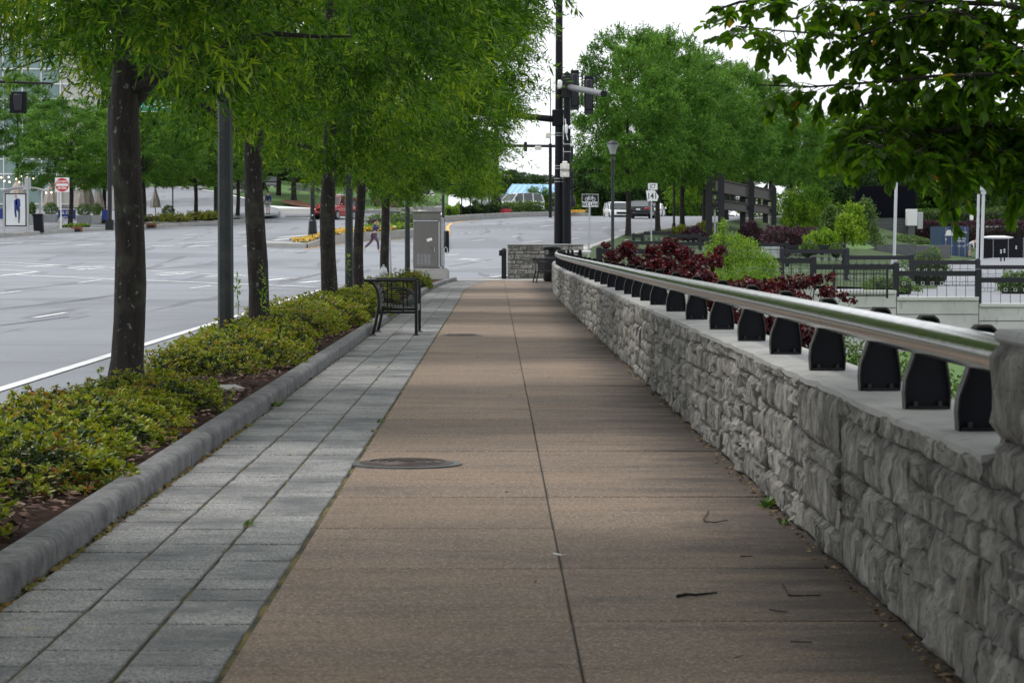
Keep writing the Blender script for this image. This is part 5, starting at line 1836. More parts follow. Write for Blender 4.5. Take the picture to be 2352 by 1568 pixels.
# far median with hedges, red flowers and young trees
fm = [gnd(*p) for p in ((1022, 510.5), (1060, 507.5), (1091, 505.3), (1150, 502), (1203, 499.3), (1271, 497.5))] + [at(1310, 497.3, 244), at(1352, 498, 247)]
fmed = thing('median', 'long far median wall of pale blocks below clipped hedges', 'median', (0, 0, 0))
for i, (a, b) in enumerate(zip(fm[:-1], fm[1:])):
    nb = max(2, int(round((b - a).length / 1.6)))
    for k in range(nb):
        p, q_ = a.lerp(b, (k + .008) / nb), a.lerp(b, (k + .992) / nb)
        d = q_ - p
        rz = math.atan2(d.y, d.x)
        hh = .42 if i < 6 else .42 - .12 * (k / nb)
        MB().box(((p + q_) / 2 + Vector((-math.sin(rz) * .2, math.cos(rz) * .2, hh / 2 - .1))), (d.length, .4, hh + .2), rz).build('block', M['cap'], fmed, bev=.02)
fb = [Vector((p.x - .3, p.y + 7 + i * .3, p.z)) for i, p in enumerate(fm)]
mb = MB()
nn = len(fm)
mb.add([(p.x, p.y + .35, p.z + .36) for p in fm] + [(p.x, p.y, p.z + .5) for p in fb], [(i, i + 1, i + 1 + nn, i + nn) for i in range(nn - 1)])
mb.build('soil', M['grass'], fmed)
def onmed(px, Y, dz=.42):
    v = at(px, 500, Y)
    zz = float(np.interp(v.x, [p.x for p in fm], [p.z for p in fm]))
    return Vector((v.x, Y, zz + dz - .06))
hedge_block('hedge', 'long light green clipped hedge in front of the white sports utility car', 'hedge', [onmed(1150, 235), onmed(1190, 238), onmed(1232, 241)], 1.0, 1.6, M['hedge'], 4200, .15, .045, 31)
for i, (px, Y, lab) in enumerate(((1062, 216, 'dark rounded bush at the left end of the far median'), (1086, 220, 'second dark rounded bush on the far median'), (1108, 225, 'dark bush under the young tree on the far median'), (1132, 230, 'dark bush left of the red flowers'))):
    p = onmed(px, Y)
    hedge_block('bush', lab, 'bush', [p - Vector((.5, 0, 0)), p + Vector((.5, .2, 0))], .85, 1.4, M['darkhedge'], 1500, .13, .045, 40 + i, .25, 'dark bushes on the far median')
p = onmed(1036, 211)
hedge_block('bush', 'light green loose bush beside the black signal pole on the far median', 'bush', [p - Vector((.6, 0, 0)), p + Vector((.6, .1, 0))], .95, 1.5, M['lime'], 1600, .14, .03, 47, .4)
g = np.random.default_rng(8)
def flower_patch(lab, px0, px1, Y, m, n, h=.35, dz=.42):
    a, b = onmed(px0, Y, dz), onmed(px1, Y + 1, dz)
    u = g.uniform(0, 1, (n, 1))
    P = np.array(a) + (np.array(b) - np.array(a)) * u + np.stack([g.normal(0, .1, n), g.uniform(-.6, .6, n), g.uniform(.02, h, n)], 1)
    tag(put('flower_patch', blob_leaves('flower_patch', P, .10, .05, m, 5, .6, 'oval')), lab, 'flowers', kind='stuff')
flower_patch('patch of red flowers in front of the clipped median hedge', 1140, 1172, 232.6, M['flower_r'], 420, .5)
flower_patch('orange and yellow flowers at the right tip of the far median', 1312, 1342, 243.8, M['flower_y'], 400, .2, .40)
t = thing('yard_sign', 'small white placard standing in the far median flowers', 'sign', tuple(onmed(1295, 243, .4)))
MB().bb(-.5, .5, -.01, .01, .25, .85).build('board', M['sign'], t)
for x in (-.3, .3): MB().tube([(x, .02, -.1), (x, .02, .3)], .015, 5).build('stake', M['galv'], t)
for zz in (.70, .58, .45): MB().bb(-.36, .30, -.014, -.011, zz, zz + .06).build('print_line', M['cloth'] if zz > .6 else M['galv'], t)

def small_tree(px, Y, zb, H, Rd, lab, mesh, grp, r=.07, z_tr=1.6, mt='bark'):
    p = at(px, 500, Y)
    t = thing('young_tree', lab, 'tree', (p.x, Y, zb), 0, grp)
    mb = MB()
    mb.tube([(0, 0, -.1), (.02, 0, z_tr), (.0, 0, H * .8)], [r, r * .8, r * .2], 8)
    for k in range(5):
        a = k * 1.26 + px
        mb.tube([(0, 0, z_tr + .1 * k), (math.cos(a) * Rd * .6, math.sin(a) * Rd * .6, z_tr + 1.1 + .1 * k)], [r * .5, r * .15], 6)
    mb.build('trunk', M[mt], t, sm=True)
    put('crown', mesh, t, (0, 0, z_tr), R.uniform(0, 6), (Rd, Rd, (H - z_tr) / 1.3))
    return t
# unit crowns (radius 1, height 1) with leaves sized for trees some 200 m away
UNIT = [crown_mesh('crown', 50 + k, 1.0, 0.0, 2.0, 270, 7800, 10, .040, .0088, M['oakfar'], sig=.080, slen=.10, flat=.6, droop=.1) for k in range(3)]
UNITD = [crown_mesh('crown', 60 + k, 1.0, 0.0, 1.5, 190, 4200, 9, .05, .013, M['darkleaf'], sig=.085, slen=.11, flat=.7, droop=.1) for k in range(2)]
UNITL = crown_mesh('crown', 71, 1.0, 0.0, 1.3, 100, 1900, 9, .07, .013, M['oak'], sig=.12, slen=.16, flat=.6)
for px, Y, lab in ((1060, 214, 'first slim young tree on the far median'), (1080, 218, 'second slim young tree on the far median'), (1106, 226, 'young tree with forked stem on the far median'), (1123, 231, 'young tree next to the black lamp base on the far median')):
    small_tree(px, Y, onmed(px, Y).z, 4.6, 1.3, lab, UNITL, 'young trees on the far median', .06, 1.7)

def simple_pole(name, px, pyb, pyt, Y, r, m, lab, cat='pole', base=True, zb=None):
    b, tp = at(px, pyb, Y), at(px, pyt, Y)
    t = thing(name, lab, cat, (b.x, Y, b.z if zb is None else zb))
    H = tp.z - t.location.z
    MB().lathe([(r, -.2), (r, H * .5), (r * .85, H)], 10).build('shaft', M[m], t, sm=True)
    if base: MB().lathe([(r * 2.2, -.2), (r * 2.1, .25), (r * 1.5, .7), (r * 1.05, .75)], 8).build('base', M[m], t)
    return t
# black pole with flared base on the near median
p = gnd(718, 540)
t = thing('street_pole', 'black street pole with a flared base in the yellow flowers', 'pole', (at(718, 533, 147.5).x, 147.5, at(718, 534, 147.5).z))
MB().lathe([(.23, -.3), (.24, .05), (.20, .62), (.165, .66), (.165, .72), (.125, .73), (.115, 4), (.10, 8.5)], 8).build('shaft', M['black'], t)
MB().box((.0, -.13, .92), (.08, .01, .06)).build('tag_plate', M['sign'], t)
simple_pole('street_pole', 1140, 465, 250, 233, .21, 'black', 'black pole with thick base behind the clipped far median hedge')
simple_pole('street_pole', 1264, 470, 180, 250, .05, 'black', 'very thin black pole left of the signal poles', base=False)
simple_pole('signal_pole', 1312, 470, 330, 236, .2, 'black', 'black pole with base right behind the signal poles')
simple_pole('flag_pole', 1234, 462, 428, 300, .06, 'galv', 'short pale flag pole before the blue roofed building', base=False)

# ================================================================== far side of the road, left
def gsheet(name, rows, material, kind='structure'):
    """rows of (px, py, Y) lists"""
    V = np.array([tuple(at(*p)) for r in rows for p in r])
    n = len(rows[0])
    Q = np.array([(j * n + i, j * n + i + 1, (j + 1) * n + i + 1, (j + 1) * n + i) for j in range(len(rows) - 1) for i in range(n - 1)])
    return tag(put(name, mesh_np(name, V, Q, material)), kind=kind)
# kerb line on the far side
KL = [gnd(-120, 552), gnd(0, 545.5), gnd(70, 541), gnd(140, 535.5), gnd(190, 532.5), gnd(250, 530), gnd(330, 525), gnd(420, 519.5), gnd(500, 514.5), gnd(560, 510), gnd(600, 507)]
fk = bpy.data.objects.new('far_kerb', None); link(fk); fk['kind'] = 'structure'
for i, (a, b) in enumerate(zip(KL[:-1], KL[1:])):
    nb = max(1, int(round((b - a).length / 3)))
    for k in range(nb):
        p, q_ = a.lerp(b, k / nb), a.lerp(b, (k + 1) / nb)
        d = q_ - p
        rz = math.atan2(d.y, d.x)
        n_ = Vector((-math.sin(rz), math.cos(rz), 0))
        MB().box((p + q_) / 2 + n_ * .16 + Vector((0, 0, .08)), (d.length - .02, .3, .30), rz).build('kerb_stone', M['concrete'], fk, bev=.03)
V = []
for p in KL: V.append((p.x, p.y + .28, p.z + .22))
for p in KL: V.append((p.x - 2, p.y + 14, p.z + .32))
for p in KL: V.append((p.x - 6, p.y + 40, p.z + .9))
n_ = len(KL)
tag(put('far_pavement', mesh_np('far_pavement', np.array(V), np.array([(j * n_ + i, j * n_ + i + 1, (j + 1) * n_ + i + 1, (j + 1) * n_ + i) for j in range(2) for i in range(n_ - 1)]), M['pinkpave'])), kind='structure')
for i, px in enumerate((176, 347)):
    p = gnd(px, 533.5 if i == 0 else 524.5)
    t = thing('storm_drain', f'rusty storm drain opening in the far kerb, {"left" if i == 0 else "right"} one', 'drain', (p.x, p.y - .03, p.z), 0, 'storm drains in the far kerb')
    MB().bb(-.36, .36, -.06, .12, .02, .34).build('frame', M['straw'], t, bev=.02)
    MB().bb(-.24, .24, -.065, .0, .04, .22).build('opening', M['soil'], t)
# side street climbing away, its kerb, and the bank behind
gsheet('side_street', [[(300, 503, 203), (420, 503, 203), (560, 500, 205), (640, 494, 208)], [(300, 478, 222), (420, 474, 224), (520, 470, 226), (640, 478, 220)], [(300, 452, 250), (420, 447, 252), (520, 455, 244), (600, 470, 230)], [(300, 428, 290), (400, 428, 290), (480, 438, 272), (560, 455, 250)]], M['asphalt'])
gsheet('far_bank', [[(300, 428, 289), (400, 427.5, 289), (480, 437, 271), (560, 453, 249), (610, 472, 228), (720, 478, 226), (840, 481, 234), (960, 476, 246), (1030, 473, 256)],
                    [(300, 405, 300), (400, 405, 298), (480, 410, 285), (560, 420, 266), (610, 440, 246), (720, 448, 246), (840, 452, 252), (960, 452, 262), (1030, 455, 272)],
                    [(300, 380, 330), (400, 380, 330), (480, 384, 318), (560, 390, 300), (610, 410, 280), (720, 425, 285), (840, 432, 290), (960, 435, 300), (1030, 440, 310)]], M['grass'])
gsheet('far_walk', [[(605, 497, 214), (660, 500, 214), (720, 500.5, 215), (840, 489, 231), (960, 483, 243), (1030, 478, 252)], [(605, 478, 224), (660, 478.5, 224), (720, 479, 225), (840, 481.5, 233.5), (960, 476.5, 245.5), (1030, 473.5, 255.5)]], M['gutter'])
gsheet('pine_straw', [[(640, 461, 229.5), (668, 470, 227), (716, 477.5, 225.7)], [(660, 459, 231.5), (690, 461, 231.5), (716, 470, 229)]], M['straw'])
fk2 = bpy.data.objects.new('bank_kerb', None); link(fk2); fk2['kind'] = 'structure'
for (a, b) in (((655, 502.5, 211.5), (722, 503.5, 211.5)), ((835, 490.5, 229), (890, 487.5, 233)), ((890, 487.5, 233), (950, 484, 240)), ((950, 484, 240), (1026, 479, 250)), ((400, 429, 288), (480, 438.5, 270.5)), ((480, 438.5, 270.5), (556, 455.5, 248.5)), ((556, 455.5, 248.5), (606, 474, 226.5))):
    p, q_ = at(*a), at(*b)
    d = q_ - p
    MB().box((p + q_) / 2 + Vector((0, 0, .1)), (d.length, .3, .34), math.atan2(d.y, d.x)).build('kerb_stone', M['concrete'], fk2, bev=.03)

# far street trees, left
def far_tree(px, py, Y, H, Rd, ztr, lab, k, grp='street trees across the road', r=.16, zb=None, mesh=None, nm='street_tree'):
    p = at(px, py, Y)
    t = thing(nm, lab, 'tree', (p.x, Y, p.z if zb is None else zb), 0, grp)
    trunk_mb(ztr + .6, r, r * .75, (R.uniform(-.1, .1), 0), 10, 6, Rd * .65, H * .75, int(px), 1.25).build('trunk', M['bark'], t, sm=True)
    me_ = mesh or UNIT[k % 3]
    put('crown', me_, t, (0, 0, ztr), R.uniform(0, 6.2), (Rd, Rd, (H - ztr) / (2.0 if me_ in UNIT else 1.5 if me_ in UNITD else 1.3)))
    return t
far_tree(162, 522, 181, 8.2, 4.0, 2.55, 'first street tree across the road beside the red no entry sign', 0)
far_tree(332, 510, 192, 8.4, 4.2, 2.6, 'second street tree across the road, above the blue barriers', 1)
far_tree(451, 503, 201, 8.0, 3.8, 2.6, 'third street tree across the road before the side street', 2)
far_tree(546, 498, 208, 8.0, 3.6, 2.7, 'fourth street tree across the road, right of the grey pole', 0)
far_tree(238, 515, 196, 8.0, 3.4, 2.9, 'street tree across the road standing deeper behind the umbrellas', 1)
far_tree(40, 515, 205, 11.0, 3.2, 5.2, 'tall street tree in front of the glass building', 2)
for i, (px, py, Y, H, Rd, lab) in enumerate(((675, 462, 232, 9, 4.5, 'big dark tree with pine straw round its trunk on the bank'), (640, 455, 242, 9.5, 4.5, 'dark tree left of the pine straw tree on the bank'), (860, 470, 246, 8, 4, 'tree on the bank behind the brown monument'), (1045 - 85, 470, 256, 8, 4, 'tree on the bank right of the brown monument'), (400, 415, 300, 11, 6, 'dark tree at the top of the side street'), (500, 415, 290, 11, 6, 'dark tree right of the side street top'), (580, 420, 276, 10, 5, 'dark tree on the bank above the grey pole'), (300, 415, 310, 12, 6, 'dark tree behind the cream wall'), (760, 440, 290, 11, 6, 'dark tree behind the parked cars'), (900, 440, 300, 11, 6, 'dark tree behind the brown monument wall'), (1020, 452, 300, 7, 4, 'dark tree at the right end of the bank'))):
    far_tree(px, py, Y, H, Rd, 2.9, lab, i, 'dark trees on the far bank', .24, mesh=UNITD[i % 2], nm='shade_tree')
hedge_block('hedge', 'dark hedge along the top of the side street', 'hedge', [at(360, 423, 291), at(440, 424, 286), at(520, 432, 272), at(600, 455, 247)], 1.1, 1.2, M['darkhedge'], 4200, .2, .06, 91)
# parked cars and monument on the bank
p = at(690, 452, 258); car('grey_car', (p.x, 258, p.z - .3), PI / 2 + .1, 'grey parked car on the bank behind the black pole', M['cargrey'], 4.8, 1.9, 1.5, parked='parked cars on the bank')
p = at(612, 440, 262); car('red_lamp_car', (p.x, 262, p.z - .2), .3, 'dark parked car with a red tail light behind the standing person', M['cargrey'], 4.6, 1.85, 1.6, .98, 'suv', parked='parked cars on the bank')
p = at(940, 463, 276); car('white_car', (p.x, 276, p.z - .3), PI / 2 - .2, 'white parked car right of the brown monument', M['carwhite'], 4.8, 1.9, 1.6, .98, 'suv', parked='parked cars on the bank')
p = at(842, 460, 274); car('white_car', (p.x, 274, p.z - .3), PI / 2 + .2, 'white parked car left of the brown monument', M['carwhite'], 4.6, 1.9, 1.5, parked='parked cars on the bank')
t = thing('monument_sign', 'plain brown stucco monument wall behind the farthest kerbside oak', 'monument', (at(889, 480, 240).x, 240, at(889, 480, 240).z))
MB().bb(-1.12, 1.12, -.3, .3, -.3, 1.95).build('slab', M['brown'], t, bev=.03)
MB().bb(-1.2, 1.2, -.38, .38, -.35, .1).build('plinth', M['brown'], t, bev=.03)
tag(put('purple_flowers', blob_leaves('purple_flowers', np.array(at(840, 462, 250)) + g.normal(0, 1, (300, 3)) * np.array([.8, .3, .08]), .14, .06, M['flower_p'], 6, .6, 'oval')), 'purple flowers left of the brown monument', 'flowers', kind='stuff')

# building with glass front
YB = 226.0
bx0, bx1 = at(-80, 300, YB).x, at(176, 300, YB).x
bl = thing('glass_building', 'glass fronted building with white mullions at the far left', 'building', (bx0, YB, 2.2))
bw = bx1 - bx0
MB().bb(0, bw, .25, 14, -1, 17).build('wall', M['cream'], bl)
pw, ph = 1.55, 1.22
gm = MB(); gm.bb(-pw / 2 + .05, pw / 2 - .05, 0, .06, .04, ph - .04); gpm = gm.mesh('pane', M['bglass'])
nx, nz = int(bw / pw), 12
for i in range(nx):
    for j in range(nz):
        put('pane', gpm, bl, (pw * (i + .5), .13, 1.0 + j * ph))
for j in range(nz + 1): MB().bb(0, bw, .02, .14, 1.0 + j * ph - .05, 1.0 + j * ph + .05).build('mullion', M['white'], bl)
for i in range(nx + 1): MB().bb(pw * i - .04, pw * i + .04, .04, .16, 0, 1 + nz * ph).build('mullion', M['white'], bl)
cwx0, cwx1 = at(180, 450, 220).x, at(256, 450, 220).x
b2 = thing('low_building', 'cream low wall building behind the folded umbrellas', 'building', (cwx0, 220, 2.2))
MB().bb(0, cwx1 - cwx0, 0, 8, -1, 4.2).build('wall', M['cream'], b2)
MB().bb(-.1, cwx1 - cwx0 + .1, -.15, 8.1, 4.2, 4.5).build('roof_edge', M['white'], b2)
for k in range(2): MB().bb(.4 + k * .9, 1.0 + k * .9, -.02, .1, 1.2, 3.6).build('window', M['bglass'], b2)

# bus shelter
YS = 171.5
p = at(60, 530, YS)
sh = thing('bus_shelter', 'grey metal bus shelter with a lit fashion poster at the far left', 'bus shelter', (p.x, YS, KL[2].z + .24))
def LS(px, py, Y=YS): 
    v = at(px, py, Y); return Vector((v.x - sh.location.x, v.y - YS, v.z - sh.location.z))
for px in (9, 63, 84):
    a = LS(px, 440)
    MB().bb(a.x - .06, a.x + .06, -.05 if px < 70 else 1.2, .05 if px < 70 else 1.3, -.05, a.z + .1).build('post', M['galv'], sh)
x0, x1 = LS(4, 430).x, LS(106, 430).x
zr = LS(30, 437).z
arc = [(x0 + (x1 - x0) * u, zr - .12 + .36 * math.sin(PI * (.1 + .8 * u))) for u in np.linspace(0, 1, 12)]
MB().prism(arc + [(x, z - .07) for x, z in arc[::-1]], -.3, 1.6).build('roof', M['galv'], sh, sm=True)
a, b = LS(12, 520), LS(61, 444)
MB().bb(a.x, b.x, -.09, .09, a.z, b.z).build('poster_frame', M['black'], sh, bev=.02)
MB().bb(a.x + .07, b.x - .07, -.098, -.092, a.z + .07, b.z - .07).build('poster', mat('poster_print', (.62, .68, .70), .3, layers=[((.42, .47, .48), .8, .45, .7, .7, None)]), sh)
pc, pz0, pz1 = (a.x * .42 + b.x * .58), a.z + .2, b.z - .14
def fig(name, pts, m): MB().prism([(pc + x, pz0 + z * (pz1 - pz0)) for x, z in pts], -.104, -.0985).build(name, m, sh)
fig('printed_trousers', [(-.18, .58), (.14, .60), (.17, .45), (.14, .05), (.05, .05), (.06, .40), (-.06, .48), (-.04, .22), (-.13, .20), (-.19, .42)], M['navy'])
fig('printed_jacket', [(-.19, .58), (-.20, .82), (-.05, .88), (.04, .90), (.17, .86), (.20, .60), (.0, .57)], M['blue'])
fig('printed_shirt', [(-.09, .62), (-.10, .84), (-.02, .88), (.0, .64)], M['cloth'])
fig('printed_head', [(-.12, .90), (-.13, .98), (-.06, 1.0), (-.02, .97), (-.02, .90), (-.07, .87)], M['skin'])
fig('printed_hair', [(-.14, .965), (-.11, 1.01), (-.04, 1.01), (-.02, .975), (-.07, .985)], M['hair'])
fig('printed_shoes', [(.05, .06), (.14, .06), (.13, .0), (.06, .0)], M['hair'])
MB().bb(x0 + .5, x1 - .3, 1.0, 1.3, .42, .48).build('seat', M['galv'], sh)

def sign_back(px0, px1, py0, py1, pyb, Y, lab):
    b = at((px0 + px1) / 2 + 2, pyb, Y)
    t = thing('street_sign', lab, 'road sign', (b.x, Y, b.z))
    a, c = LT(px0, py1, Y, t), LT(px1, py0, Y, t)
    MB().bb(a.x, c.x, .04, .06, a.z, c.z).build('plate', M['galv'], t)
    MB().tube([(0, 0, -.1), (0, 0, c.z)], .045, 8).build('post', M['galv'], t)
sign_back(56, 70, 407, 435, 534, 168, 'blank grey back of a bus stop sign beside the poster')
b = at(89, 534, 168)
t = thing('litter_bin', 'black tapered litter bin between the bus shelter and the no entry sign', 'litter bin', (b.x, 168, b.z))
MB().add([(-.26, -.26, 0), (.30, -.26, 0), (.30, .26, 0), (-.26, .26, 0), (-.32, -.28, 1.02), (.24, -.28, 1.02), (.24, .28, 1.02), (-.32, .28, 1.02)], [(3, 2, 1, 0), (4, 5, 6, 7), (0, 1, 5, 4), (1, 2, 6, 5), (2, 3, 7, 6), (3, 0, 4, 7)]).build('body', M['blackmatte'], t, bev=.03)
MB().bb(-.36, .26, -.3, .3, .98, 1.14).build('lid', M['blackmatte'], t, bev=.04)
# no entry sign
YN = 176.0
b = at(140, 526, YN)
t = thing('no_entry_sign', 'red and white do not enter sign on a white post across the road', 'road sign', (b.x, YN, b.z))
a, c = LT(126.5, 441.5, YN, t), LT(159, 408, YN, t)
MB().tube([(0, .05, -.1), (0, .05, c.z)], .035, 8).build('post', M['white'], t)
cx, cz, hw_ = (a.x + c.x) / 2, (a.z + c.z) / 2, (c.x - a.x) / 2
MB().bb(a.x, c.x, -.012, 0, a.z, c.z).build('plate', M['sign'], t)
disc = [(cx + hw_ * .96 * math.cos(q), cz + hw_ * .96 * math.sin(q)) for q in np.linspace(0, 2 * PI, 33)[:-1]]
MB().prism(disc, -.018, -.013).build('red_disc', M['red'], t)
MB().bb(cx - hw_ * .83, cx + hw_ * .83, -.023, -.019, cz - hw_ * .17, cz + hw_ * .17).build('white_bar', M['sign'], t)
text('DO NOT', hw_ * .30, M['sign'], t, (cx, -.021, cz + hw_ * .45), bold=.006)
text('ENTER', hw_ * .30, M['sign'], t, (cx, -.021, cz - hw_ * .46), bold=.006)
b = at(139, 525, 178)
hydrant((b.x, 178, b.z), 1.0, 'silver fire hydrant beneath the no entry sign', M['galv'])
b = at(136.5, 512, 190)
t = thing('white_column', 'round white column standing behind the no entry sign', 'column', (b.x, 190, b.z))
MB().lathe([(.16, 0), (.16, 3.2), (.2, 3.25), (.2, 3.4)], 12).build('shaft', M['white'], t, sm=True)

# patio: planters, barriers, folded umbrellas, string lights
def planter(px0, px1, py0, py1, Y, lab, shrub_h=.75):
    b = at((px0 + px1) / 2, py1, Y)
    t = thing('planter', lab, 'planter', (b.x, Y, b.z), 0, 'galvanised patio planters')
    hw_ = abs(at(px1, py1, Y).x - at(px0, py1, Y).x) / 2
    h = at(px0, py0, Y).z - b.z
    MB().add([(-hw_ * .85, -.3, 0), (hw_ * .85, -.3, 0), (hw_ * .85, .3, 0), (-hw_ * .85, .3, 0), (-hw_, -.38, h), (hw_, -.38, h), (hw_, .38, h), (-hw_, .38, h)], [(3, 2, 1, 0), (4, 5, 6, 7), (0, 1, 5, 4), (1, 2, 6, 5), (2, 3, 7, 6), (3, 0, 4, 7)]).build('tub', M['galv'], t, bev=.02)
    n = 900
    P = rdir(n, g) * np.array([hw_ * .95, .42, shrub_h * .62]) * g.uniform(.75, 1.05, (n, 1)) + np.array([0, 0, h + shrub_h * .40])
    put('plant', blob_leaves('plant', P, .12, .035, M['hedge'], int(px0)), t)
planter(100, 134, 492, 511, 187, 'long galvanised planter left of the no entry sign')
planter(176, 212, 494, 512, 188, 'wide galvanised tub planter right of the first far tree')
planter(211, 233, 494, 512, 187, 'narrow galvanised tub planter next to the wide one')
planter(290, 336, 499, 514, 196, 'galvanised planter right of the nearest oak trunk')
planter(372, 402, 496, 508, 201, 'last galvanised planter before the side street')
planter(66, 82, 492, 514, 186, 'galvanised planter seen behind the bus shelter')
def barrier(px0, px1, py0, py1, Y, lab, lines=()):
    b = at((px0 + px1) / 2, py1 + 3, Y)
    t = thing('barrier', lab, 'barrier', (b.x, Y, b.z), 0, 'blue patio barriers')
    a, c = LT(px0, py1, Y, t), LT(px1, py0, Y, t)
    MB().bb(a.x, c.x, -.02, .02, a.z, c.z).build('banner', M['blue'], t)
    for x in (a.x, c.x): MB().tube([(x, 0, 0), (x, 0, c.z + .15)], .025, 6).build('leg', M['black'], t)
    MB().tube([(a.x, 0, c.z + .15), (c.x, 0, c.z + .15)], .02, 6).build('top_bar', M['black'], t)
    for i, s in enumerate(lines):
        text(s, .2, M['sign'], t, ((a.x + c.x) / 2, -.024, c.z - .2 - .36 * i), bold=.004)
barrier(134, 173, 482, 503, 186, 'blue patio barrier with white letters behind the no entry sign', ('& SW', 'ECL A'))
barrier(235, 251, 482, 505, 190, 'small blue barrier left of the nearest oak trunk')
barrier(-14, 7, 479, 503, 184, 'blue barrier cut by the left picture edge')
barrier(334, 351, 498, 505, 197, 'blue barrier right of the nearest oak trunk')
barrier(361, 379, 498, 506, 198, 'blue barrier beside the last planter')
def umbrella(px, pyb, pyt, Y, lab, wdt=.34, open_=.0):
    b = at(px, pyb, Y)
    t = thing('patio_umbrella', lab, 'umbrella', (b.x, Y, b.z), 0, 'folded beige patio umbrellas')
    H = at(px, pyt, Y).z - b.z
    MB().tube([(0, 0, -.1), (0, 0, H)], .03, 8).build('pole', M['black'], t)
    mb = MB()
    n = 16
    prof = [(.03, H), (wdt * .45, H - .5), (wdt * .75, H * .62), (wdt, H * .36)]
    for r_, z in prof:
        for k in range(n):
            rr = r_ * (1 + .28 * (k % 2) * (1 if z < H - .1 else 0))
            mb.v.append((rr * math.cos(2 * PI * k / n), rr * math.sin(2 * PI * k / n), z - .12 * (k % 2)))
    for i in range(3):
        for k in range(n):
            a = i * n + k; c = i * n + (k + 1) % n
            mb.f.append((a, c, c + n, a + n))
    mb.build('canopy', M['beige'], t)
umbrella(228, 508, 425, 193, 'folded beige umbrella left of the nearest oak trunk')
umbrella(203, 508, 415, 196, 'tall folded beige umbrella in front of the cream wall', .42)
umbrella(190, 506, 420, 194, 'beige umbrella with a half open flap over the wide tub', .5)
umbrella(357, 500, 428, 202, 'folded beige umbrella right of the nearest oak trunk', .34)
umbrella(40, 505, 408, 192, 'beige umbrella top showing above the bus shelter roof', .6)
umbrella(118, 505, 410, 193, 'pale umbrella left of the no entry sign', .5)
t = thing('string_lights', 'string of small warm bulbs over the patio', 'lights', tuple(at(100, 430, 191)))
o_ = t.location.copy()
cab_pts = [at(px, py, 191) - o_ for px, py in ((-10, 405), (20, 417), (55, 412), (85, 420), (120, 430), (160, 420), (200, 427), (245, 422))]
MB().tube(cab_pts, .012, 5).build('cable', M['black'], t)
for px, py in ((3, 408), (10, 416), (22, 418), (37, 411), (44, 418), (50, 405), (62, 408), (76, 411), (85, 436), (92, 443), (106, 443), (118, 442), (188, 425), (195, 424), (211, 426), (20, 407)):
    MB().ball(at(px, py, 191) - o_, .05, 8, 6).build('bulb', mat('bulb', (1, .8, .5), .3, emit=((1, .72, .35), 6.0)) if 'bulbm' not in M else M['bulbm'], t)
# signal head and arm, street name sign, poles at far left
YG = 165.0
t = thing('signal_mast', 'traffic signal head on a mast arm in front of the glass building', 'traffic signal', tuple(at(-60, 530, YG)))
a, b = LT(24, 261, YG, t), LT(63, 211, YG, t)
MB().tube([LT(-60, 530, YG, t), LT(-60, 160, YG, t)], .14, 10).build('pole', M['black'], t, sm=True)
MB().tube([LT(-60, 186, YG, t), LT(120, 192, YG, t)], [.11, .07], 10).build('mast_arm', M['black'], t, sm=True)
bp = MB().bb(a.x, b.x, -.3, -.24, a.z, b.z).build('signal_backplate', M['blackmatte'], t, bev=.05)
MB().bb(a.x + .25, b.x - .25, -.44, -.31, a.z + .15, b.z - .15).build('signal_housing', M['fence'], bp, bev=.05)
YT = 150.0
t = thing('street_name_sign', 'green street name sign with a white arrow beside the nearest oak trunk', 'road sign', tuple(at(250, 520, YT)))
a, b = LT(325.5, 257.5, YT, t), LT(394, 232, YT, t)
MB().tube([LT(252, 525, YT, t), LT(252, 215, YT, t)], .12, 10).build('pole', M['fence'], t, sm=True)
MB().tube([LT(250, 228, YT, t), LT(420, 229, YT, t)], [.10, .06], 10).build('mast_arm', M['fence'], t, sm=True)
MB().bb(LT(243, 520, YT, t).x, LT(261, 520, YT, t).x, -.2, .2, -.2, .35).build('base', M['black'], t)
MB().bb(a.x, b.x, -.24, -.22, a.z, b.z).build('plate', M['sign'], t)
MB().bb(a.x + .025, b.x - .025, -.245, -.241, a.z + .025, b.z - .025).build('green_field', M['green'], t)
c_ = LT(338.5, 244.5, YT, t)
MB().prism([(c_.x - .14, c_.z), (c_.x - .02, c_.z + .11), (c_.x - .02, c_.z + .05), (c_.x + .13, c_.z + .05), (c_.x + .13, c_.z - .05), (c_.x - .02, c_.z - .05), (c_.x - .02, c_.z - .11)], -.250, -.246).build('arrow', M['sign'], t)
c_ = LT(369, 244.5, YT, t)
text('COLLIN', .23, M['sign'], t, (c_.x, -.250, c_.z), bold=.006, sx=.85)
simple_pole('street_pole', 496, 500, 300, 205, .16, 'post', 'dark grey pole between the third and fourth far trees', base=False)
simple_pole('street_pole', 397, 492, 395, 206, .05, 'black', 'thin black pole in front of the side street', base=False)
# low shrubs behind the far kerb
for i, (pa, pb, Y, lab) in enumerate((((340, 513), (424, 507), 190, 'low olive shrub row behind the far kerb, left one'), ((443, 505), (503, 500), 199, 'low olive shrub row behind the far kerb, right one'))):
    hedge_block('shrub_row', lab, 'shrubs', [at(*pa, Y), at(*pb, Y + 7)], .42, 1.0, M['shrub'], 1500, .14, .04, 80 + i, .5)
hedge_block('ground_cover', 'bright ground cover at the foot of the first far tree', 'plants', [at(145, 524, 178), at(200, 520, 180)], .15, .8, M['lime'], 500, .14, .03, 85, .6)
# people across the road
b = at(616, 492.5, 205)
person((b.x, 205, b.z), -.5, 'person in dark jacket and grey shorts standing across the road', stand_pose(), M['navy'], M['jean'], M['signblack'], M['hair'], shorts=True)

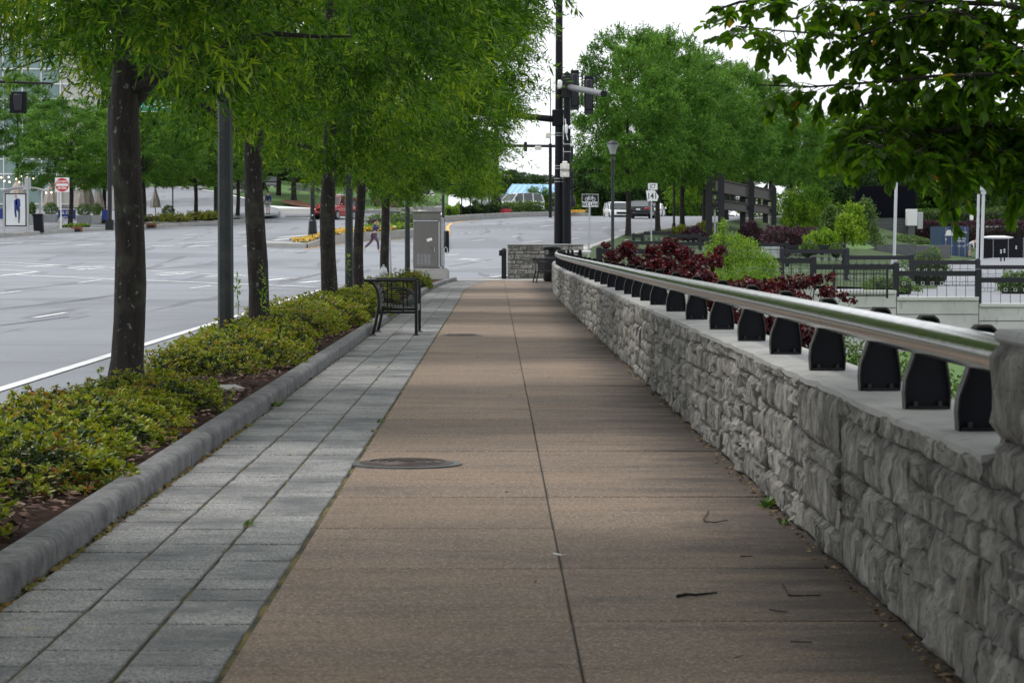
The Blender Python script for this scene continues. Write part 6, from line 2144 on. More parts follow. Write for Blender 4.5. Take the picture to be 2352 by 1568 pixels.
# ================================================================== background centre
t = thing('low_building', 'pale low building with a light blue roof beyond the median', 'building', tuple(at(1180, 480, 330)))
a, b = LT(1090, 470, 330, t), LT(1300, 445, 330, t)
MB().bb(a.x, b.x, 0, 14, -4, b.z).build('wall', M['teal'], t)
c0, c1, r0, r1 = LT(1162, 443.5, 329, t), LT(1290, 444, 329, t), LT(1178, 423, 340, t), LT(1300, 424, 340, t)
mb = MB()
mb.add([c0, c1, r1, r0, c0 + Vector((0, 0, -.25)), c1 + Vector((0, 0, -.25)), r1 + Vector((0, 0, -.25)), r0 + Vector((0, 0, -.25))], [(0, 1, 2, 3), (4, 7, 6, 5), (0, 4, 5, 1), (1, 5, 6, 2), (2, 6, 7, 3), (3, 7, 4, 0)])
mb.build('roof', M['bluetile'], t)
for k in range(11):
    p, q_ = c0.lerp(c1, k / 10), r0.lerp(r1, k / 10)
    MB().tube([p + Vector((0, 0, .04)), q_ + Vector((0, 0, .04))], .05, 5).build('roof_seam', M['bluetile'], t)
for k in range(16):
    x = a.x + (b.x - a.x) * k / 15
    MB().bb(x - .04, x + .04, -.06, 0, -4, b.z).build('wall_seam', M['teal'], t)
MB().bb(c0.x, c1.x, -1.3, -1.0, c0.z - .9, c0.z - .26).build('fascia', M['white'], t)
t = thing('department_store', 'white department store block with black roof letters behind the signal poles', 'building', tuple(at(1330, 480, 420)))
a, b = LT(1312, 500, 420, t), LT(1420, 403, 420, t)
MB().bb(a.x, b.x, 0, 20, -8, b.z).build('wall', M['white'], t)
MB().bb(a.x - .2, b.x + .2, -.2, 20.2, b.z, b.z + .7).build('roof_band', M['bluetile'], t)
for k in range(5):
    MB().bb(a.x + k * 1.6, a.x + k * 1.6 + .05, -.03, 0, -8, b.z).build('panel_joint', M['galv'], t)
MB().bb(LT(1328, 430, 420, t).x, LT(1345, 430, 420, t).x, -.05, .3, -8, LT(1328, 432, 420, t).z).build('entrance', M['cream'], t)
v = LT(1345, 417, 420, t)
text('LENOX', 1.0, M['signblack'], t, (v.x, -.06, v.z), bold=.03, sx=.95)
t = thing('white_van', 'small white van parked in front of the pale low building', 'van', tuple(at(1112, 474, 318)), 0)
MB().bb(-1.6, 1.6, 0, 1.8, .35, 2.2).build('body', M['carwhite'], t, bev=.15)
MB().bb(-1.2, -.7, -.01, .0, 1.3, 1.8).build('window', M['glass'], t)
MB().bb(.6, 1.1, -.01, .0, 1.3, 1.8).build('window', M['glass'], t)
for x in (-1.0, 1.0): MB().tube([(x, -.03, .36), (x, .25, .36)], .36, 16).build('wheel', M['tyre'], t)
for i, (px, py, Y, H, Rd, lab) in enumerate(((1180, 440, 400, 11, 6, 'round distant tree above the left of the blue roof'), (1215, 440, 410, 10, 6, 'round distant tree above the blue roof centre'), (1250, 440, 405, 9.5, 5.5, 'round distant tree above the right of the blue roof'), (1150, 440, 395, 12, 6, 'distant tree left of the blue roof'), (1100, 450, 390, 11, 6, 'distant tree behind the young median trees'), (1060, 450, 380, 11, 6, 'distant tree behind the metal cabinet'))):
    far_tree(px, py, Y, H * .34, Rd * .7, .3, lab, i, 'distant trees beyond the blue roof', .2, mesh=UNITD[i % 2], nm='distant_tree', zb=at(px, 455, Y).z)
for i, (px, Y, H, Rd, lab) in enumerate(((1238, 300, 2.6, 1.7, 'light green bush right of the white sports utility car'), (1268, 300, 2.0, 1.4, 'light green bush left of the thin black pole'), (1338, 290, 2.0, 1.6, 'light green bush in front of the department store'), (1600, 262, 5.0, 2.6, 'light green young tree beside the pergola'), (1360, 300, 6.5, 3.2, 'green tree right of the department store letters'))):
    t = far_tree(px, 480, Y, H, Rd, .1, lab, i, 'light green bushes beyond the crest', .08, mesh=UNITL, nm='bush_tree', zb=at(px, 486, Y).z)

# ================================================================== tree row on the right of the road
row = [(1444, 163, 11.9, 3.7), (1511, 172, 12.2, 3.9), (1568, 181, 11.8, 4.0), (1619, 192, 11.6, 4.0), (1668, 204, 11.4, 4.1), (1716, 218, 11.1, 4.2), (1768, 233, 10.8, 4.3), (1815, 250, 10.0, 4.2), (1858, 268, 9.2, 4.2)]
rl = ['first tree of the right hand row, nearest trunk beside the mushroom lamp', 'second tree of the right hand row, trunk behind the 141 sign', 'third tree of the right hand row', 'fourth tree of the right hand row, above the pergola left post', 'fifth tree of the right hand row, above the pergola middle', 'sixth tree of the right hand row', 'seventh tree of the right hand row', 'eighth tree of the right hand row', 'last and lowest tree of the right hand row']
for i, ((px, Y, H, Rd), lab) in enumerate(zip(row, rl)):
    x = at(px, 540, Y).x
    far_tree(px, 540, Y, H, Rd, 3.0, lab, i, 'trees lining the right side of the road', .17, zb=T(x, Y) + .1)
for i in range(8):
    px = 1352 + i * 42
    far_tree(px, 505, 292 + 9 * (i % 2), 6.5 + .5 * (i % 3), 3.6, .2, ('leftmost', 'second', 'third', 'fourth', 'fifth', 'sixth', 'seventh', 'rightmost')[i] + ' of the dense trees beyond the road crest', i, 'dense trees beyond the road crest', .2, mesh=UNITD[i % 2], nm='distant_tree', zb=at(px, 508, 292).z)
for i in range(11):
    px = 290 + i * 70
    far_tree(px, 440, 322 + 10 * (i % 2), 9.5, 5.2, .3, ('first', 'second', 'third', 'fourth', 'fifth', 'sixth', 'seventh', 'eighth', 'ninth', 'tenth', 'last')[i] + ' from the left of the dense trees at the back of the bank', i, 'dense trees at the back of the bank', .2, mesh=UNITD[i % 2], nm='distant_tree', zb=at(px, 440 if i > 4 else 425, 322).z)
# verge between road and lower lot
M['verge'] = mat('ground_cover', (.045, .085, .02), .95, layers=[((.02, .045, .012), 2.5, .4, .7, .8, None), ((.10, .15, .04), 14, .52, .75, .6, None)], bump=[(25, 1, .08, None)], coords='World')
def lotz(v): return -.5 + .0032 * (v - 80)
sheet('verge', lambda u, v: (XR_road(v) + .1 + u * 16, v, (1 - u) ** 1.3 * (T(XR_road(v), v) + .12) + (1 - (1 - u) ** 1.3) * lotz(v)), list(np.linspace(0, 1, 7)), list(np.arange(104, 320, 6.0)), M['verge'])
sheet('car_park', lambda u, v: (XR_road(v) + 14 + u * 90 if v > 130 else 5 + u * 100, v, lotz(v) - (0 if u > .05 or v < 130 else .05)), [0, .08, .2, .4, .7, 1], list(np.arange(82, 300, 8.0)), M['lot'])
sheet('garden', lambda u, v: (1.7 + u * 40, v, -1.75 + .1 * math.sin(u * 20 + v * .5)), list(np.linspace(0, 1, 12)), list(np.arange(-10, 80, 4.0)), M['grass'])
kerbline('verge_kerb', lambda v: XR_road(v) + .02, 118, 262, 4.0, .3, .14, lambda x, y: T(x, y), -1, M['concrete'], rad=.04)

# ------------------------------------------------------------------ fences on the right
def fence(name, lab, pxs, tops, Y, hpan, wall_bottom=None, dY=0.0, rail_h=.15, bars=9):
    t = thing(name, lab, 'fence', tuple(at(pxs[0], tops[0], Y)), 0)
    o_ = t.location.copy()
    for i, px in enumerate(pxs):
        Yi = Y + dY * i
        v = at(px, tops[min(i, len(tops) - 1)] if i == 0 else tops[min(i, len(tops)) - 1], Yi) - o_
        s = MB(); s.bb(v.x - .085, v.x + .085, v.y - .085, v.y + .085, v.z - hpan - .2, v.z + .03)
        s.add([(v.x - .085, v.y - .085, v.z + .031), (v.x + .085, v.y - .085, v.z + .031), (v.x + .085, v.y + .085, v.z + .031), (v.x - .085, v.y + .085, v.z + .031), (v.x, v.y, v.z + .09)], [(0, 1, 4), (1, 2, 4), (2, 3, 4), (3, 0, 4)])
        s.build('post', M['fence'], t)
    for i in range(len(pxs) - 1):
        a, b = at(pxs[i], tops[i], Y + dY * i) - o_, at(pxs[i + 1], tops[i], Y + dY * (i + 1)) - o_
        a.x += .087; b.x -= .087
        zt = a.z
        yv = (a.y + b.y) / 2
        d = b - a
        rz = math.atan2(d.y, d.x)
        MB().box(((a.x + b.x) / 2, yv, zt - rail_h / 2), (d.length, .12, rail_h), rz).build('top_rail', M['fence'], t)
        gb = MB()
        ln = b.x - a.x
        nb = max(3, int(ln / .27))
        for k in range(nb + 1):
            f_ = k / nb
            p = a.lerp(b, f_)
            gb.box((p.x, p.y, zt - rail_h - (hpan - rail_h) / 2), (.014, .014, hpan - rail_h))
        for zz in (zt - rail_h - .16, zt - rail_h - .26, zt - hpan + .01):
            gb.box(((a.x + b.x) / 2, yv, zz), (d.length, .012, .014), rz)
        tag(gb.build('bar_grid', M['fence'], t), kind='stuff')
        rs = MB()
        for k in range(nb):
            p = a.lerp(b, (k + .5) / nb)
            z = zt - rail_h - .21
            for (dx, dz, w_, h_) in ((0, .042, .10, .016), (0, -.042, .10, .016), (.042, 0, .016, .07), (-.042, 0, .016, .07)):
                rs.box((p.x + dx, p.y, z + dz), (w_, .03, h_))
        tag(rs.build('rosette_row', M['galv'], t), kind='stuff')
    return t
fa_x = [1376, 1491, 1588, 1678, 1868, 2058, 2247, 2440]
fa_t = [571.5, 574.5, 583, 592.5, 607, 622, 637]
fence('garden_fence', 'nearest dark railing fence stepping down to the right on the concrete wall', fa_x, fa_t, 80, .78)
rw = thing('retaining_wall', 'pale stained concrete retaining wall beneath the nearest railing fence', 'wall', (0, 0, 0))
M['rwall'] = mat('retaining_concrete', (.56, .56, .545), .8, layers=[((.34, .335, .32), .9, .5, .75, .6, None), ((.10, .095, .085), 5, .62, .75, .8, (1, 1, .25))], bump=[(30, .15, .01, None)], coords='World')
for i in range(len(fa_t)):
    a, b = at(fa_x[i], fa_t[i], 80), at(fa_x[i + 1], fa_t[i], 80)
    zt = a.z - .86
    MB().bb(a.x + .01, b.x - .01, 79.86, 80.3, -2.0, zt).build('panel', M['rwall'], rw, bev=.01)
    MB().bb(a.x + .01, b.x - .01, 79.80, 80.36, zt + .002, zt + .11).build('coping', M['rwall'], rw, bev=.012)
    MB().bb(a.x + .02, b.x - .02, 79.848, 79.859, zt - .40, zt - .385).build('groove', M['soil'], rw)
e_ = at(fa_x[-1], fa_t[-1], 80)
for k in range(4):
    MB().bb(e_.x + .01 + k * 8, e_.x + 8 + k * 8, 79.86, 80.3, -2.0, e_.z - 1.05).build('panel', M['rwall'], rw, bev=.01)
fence('garden_fence', 'second dark railing fence row across the car park entrance', [1796, 1945, 2094, 2246, 2400], [572.5, 587, 598, 609], 102, .95)
fence('garden_fence', 'third dark railing fence row behind the leafy planters', [1700, 1808, 1938], [558, 562.5], 117, .8)
fence('garden_fence', 'upper dark railing fence stepping beside the purple shrubs', [1455, 1475, 1541, 1608, 1640], [538, 532, 538, 543], 158, .95, rail_h=.2)
fence('garden_fence', 'low dark railing fence crossing behind the red leaved tree', [1446, 1540, 1630, 1720], [554, 556, 558], 120, .85)
t = thing('gate', 'dark railing gate leaf standing in front of the nearest fence', 'gate', tuple(at(1915, 612, 78.5)))
gm_ = MB()
for k in range(17):
    gm_.box((.0 + k * .094, 0, -.42), (.014, .014, .84))
for zz in (-.01, -.2, -.83): gm_.box((.75, .0, zz), (1.52, .03, .03))
tag(gm_.build('bar_grid', M['fence'], t), kind='stuff')
for x in (0, 1.52): MB().bb(x - .03, x + .03, -.03, .03, -.9, .03).build('post', M['fence'], t)

# ------------------------------------------------------------------ planted garden behind the wall
def spray_tree(name, lab, cat, base, H, clusters, nleaf, Ll, Wl, material, shape, seed, grp=None, stem=.04, sig=.3):
    """clusters: (x, y, z, r) relative to base"""
    g = np.random.default_rng(seed)
    t = thing(name, lab, cat, tuple(base), 0, grp)
    mb = MB()
    C = np.array(clusters)
    for c in C:
        mid = Vector((c[0] * .45, c[1] * .45, c[2] * .55))
        mb.tube([(0, 0, -.1), (c[0] * .12, c[1] * .12, c[2] * .25), mid, (c[0], c[1], c[2])], [stem, stem * .8, stem * .5, stem * .15], 6)
    mb.build('branches', M['bark'], t, sm=True)
    w = C[:, 3] ** 2
    ci = g.choice(len(C), nleaf, p=w / w.sum())
    P = C[ci, :3] + nrm(g.normal(size=(nleaf, 3))) * (C[ci, 3] * g.uniform(0, 1, nleaf) ** .45)[:, None] * np.array([1, 1, .75])
    ax = rdir(nleaf, g) + np.array([0, 0, -.3])
    put('foliage', leaves('foliage', P, ax, rdir(nleaf, g) + np.array([0, -.5, .5]), Ll * g.uniform(.6, 1.2, nleaf), Wl * g.uniform(.7, 1.2, nleaf), material, shape), t)
    return t
def clus(Y, b, lst):
    out = []
    for px, py, r, dy in lst:
        v = at(px, py, Y + dy)
        out.append((v.x - b.x, v.y - b.y, v.z - b.z, r * Y / F))
    return out
Yr = 60.0
b = at(1560, 560, Yr); b.z = -1.75
spray_tree('redbud_tree', 'dark red leaved redbud tree behind the middle of the handrail', 'tree', b, 3,
    clus(Yr, b, [(1408, 590, 24, 1), (1440, 575, 26, 0), (1425, 620, 22, .5), (1465, 610, 26, .4), (1393, 562, 10, 1), (1398, 608, 12, .5), (1500, 580, 24, .3), (1540, 565, 28, .5), (1570, 585, 26, .2), (1500, 610, 26, -.4), (1535, 610, 30, 0), (1590, 620, 32, -.3), (1560, 640, 34, -.6), (1480, 640, 28, -.5), (1620, 640, 30, -.8), (1640, 600, 24, -.2), (1655, 575, 16, 0), (1600, 600, 26, .4), (1460, 598, 18, 1.2), (1420, 635, 22, 0), (1395, 625, 14, 0), (1520, 640, 28, 0), (1640, 660, 28, -.8)]),
    4600, .090, .043, M['redbud'], 'heart', 5, 'red leaved redbuds', .03)
Yr = 50.0
b = at(1800, 640, Yr); b.z = -1.75
spray_tree('redbud_tree', 'low spreading redbud with a long red branch over the concrete wall', 'tree', b, 2.5,
    clus(Yr, b, [(1680, 660, 26, 0), (1720, 655, 26, 0), (1755, 660, 30, .3), (1800, 655, 32, .2), (1840, 650, 26, .2), (1870, 645, 20, .4), (1900, 670, 22, 0), (1935, 680, 16, .2), (1960, 688, 9, .2), (1780, 690, 34, -.3), (1830, 690, 34, -.3), (1730, 700, 36, -.4), (1790, 740, 42, -.4), (1740, 760, 44, -.5), (1850, 770, 44, -.4), (1690, 740, 40, -.4), (1660, 700, 34, 0), (1800, 800, 44, -.5), (1630, 690, 28, 0), (1900, 760, 26, 0), (1880, 640, 12, .4), (1905, 635, 12, .4)]),
    4600, .078, .037, M['redbud'], 'heart', 6, 'red leaved redbuds', .03)
Yr = 68.0
b = at(1690, 600, Yr); b.z = -1.75
spray_tree('green_shrub', 'tall bright lime green shrub behind the red leaved redbud', 'shrub', b, 3.6,
    clus(Yr, b, [(1660, 520, 16, 0), (1655, 545, 24, 0), (1690, 555, 30, .3), (1640, 570, 26, 0), (1720, 560, 24, 0), (1690, 590, 40, 0), (1650, 600, 36, .3), (1740, 590, 34, .2), (1760, 600, 28, 0), (1715, 625, 40, -.3), (1760, 630, 36, 0), (1680, 640, 40, -.4), (1625, 590, 18, 0), (1780, 610, 16, 0), (1640, 640, 30, -.3), (1615, 660, 24, -.5), (1745, 650, 30, -.4), (1662, 506, 8, 0), (1785, 640, 14, 0)]),
    9000, .055, .014, M['lime'], 'oval', 7, None, .03)
b = at(1950, 850, 34); b.z = -1.7
spray_tree('green_shrub', 'green shrub glimpsed between the rail fins near the pier', 'shrub', b, 1.8,
    clus(34, b, [(1930, 800, 60, 0), (1985, 830, 70, 0), (2060, 860, 80, 0), (2150, 900, 90, 0), (2220, 930, 90, 0), (2290, 930, 80, 0), (1960, 870, 70, 0), (2100, 940, 90, -.5), (2200, 980, 90, -.5)]), 3800, .06, .02, M['hedge'], 'oval', 8, None, .02)
# purple shrubs, conifers, hedges
def mound(name, lab, cat, px0, px1, pyt, pyb, Y, material, n, seed, Lf=.12, Wf=.03, grp=None, shape='rhomb'):
    a, b = at(px0, pyb, Y), at(px1, pyb, Y)
    h = at(px0, pyt, Y).z - a.z
    c = (a + b) / 2
    t = thing(name, lab, cat, (c.x, Y, a.z), 0, grp)
    hw_ = (b.x - a.x) / 2
    g = np.random.default_rng(seed)
    d = rdir(n, g)
    d[:, 2] = np.abs(d[:, 2]) - .15
    bl = 1 + .12 * np.sin(d[:, 0] * 5 + seed) + .10 * np.sin(d[:, 0] * 9 + d[:, 2] * 8) + g.normal(0, .05, n)
    P = d * np.array([hw_, max(hw_ * .8, .6), h]) * (bl * g.uniform(.82, 1.03, n))[:, None]
    P[:, 2] += .1 * h
    put('foliage', leaves('foliage', P, nrm(d + rdir(n, g) * .8), d + rdir(n, g) * .5, Lf * g.uniform(.6, 1.3, n), Wf * g.uniform(.7, 1.3, n), material, shape), t)
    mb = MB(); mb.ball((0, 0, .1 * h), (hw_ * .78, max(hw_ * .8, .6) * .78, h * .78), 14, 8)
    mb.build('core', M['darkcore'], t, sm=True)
    return t
mound('purple_shrub', 'purple shrub left of the pergola behind the upper fence', 'shrub', 1560, 1628, 523, 548, 168, M['purple'], 2600, 1, .13, .04, 'purple leaved shrubs')
mound('purple_shrub', 'purple shrub seen between the first pergola posts', 'shrub', 1690, 1760, 512, 548, 178, M['purple'], 2600, 2, .13, .04, 'purple leaved shrubs')
mound('purple_shrub', 'wide purple shrub mass right of the pergola', 'shrub', 1740, 1850, 520, 562, 150, M['purple'], 4200, 3, .12, .035, 'purple leaved shrubs')
mound('purple_shrub', 'purple shrub band behind the lime mound', 'shrub', 1800, 1920, 521, 560, 172, M['purple'], 4000, 4, .13, .04, 'purple leaved shrubs')
mound('purple_shrub', 'dark round purple shrub left of the grey screen base', 'shrub', 1950, 2008, 496, 552, 225, M['purple'], 3600, 5, .17, .05, 'purple leaved shrubs')
mound('green_shrub', 'lime green mound in front of the purple shrub band', 'shrub', 1850, 1925, 528, 562, 148, M['lime'], 2800, 6, .12, .035)
mound('green_shrub', 'olive shrub behind the upper fence, left one', 'shrub', 1530, 1590, 520, 545, 172, M['shrub'], 2000, 7, .13, .04)
mound('green_shrub', 'olive shrub behind the upper fence, right one', 'shrub', 1588, 1640, 512, 540, 178, M['shrub'], 2000, 8, .13, .04)
hedge_block('purple_hedge', 'long purple hedge behind the blue container', 'hedge', [at(2097, 548, 262), at(2200, 560, 258), at(2420, 560, 250)], 1.9, 1.8, M['purple'], 8500, .2, .06, 61, .12)
hedge_block('hedge', 'green clipped hedge beyond the white road at the far right', 'hedge', [at(2050, 520, 285), at(2220, 516, 280), at(2420, 516, 275)], 1.6, 1.6, M['hedge'], 6500, .2, .06, 62, .12)
def conifer(px, pyb, pyt, Y, rad, lab, seed, n=2600):
    g = np.random.default_rng(seed)
    b = at(px, pyb, Y)
    H = at(px, pyt, Y).z - b.z
    t = thing('upright_shrub', lab, 'shrub', (b.x, Y, b.z), 0, 'upright light green shrubs')
    MB().tube([(0, 0, 0), (0, 0, H * .9)], [.07, .02], 6).build('stem', M['bark'], t)
    k = 46
    hh = g.uniform(.04, 1, k) ** .9
    ph = g.uniform(0, 6.28, k)
    rr = rad * (1 - hh * .8) * g.uniform(.55, 1.0, k)
    C = np.stack([rr * np.cos(ph), rr * np.sin(ph), hh * H * .96], 1)
    ci = g.integers(0, k, n)
    P = C[ci] + g.normal(size=(n, 3)) * np.array([.20, .20, .24]) * rad * .62
    P[:, 2] = np.abs(P[:, 2])
    put('foliage', leaves('foliage', P, rdir(n, g) + np.array([0, 0, 1.0]), rdir(n, g) + np.array([0, -.3, .5]), .15 * g.uniform(.6, 1.3, n), .038 * g.uniform(.7, 1.3, n), M['hedge'] if seed % 2 else M['lime'], 'oval'), t)
conifer(1905, 560, 478, 155, .95, 'upright light green shrub left of the tall pair', 1)
conifer(1960, 566, 470, 150, 1.0, 'tall upright shrub in the middle of the group before the screen', 2)
conifer(1985, 564, 462, 152, 1.15, 'tallest upright shrub in front of the black screen', 3, 3200)
conifer(1940, 566, 500, 148, .9, 'short upright shrub at the front of the group', 4)
for i, (px, Y, H, Rd, lab) in enumerate(((1848, 182, 3.2, 1.7, 'round yellow green tree right of the pergola'), (1800, 226, 3.4, 2.0, 'yellow green tree behind the right pergola post'), (1870, 186, 3.0, 1.8, 'yellow green tree with an orange spot right of the pergola'), (1740, 228, 3.0, 1.8, 'yellow green tree seen through the pergola'))):
    far_tree(px, 545, Y, H, Rd, .15, lab, i, 'yellow green garden trees', .06, mesh=UNITL, nm='garden_tree', zb=at(px, 542, Y).z)
mound('ground_cover', 'green ground cover bank below the grey screen base', 'plants', 2000, 2170, 543, 566, 236, M['hedge'], 4200, 9, .18, .05)
gsheet('lawn', [[(2090, 568, 230), (2140, 569, 230), (2180, 570, 230)], [(2010, 556, 238), (2090, 555, 238), (2180, 556, 238)]], M['grass'])
gsheet('lawn', [[(1925, 578, 146), (1975, 574, 150), (2010, 570, 158)], [(1925, 562, 158), (1960, 560, 166), (1990, 558, 176)]], M['grass'])
t = thing('planter_wall', 'low grey concrete wall in front of the ground cover bank', 'wall', (0, 0, 0))
for (a, b) in (((1985, 560, 212), (2012, 569, 205)), ((2012, 569, 205), (2100, 571, 206)), ((2100, 571, 206), (2180, 574, 208))):
    p, q_ = at(*a), at(*b); d = q_ - p
    MB().box((p + q_) / 2 + Vector((0, 0, -.2)), (d.length, .35, 1.0), math.atan2(d.y, d.x)).build('section', M['slate'], t, bev=.02)
# leafy plants in front of the fence rows
for i, (px0, px1, pyt, pyb, Y, lab) in enumerate(((2075, 2190, 572, 630, 112, 'leafy grey green plant right of the pale pole base'), (1835, 1880, 556, 578, 116, 'small leafy plant on the third fence, left one'), (1905, 1935, 560, 580, 116, 'small leafy plant on the third fence, right one'), (2285, 2400, 622, 665, 96, 'leafy plants at the right picture edge behind the fence'), (1980, 2110, 636, 668, 95, 'low leafy plants behind the nearest fence'))):
    mound('leafy_plant', lab, 'plant', px0, px1, pyt, pyb, Y, M['hedge'], 1100, 120 + i, .09, .03, 'loose leafy plants by the fences', 'oval')

# pergola
pg = thing('pergola', 'dark steel pergola with paired posts and double beams', 'pergola', tuple(at(1650, 561, 176)))
o_ = pg.location.copy()
fr = []
for (pl, pr, pyt, Y) in ((1629, 1656.5, 396, 172), (1706, 1726, 410, 192), (1758, 1777.5, 422, 210)):
    pp = []
    for px, s in ((pl, -1), (pr, 1)):
        v = at(px, pyt, Y) - o_
        w_ = .19
        z0 = -.5
        MB().prism([(v.x - w_, z0), (v.x + w_, z0), (v.x + w_, v.z - (.34 if s > 0 else 0)), (v.x + w_ * .0 + (w_ * .5 if s < 0 else -w_ * .5), v.z), (v.x - w_, v.z - (.34 if s < 0 else 0))], v.y - .15, v.y + .15).build('post', M['fence'], pg)
        pp.append(v)
    fr.append(pp)
    zt = pp[1].z
    for zz in (zt - 1.28, zt - 2.05):
        MB().bb(pp[0].x, pp[1].x, pp[0].y - .1, pp[0].y + .1, zz - .12, zz + .12).build('cross_beam', M['fence'], pg)
    MB().tube([((pp[0].x + pp[1].x) / 2, pp[0].y + .2, -.5), ((pp[0].x + pp[1].x) / 2, pp[0].y + .2, zt - 1.2)], .055, 8).build('inner_pole', M['white'], pg)
for i in range(2):
    a, b = (fr[i][0] + fr[i][1]) / 2, (fr[i + 1][0] + fr[i + 1][1]) / 2
    for (dz0, hh) in ((-.85, .78), (-2.0, .55)):
        p, q_ = Vector((a.x, a.y, a.z + dz0)), Vector((b.x, b.y, b.z + dz0))
        d = q_ - p
        rz = math.atan2(d.y, d.x)
        m = MB(); m.box((p + q_) / 2, (d.length * 1.02, .06, hh), rz)
        for s in (-1, 1): m.box((p + q_) / 2 + Vector((0, 0, s * hh / 2)), (d.length * 1.02, .34, .05), rz)
        m.build('long_beam', M['weather'], pg)
    for u in (.28, .52):
        p = a.lerp(b, u)
        MB().bb(p.x - .12, p.x + .12, p.y - .1, p.y + .1, p.z - 1.75, p.z - 1.25).build('strut', M['fence'], pg)
t = thing('utility_box', 'pale grey stepped utility box below the pergola', 'box', tuple(at(1771, 590, 128)))
a, b = LT(1751, 590, 128, t), LT(1794, 562, 128, t)
MB().bb(a.x, b.x, 0, .8, -.6, b.z - .24).build('base', M['galv'], t, bev=.03)
MB().bb(a.x + .03, b.x - .06, .03, .77, b.z - .238, b.z).build('lid', M['galv'], t, bev=.03)

# screen, container and things of the car park
YL = 258.0
t = thing('led_screen', 'large black outdoor screen on a grey block base', 'screen', tuple(at(2035, 541, YL)))
a, b = LT(1964, 500, YL, t), LT(2104, 427, YL, t)
MB().bb(a.x, b.x, 0, .7, a.z, b.z).build('screen_panel', mat('screen_black', (.004, .005, .009), .6, spec=.06), t, bev=.03)
c_ = LT(1978, 541, YL, t)
MB().bb(c_.x, b.x - .2, .1, 1.0, -.3, a.z - .01).build('base', M['slate'], t)
for zz in np.arange(.3, a.z, .34): MB().bb(c_.x - .01, b.x - .19, .094, .1, zz, zz + .02).build('course_joint', M['soil'], t)
t = thing('utility_box', 'white utility box at the right end of the screen base', 'box', tuple(at(2094, 520, YL - 1.2)))
a, b = LT(2082, 518.5, YL - 1.2, t), LT(2107, 480.5, YL - 1.2, t)
MB().bb(a.x, b.x, 0, .7, a.z, b.z).build('body', M['white'], t, bev=.03)
MB().bb(b.x + .02, b.x + .55, .1, .7, a.z - .3, b.z - .28).build('side_cabinet', M['galv'], t, bev=.03)
MB().bb(a.x + .2, b.x - .2, .1, .5, a.z - 1.6, a.z).build('stand', M['slate'], t)
YC = 225.0
ct = thing('shipping_container', 'blue shipping container with white door markings in the car park', 'container', tuple(at(2194, 591.5, YC)))
a, b = LT(2163, 591.5, YC, ct), LT(2225, 520, YC, ct)
c_ = LT(2240, 523, YC + 6, ct)
MB().bb(a.x, b.x, .04, 6.0, 0, b.z).build('body', M['cblue'], ct)
H, Wc = b.z, b.x - a.x
for k in range(14): MB().bb(b.x, b.x + .05, .3 + k * .4, .5 + k * .4, .1, H - .1).build('side_rib', M['cblue'], ct)
for s in (0, 1):
    d_ = MB().bb(a.x + .05 + s * Wc / 2, a.x + Wc / 2 - .03 + s * Wc / 2, 0, .039, .12, H - .1).build('door', M['cblue'], ct, bev=.01)
    for k in range(3): MB().bb(a.x + .12 + s * Wc / 2, a.x + Wc / 2 - .1 + s * Wc / 2, -.02, -.001, .3 + k * .6, .36 + k * .6).build('door_rib', M['cblue'], d_)
    for u in (.28, .72):
        x = a.x + Wc / 2 * (s + u)
        MB().tube([(x, -.05, .1), (x, -.05, H - .08)], .022, 6).build('lock_rod', M['galv'], d_)
        MB().bb(x - .12, x + .12, -.075, -.072, .95, 1.0).build('handle', M['galv'], d_)
MB().prism([(a.x + .22, H - .75), (a.x + .42, H - .3), (a.x + Wc * .46, H - .28), (a.x + Wc * .48, H - .75)], -.03, -.025).build('white_logo', M['sign'], ct)
for i, (x, z, s_) in enumerate(((.74, H - .5, 'CAXU 31724 0'), (.78, H - .68, '22G1'), (.72, H - 1.0, 'MGW  TARE'), (.72, H - 1.2, '30480 2250'), (.72, H - 1.62, 'NET  CU'))):
    text(s_, .11, M['sign'], ct, (a.x + Wc * x, -.06, z), bold=.003, sx=.9)
MB().prism([(a.x + Wc * .11, H - 1.0), (a.x + Wc * .15, H - 1.18), (a.x + Wc * .19, H - 1.0)], -.03, -.025).build('triangle_mark', M['sign'], ct)
MB().bb(a.x + Wc * .1, a.x + Wc * .18, -.03, -.025, .3, .55).build('plate', M['sign'], ct)
t = thing('screened_fence', 'black fabric covered fence right of the container', 'fence', tuple(at(2250, 592, 228)))
a, b = LT(2246, 592, 228, t), LT(2420, 547, 228, t)
MB().bb(a.x, b.x, 0, .05, 0, b.z).build('fabric', M['blackmatte'], t)
for k in range(6): MB().tube([(a.x + k * 1.25, -.03, 0), (a.x + k * 1.25, -.03, b.z + .05)], .03, 6).build('post', M['galv'], t)
mb = MB(); mb.ball((a.x + 1.6, .1, b.z + .05), (1.3, .4, .16), 14, 6, .1)
mb.build('white_tarp', M['cloth'], t, sm=True)
for i, px in enumerate((2299, 2307, 2334)):
    v = at(px, (604, 602, 592)[i], (205, 207, 226)[i])
    t = thing('traffic_post', ('black and white banded traffic post, left of the front pair', 'black and white banded traffic post, right of the front pair', 'black and white banded traffic post standing alone by the black fence')[i], 'bollard', (v.x, v.y, v.z), 0, 'banded traffic posts')
    MB().lathe([(.16, 0), (.16, .04), (.055, .06), (.05, 1.1)], 10).build('post', M['blackmatte'], t, sm=True)
    for z in (.72, .88): MB().lathe([(.058, z), (.058, z + .1)], 10).build('band', M['sign'], t, sm=True)
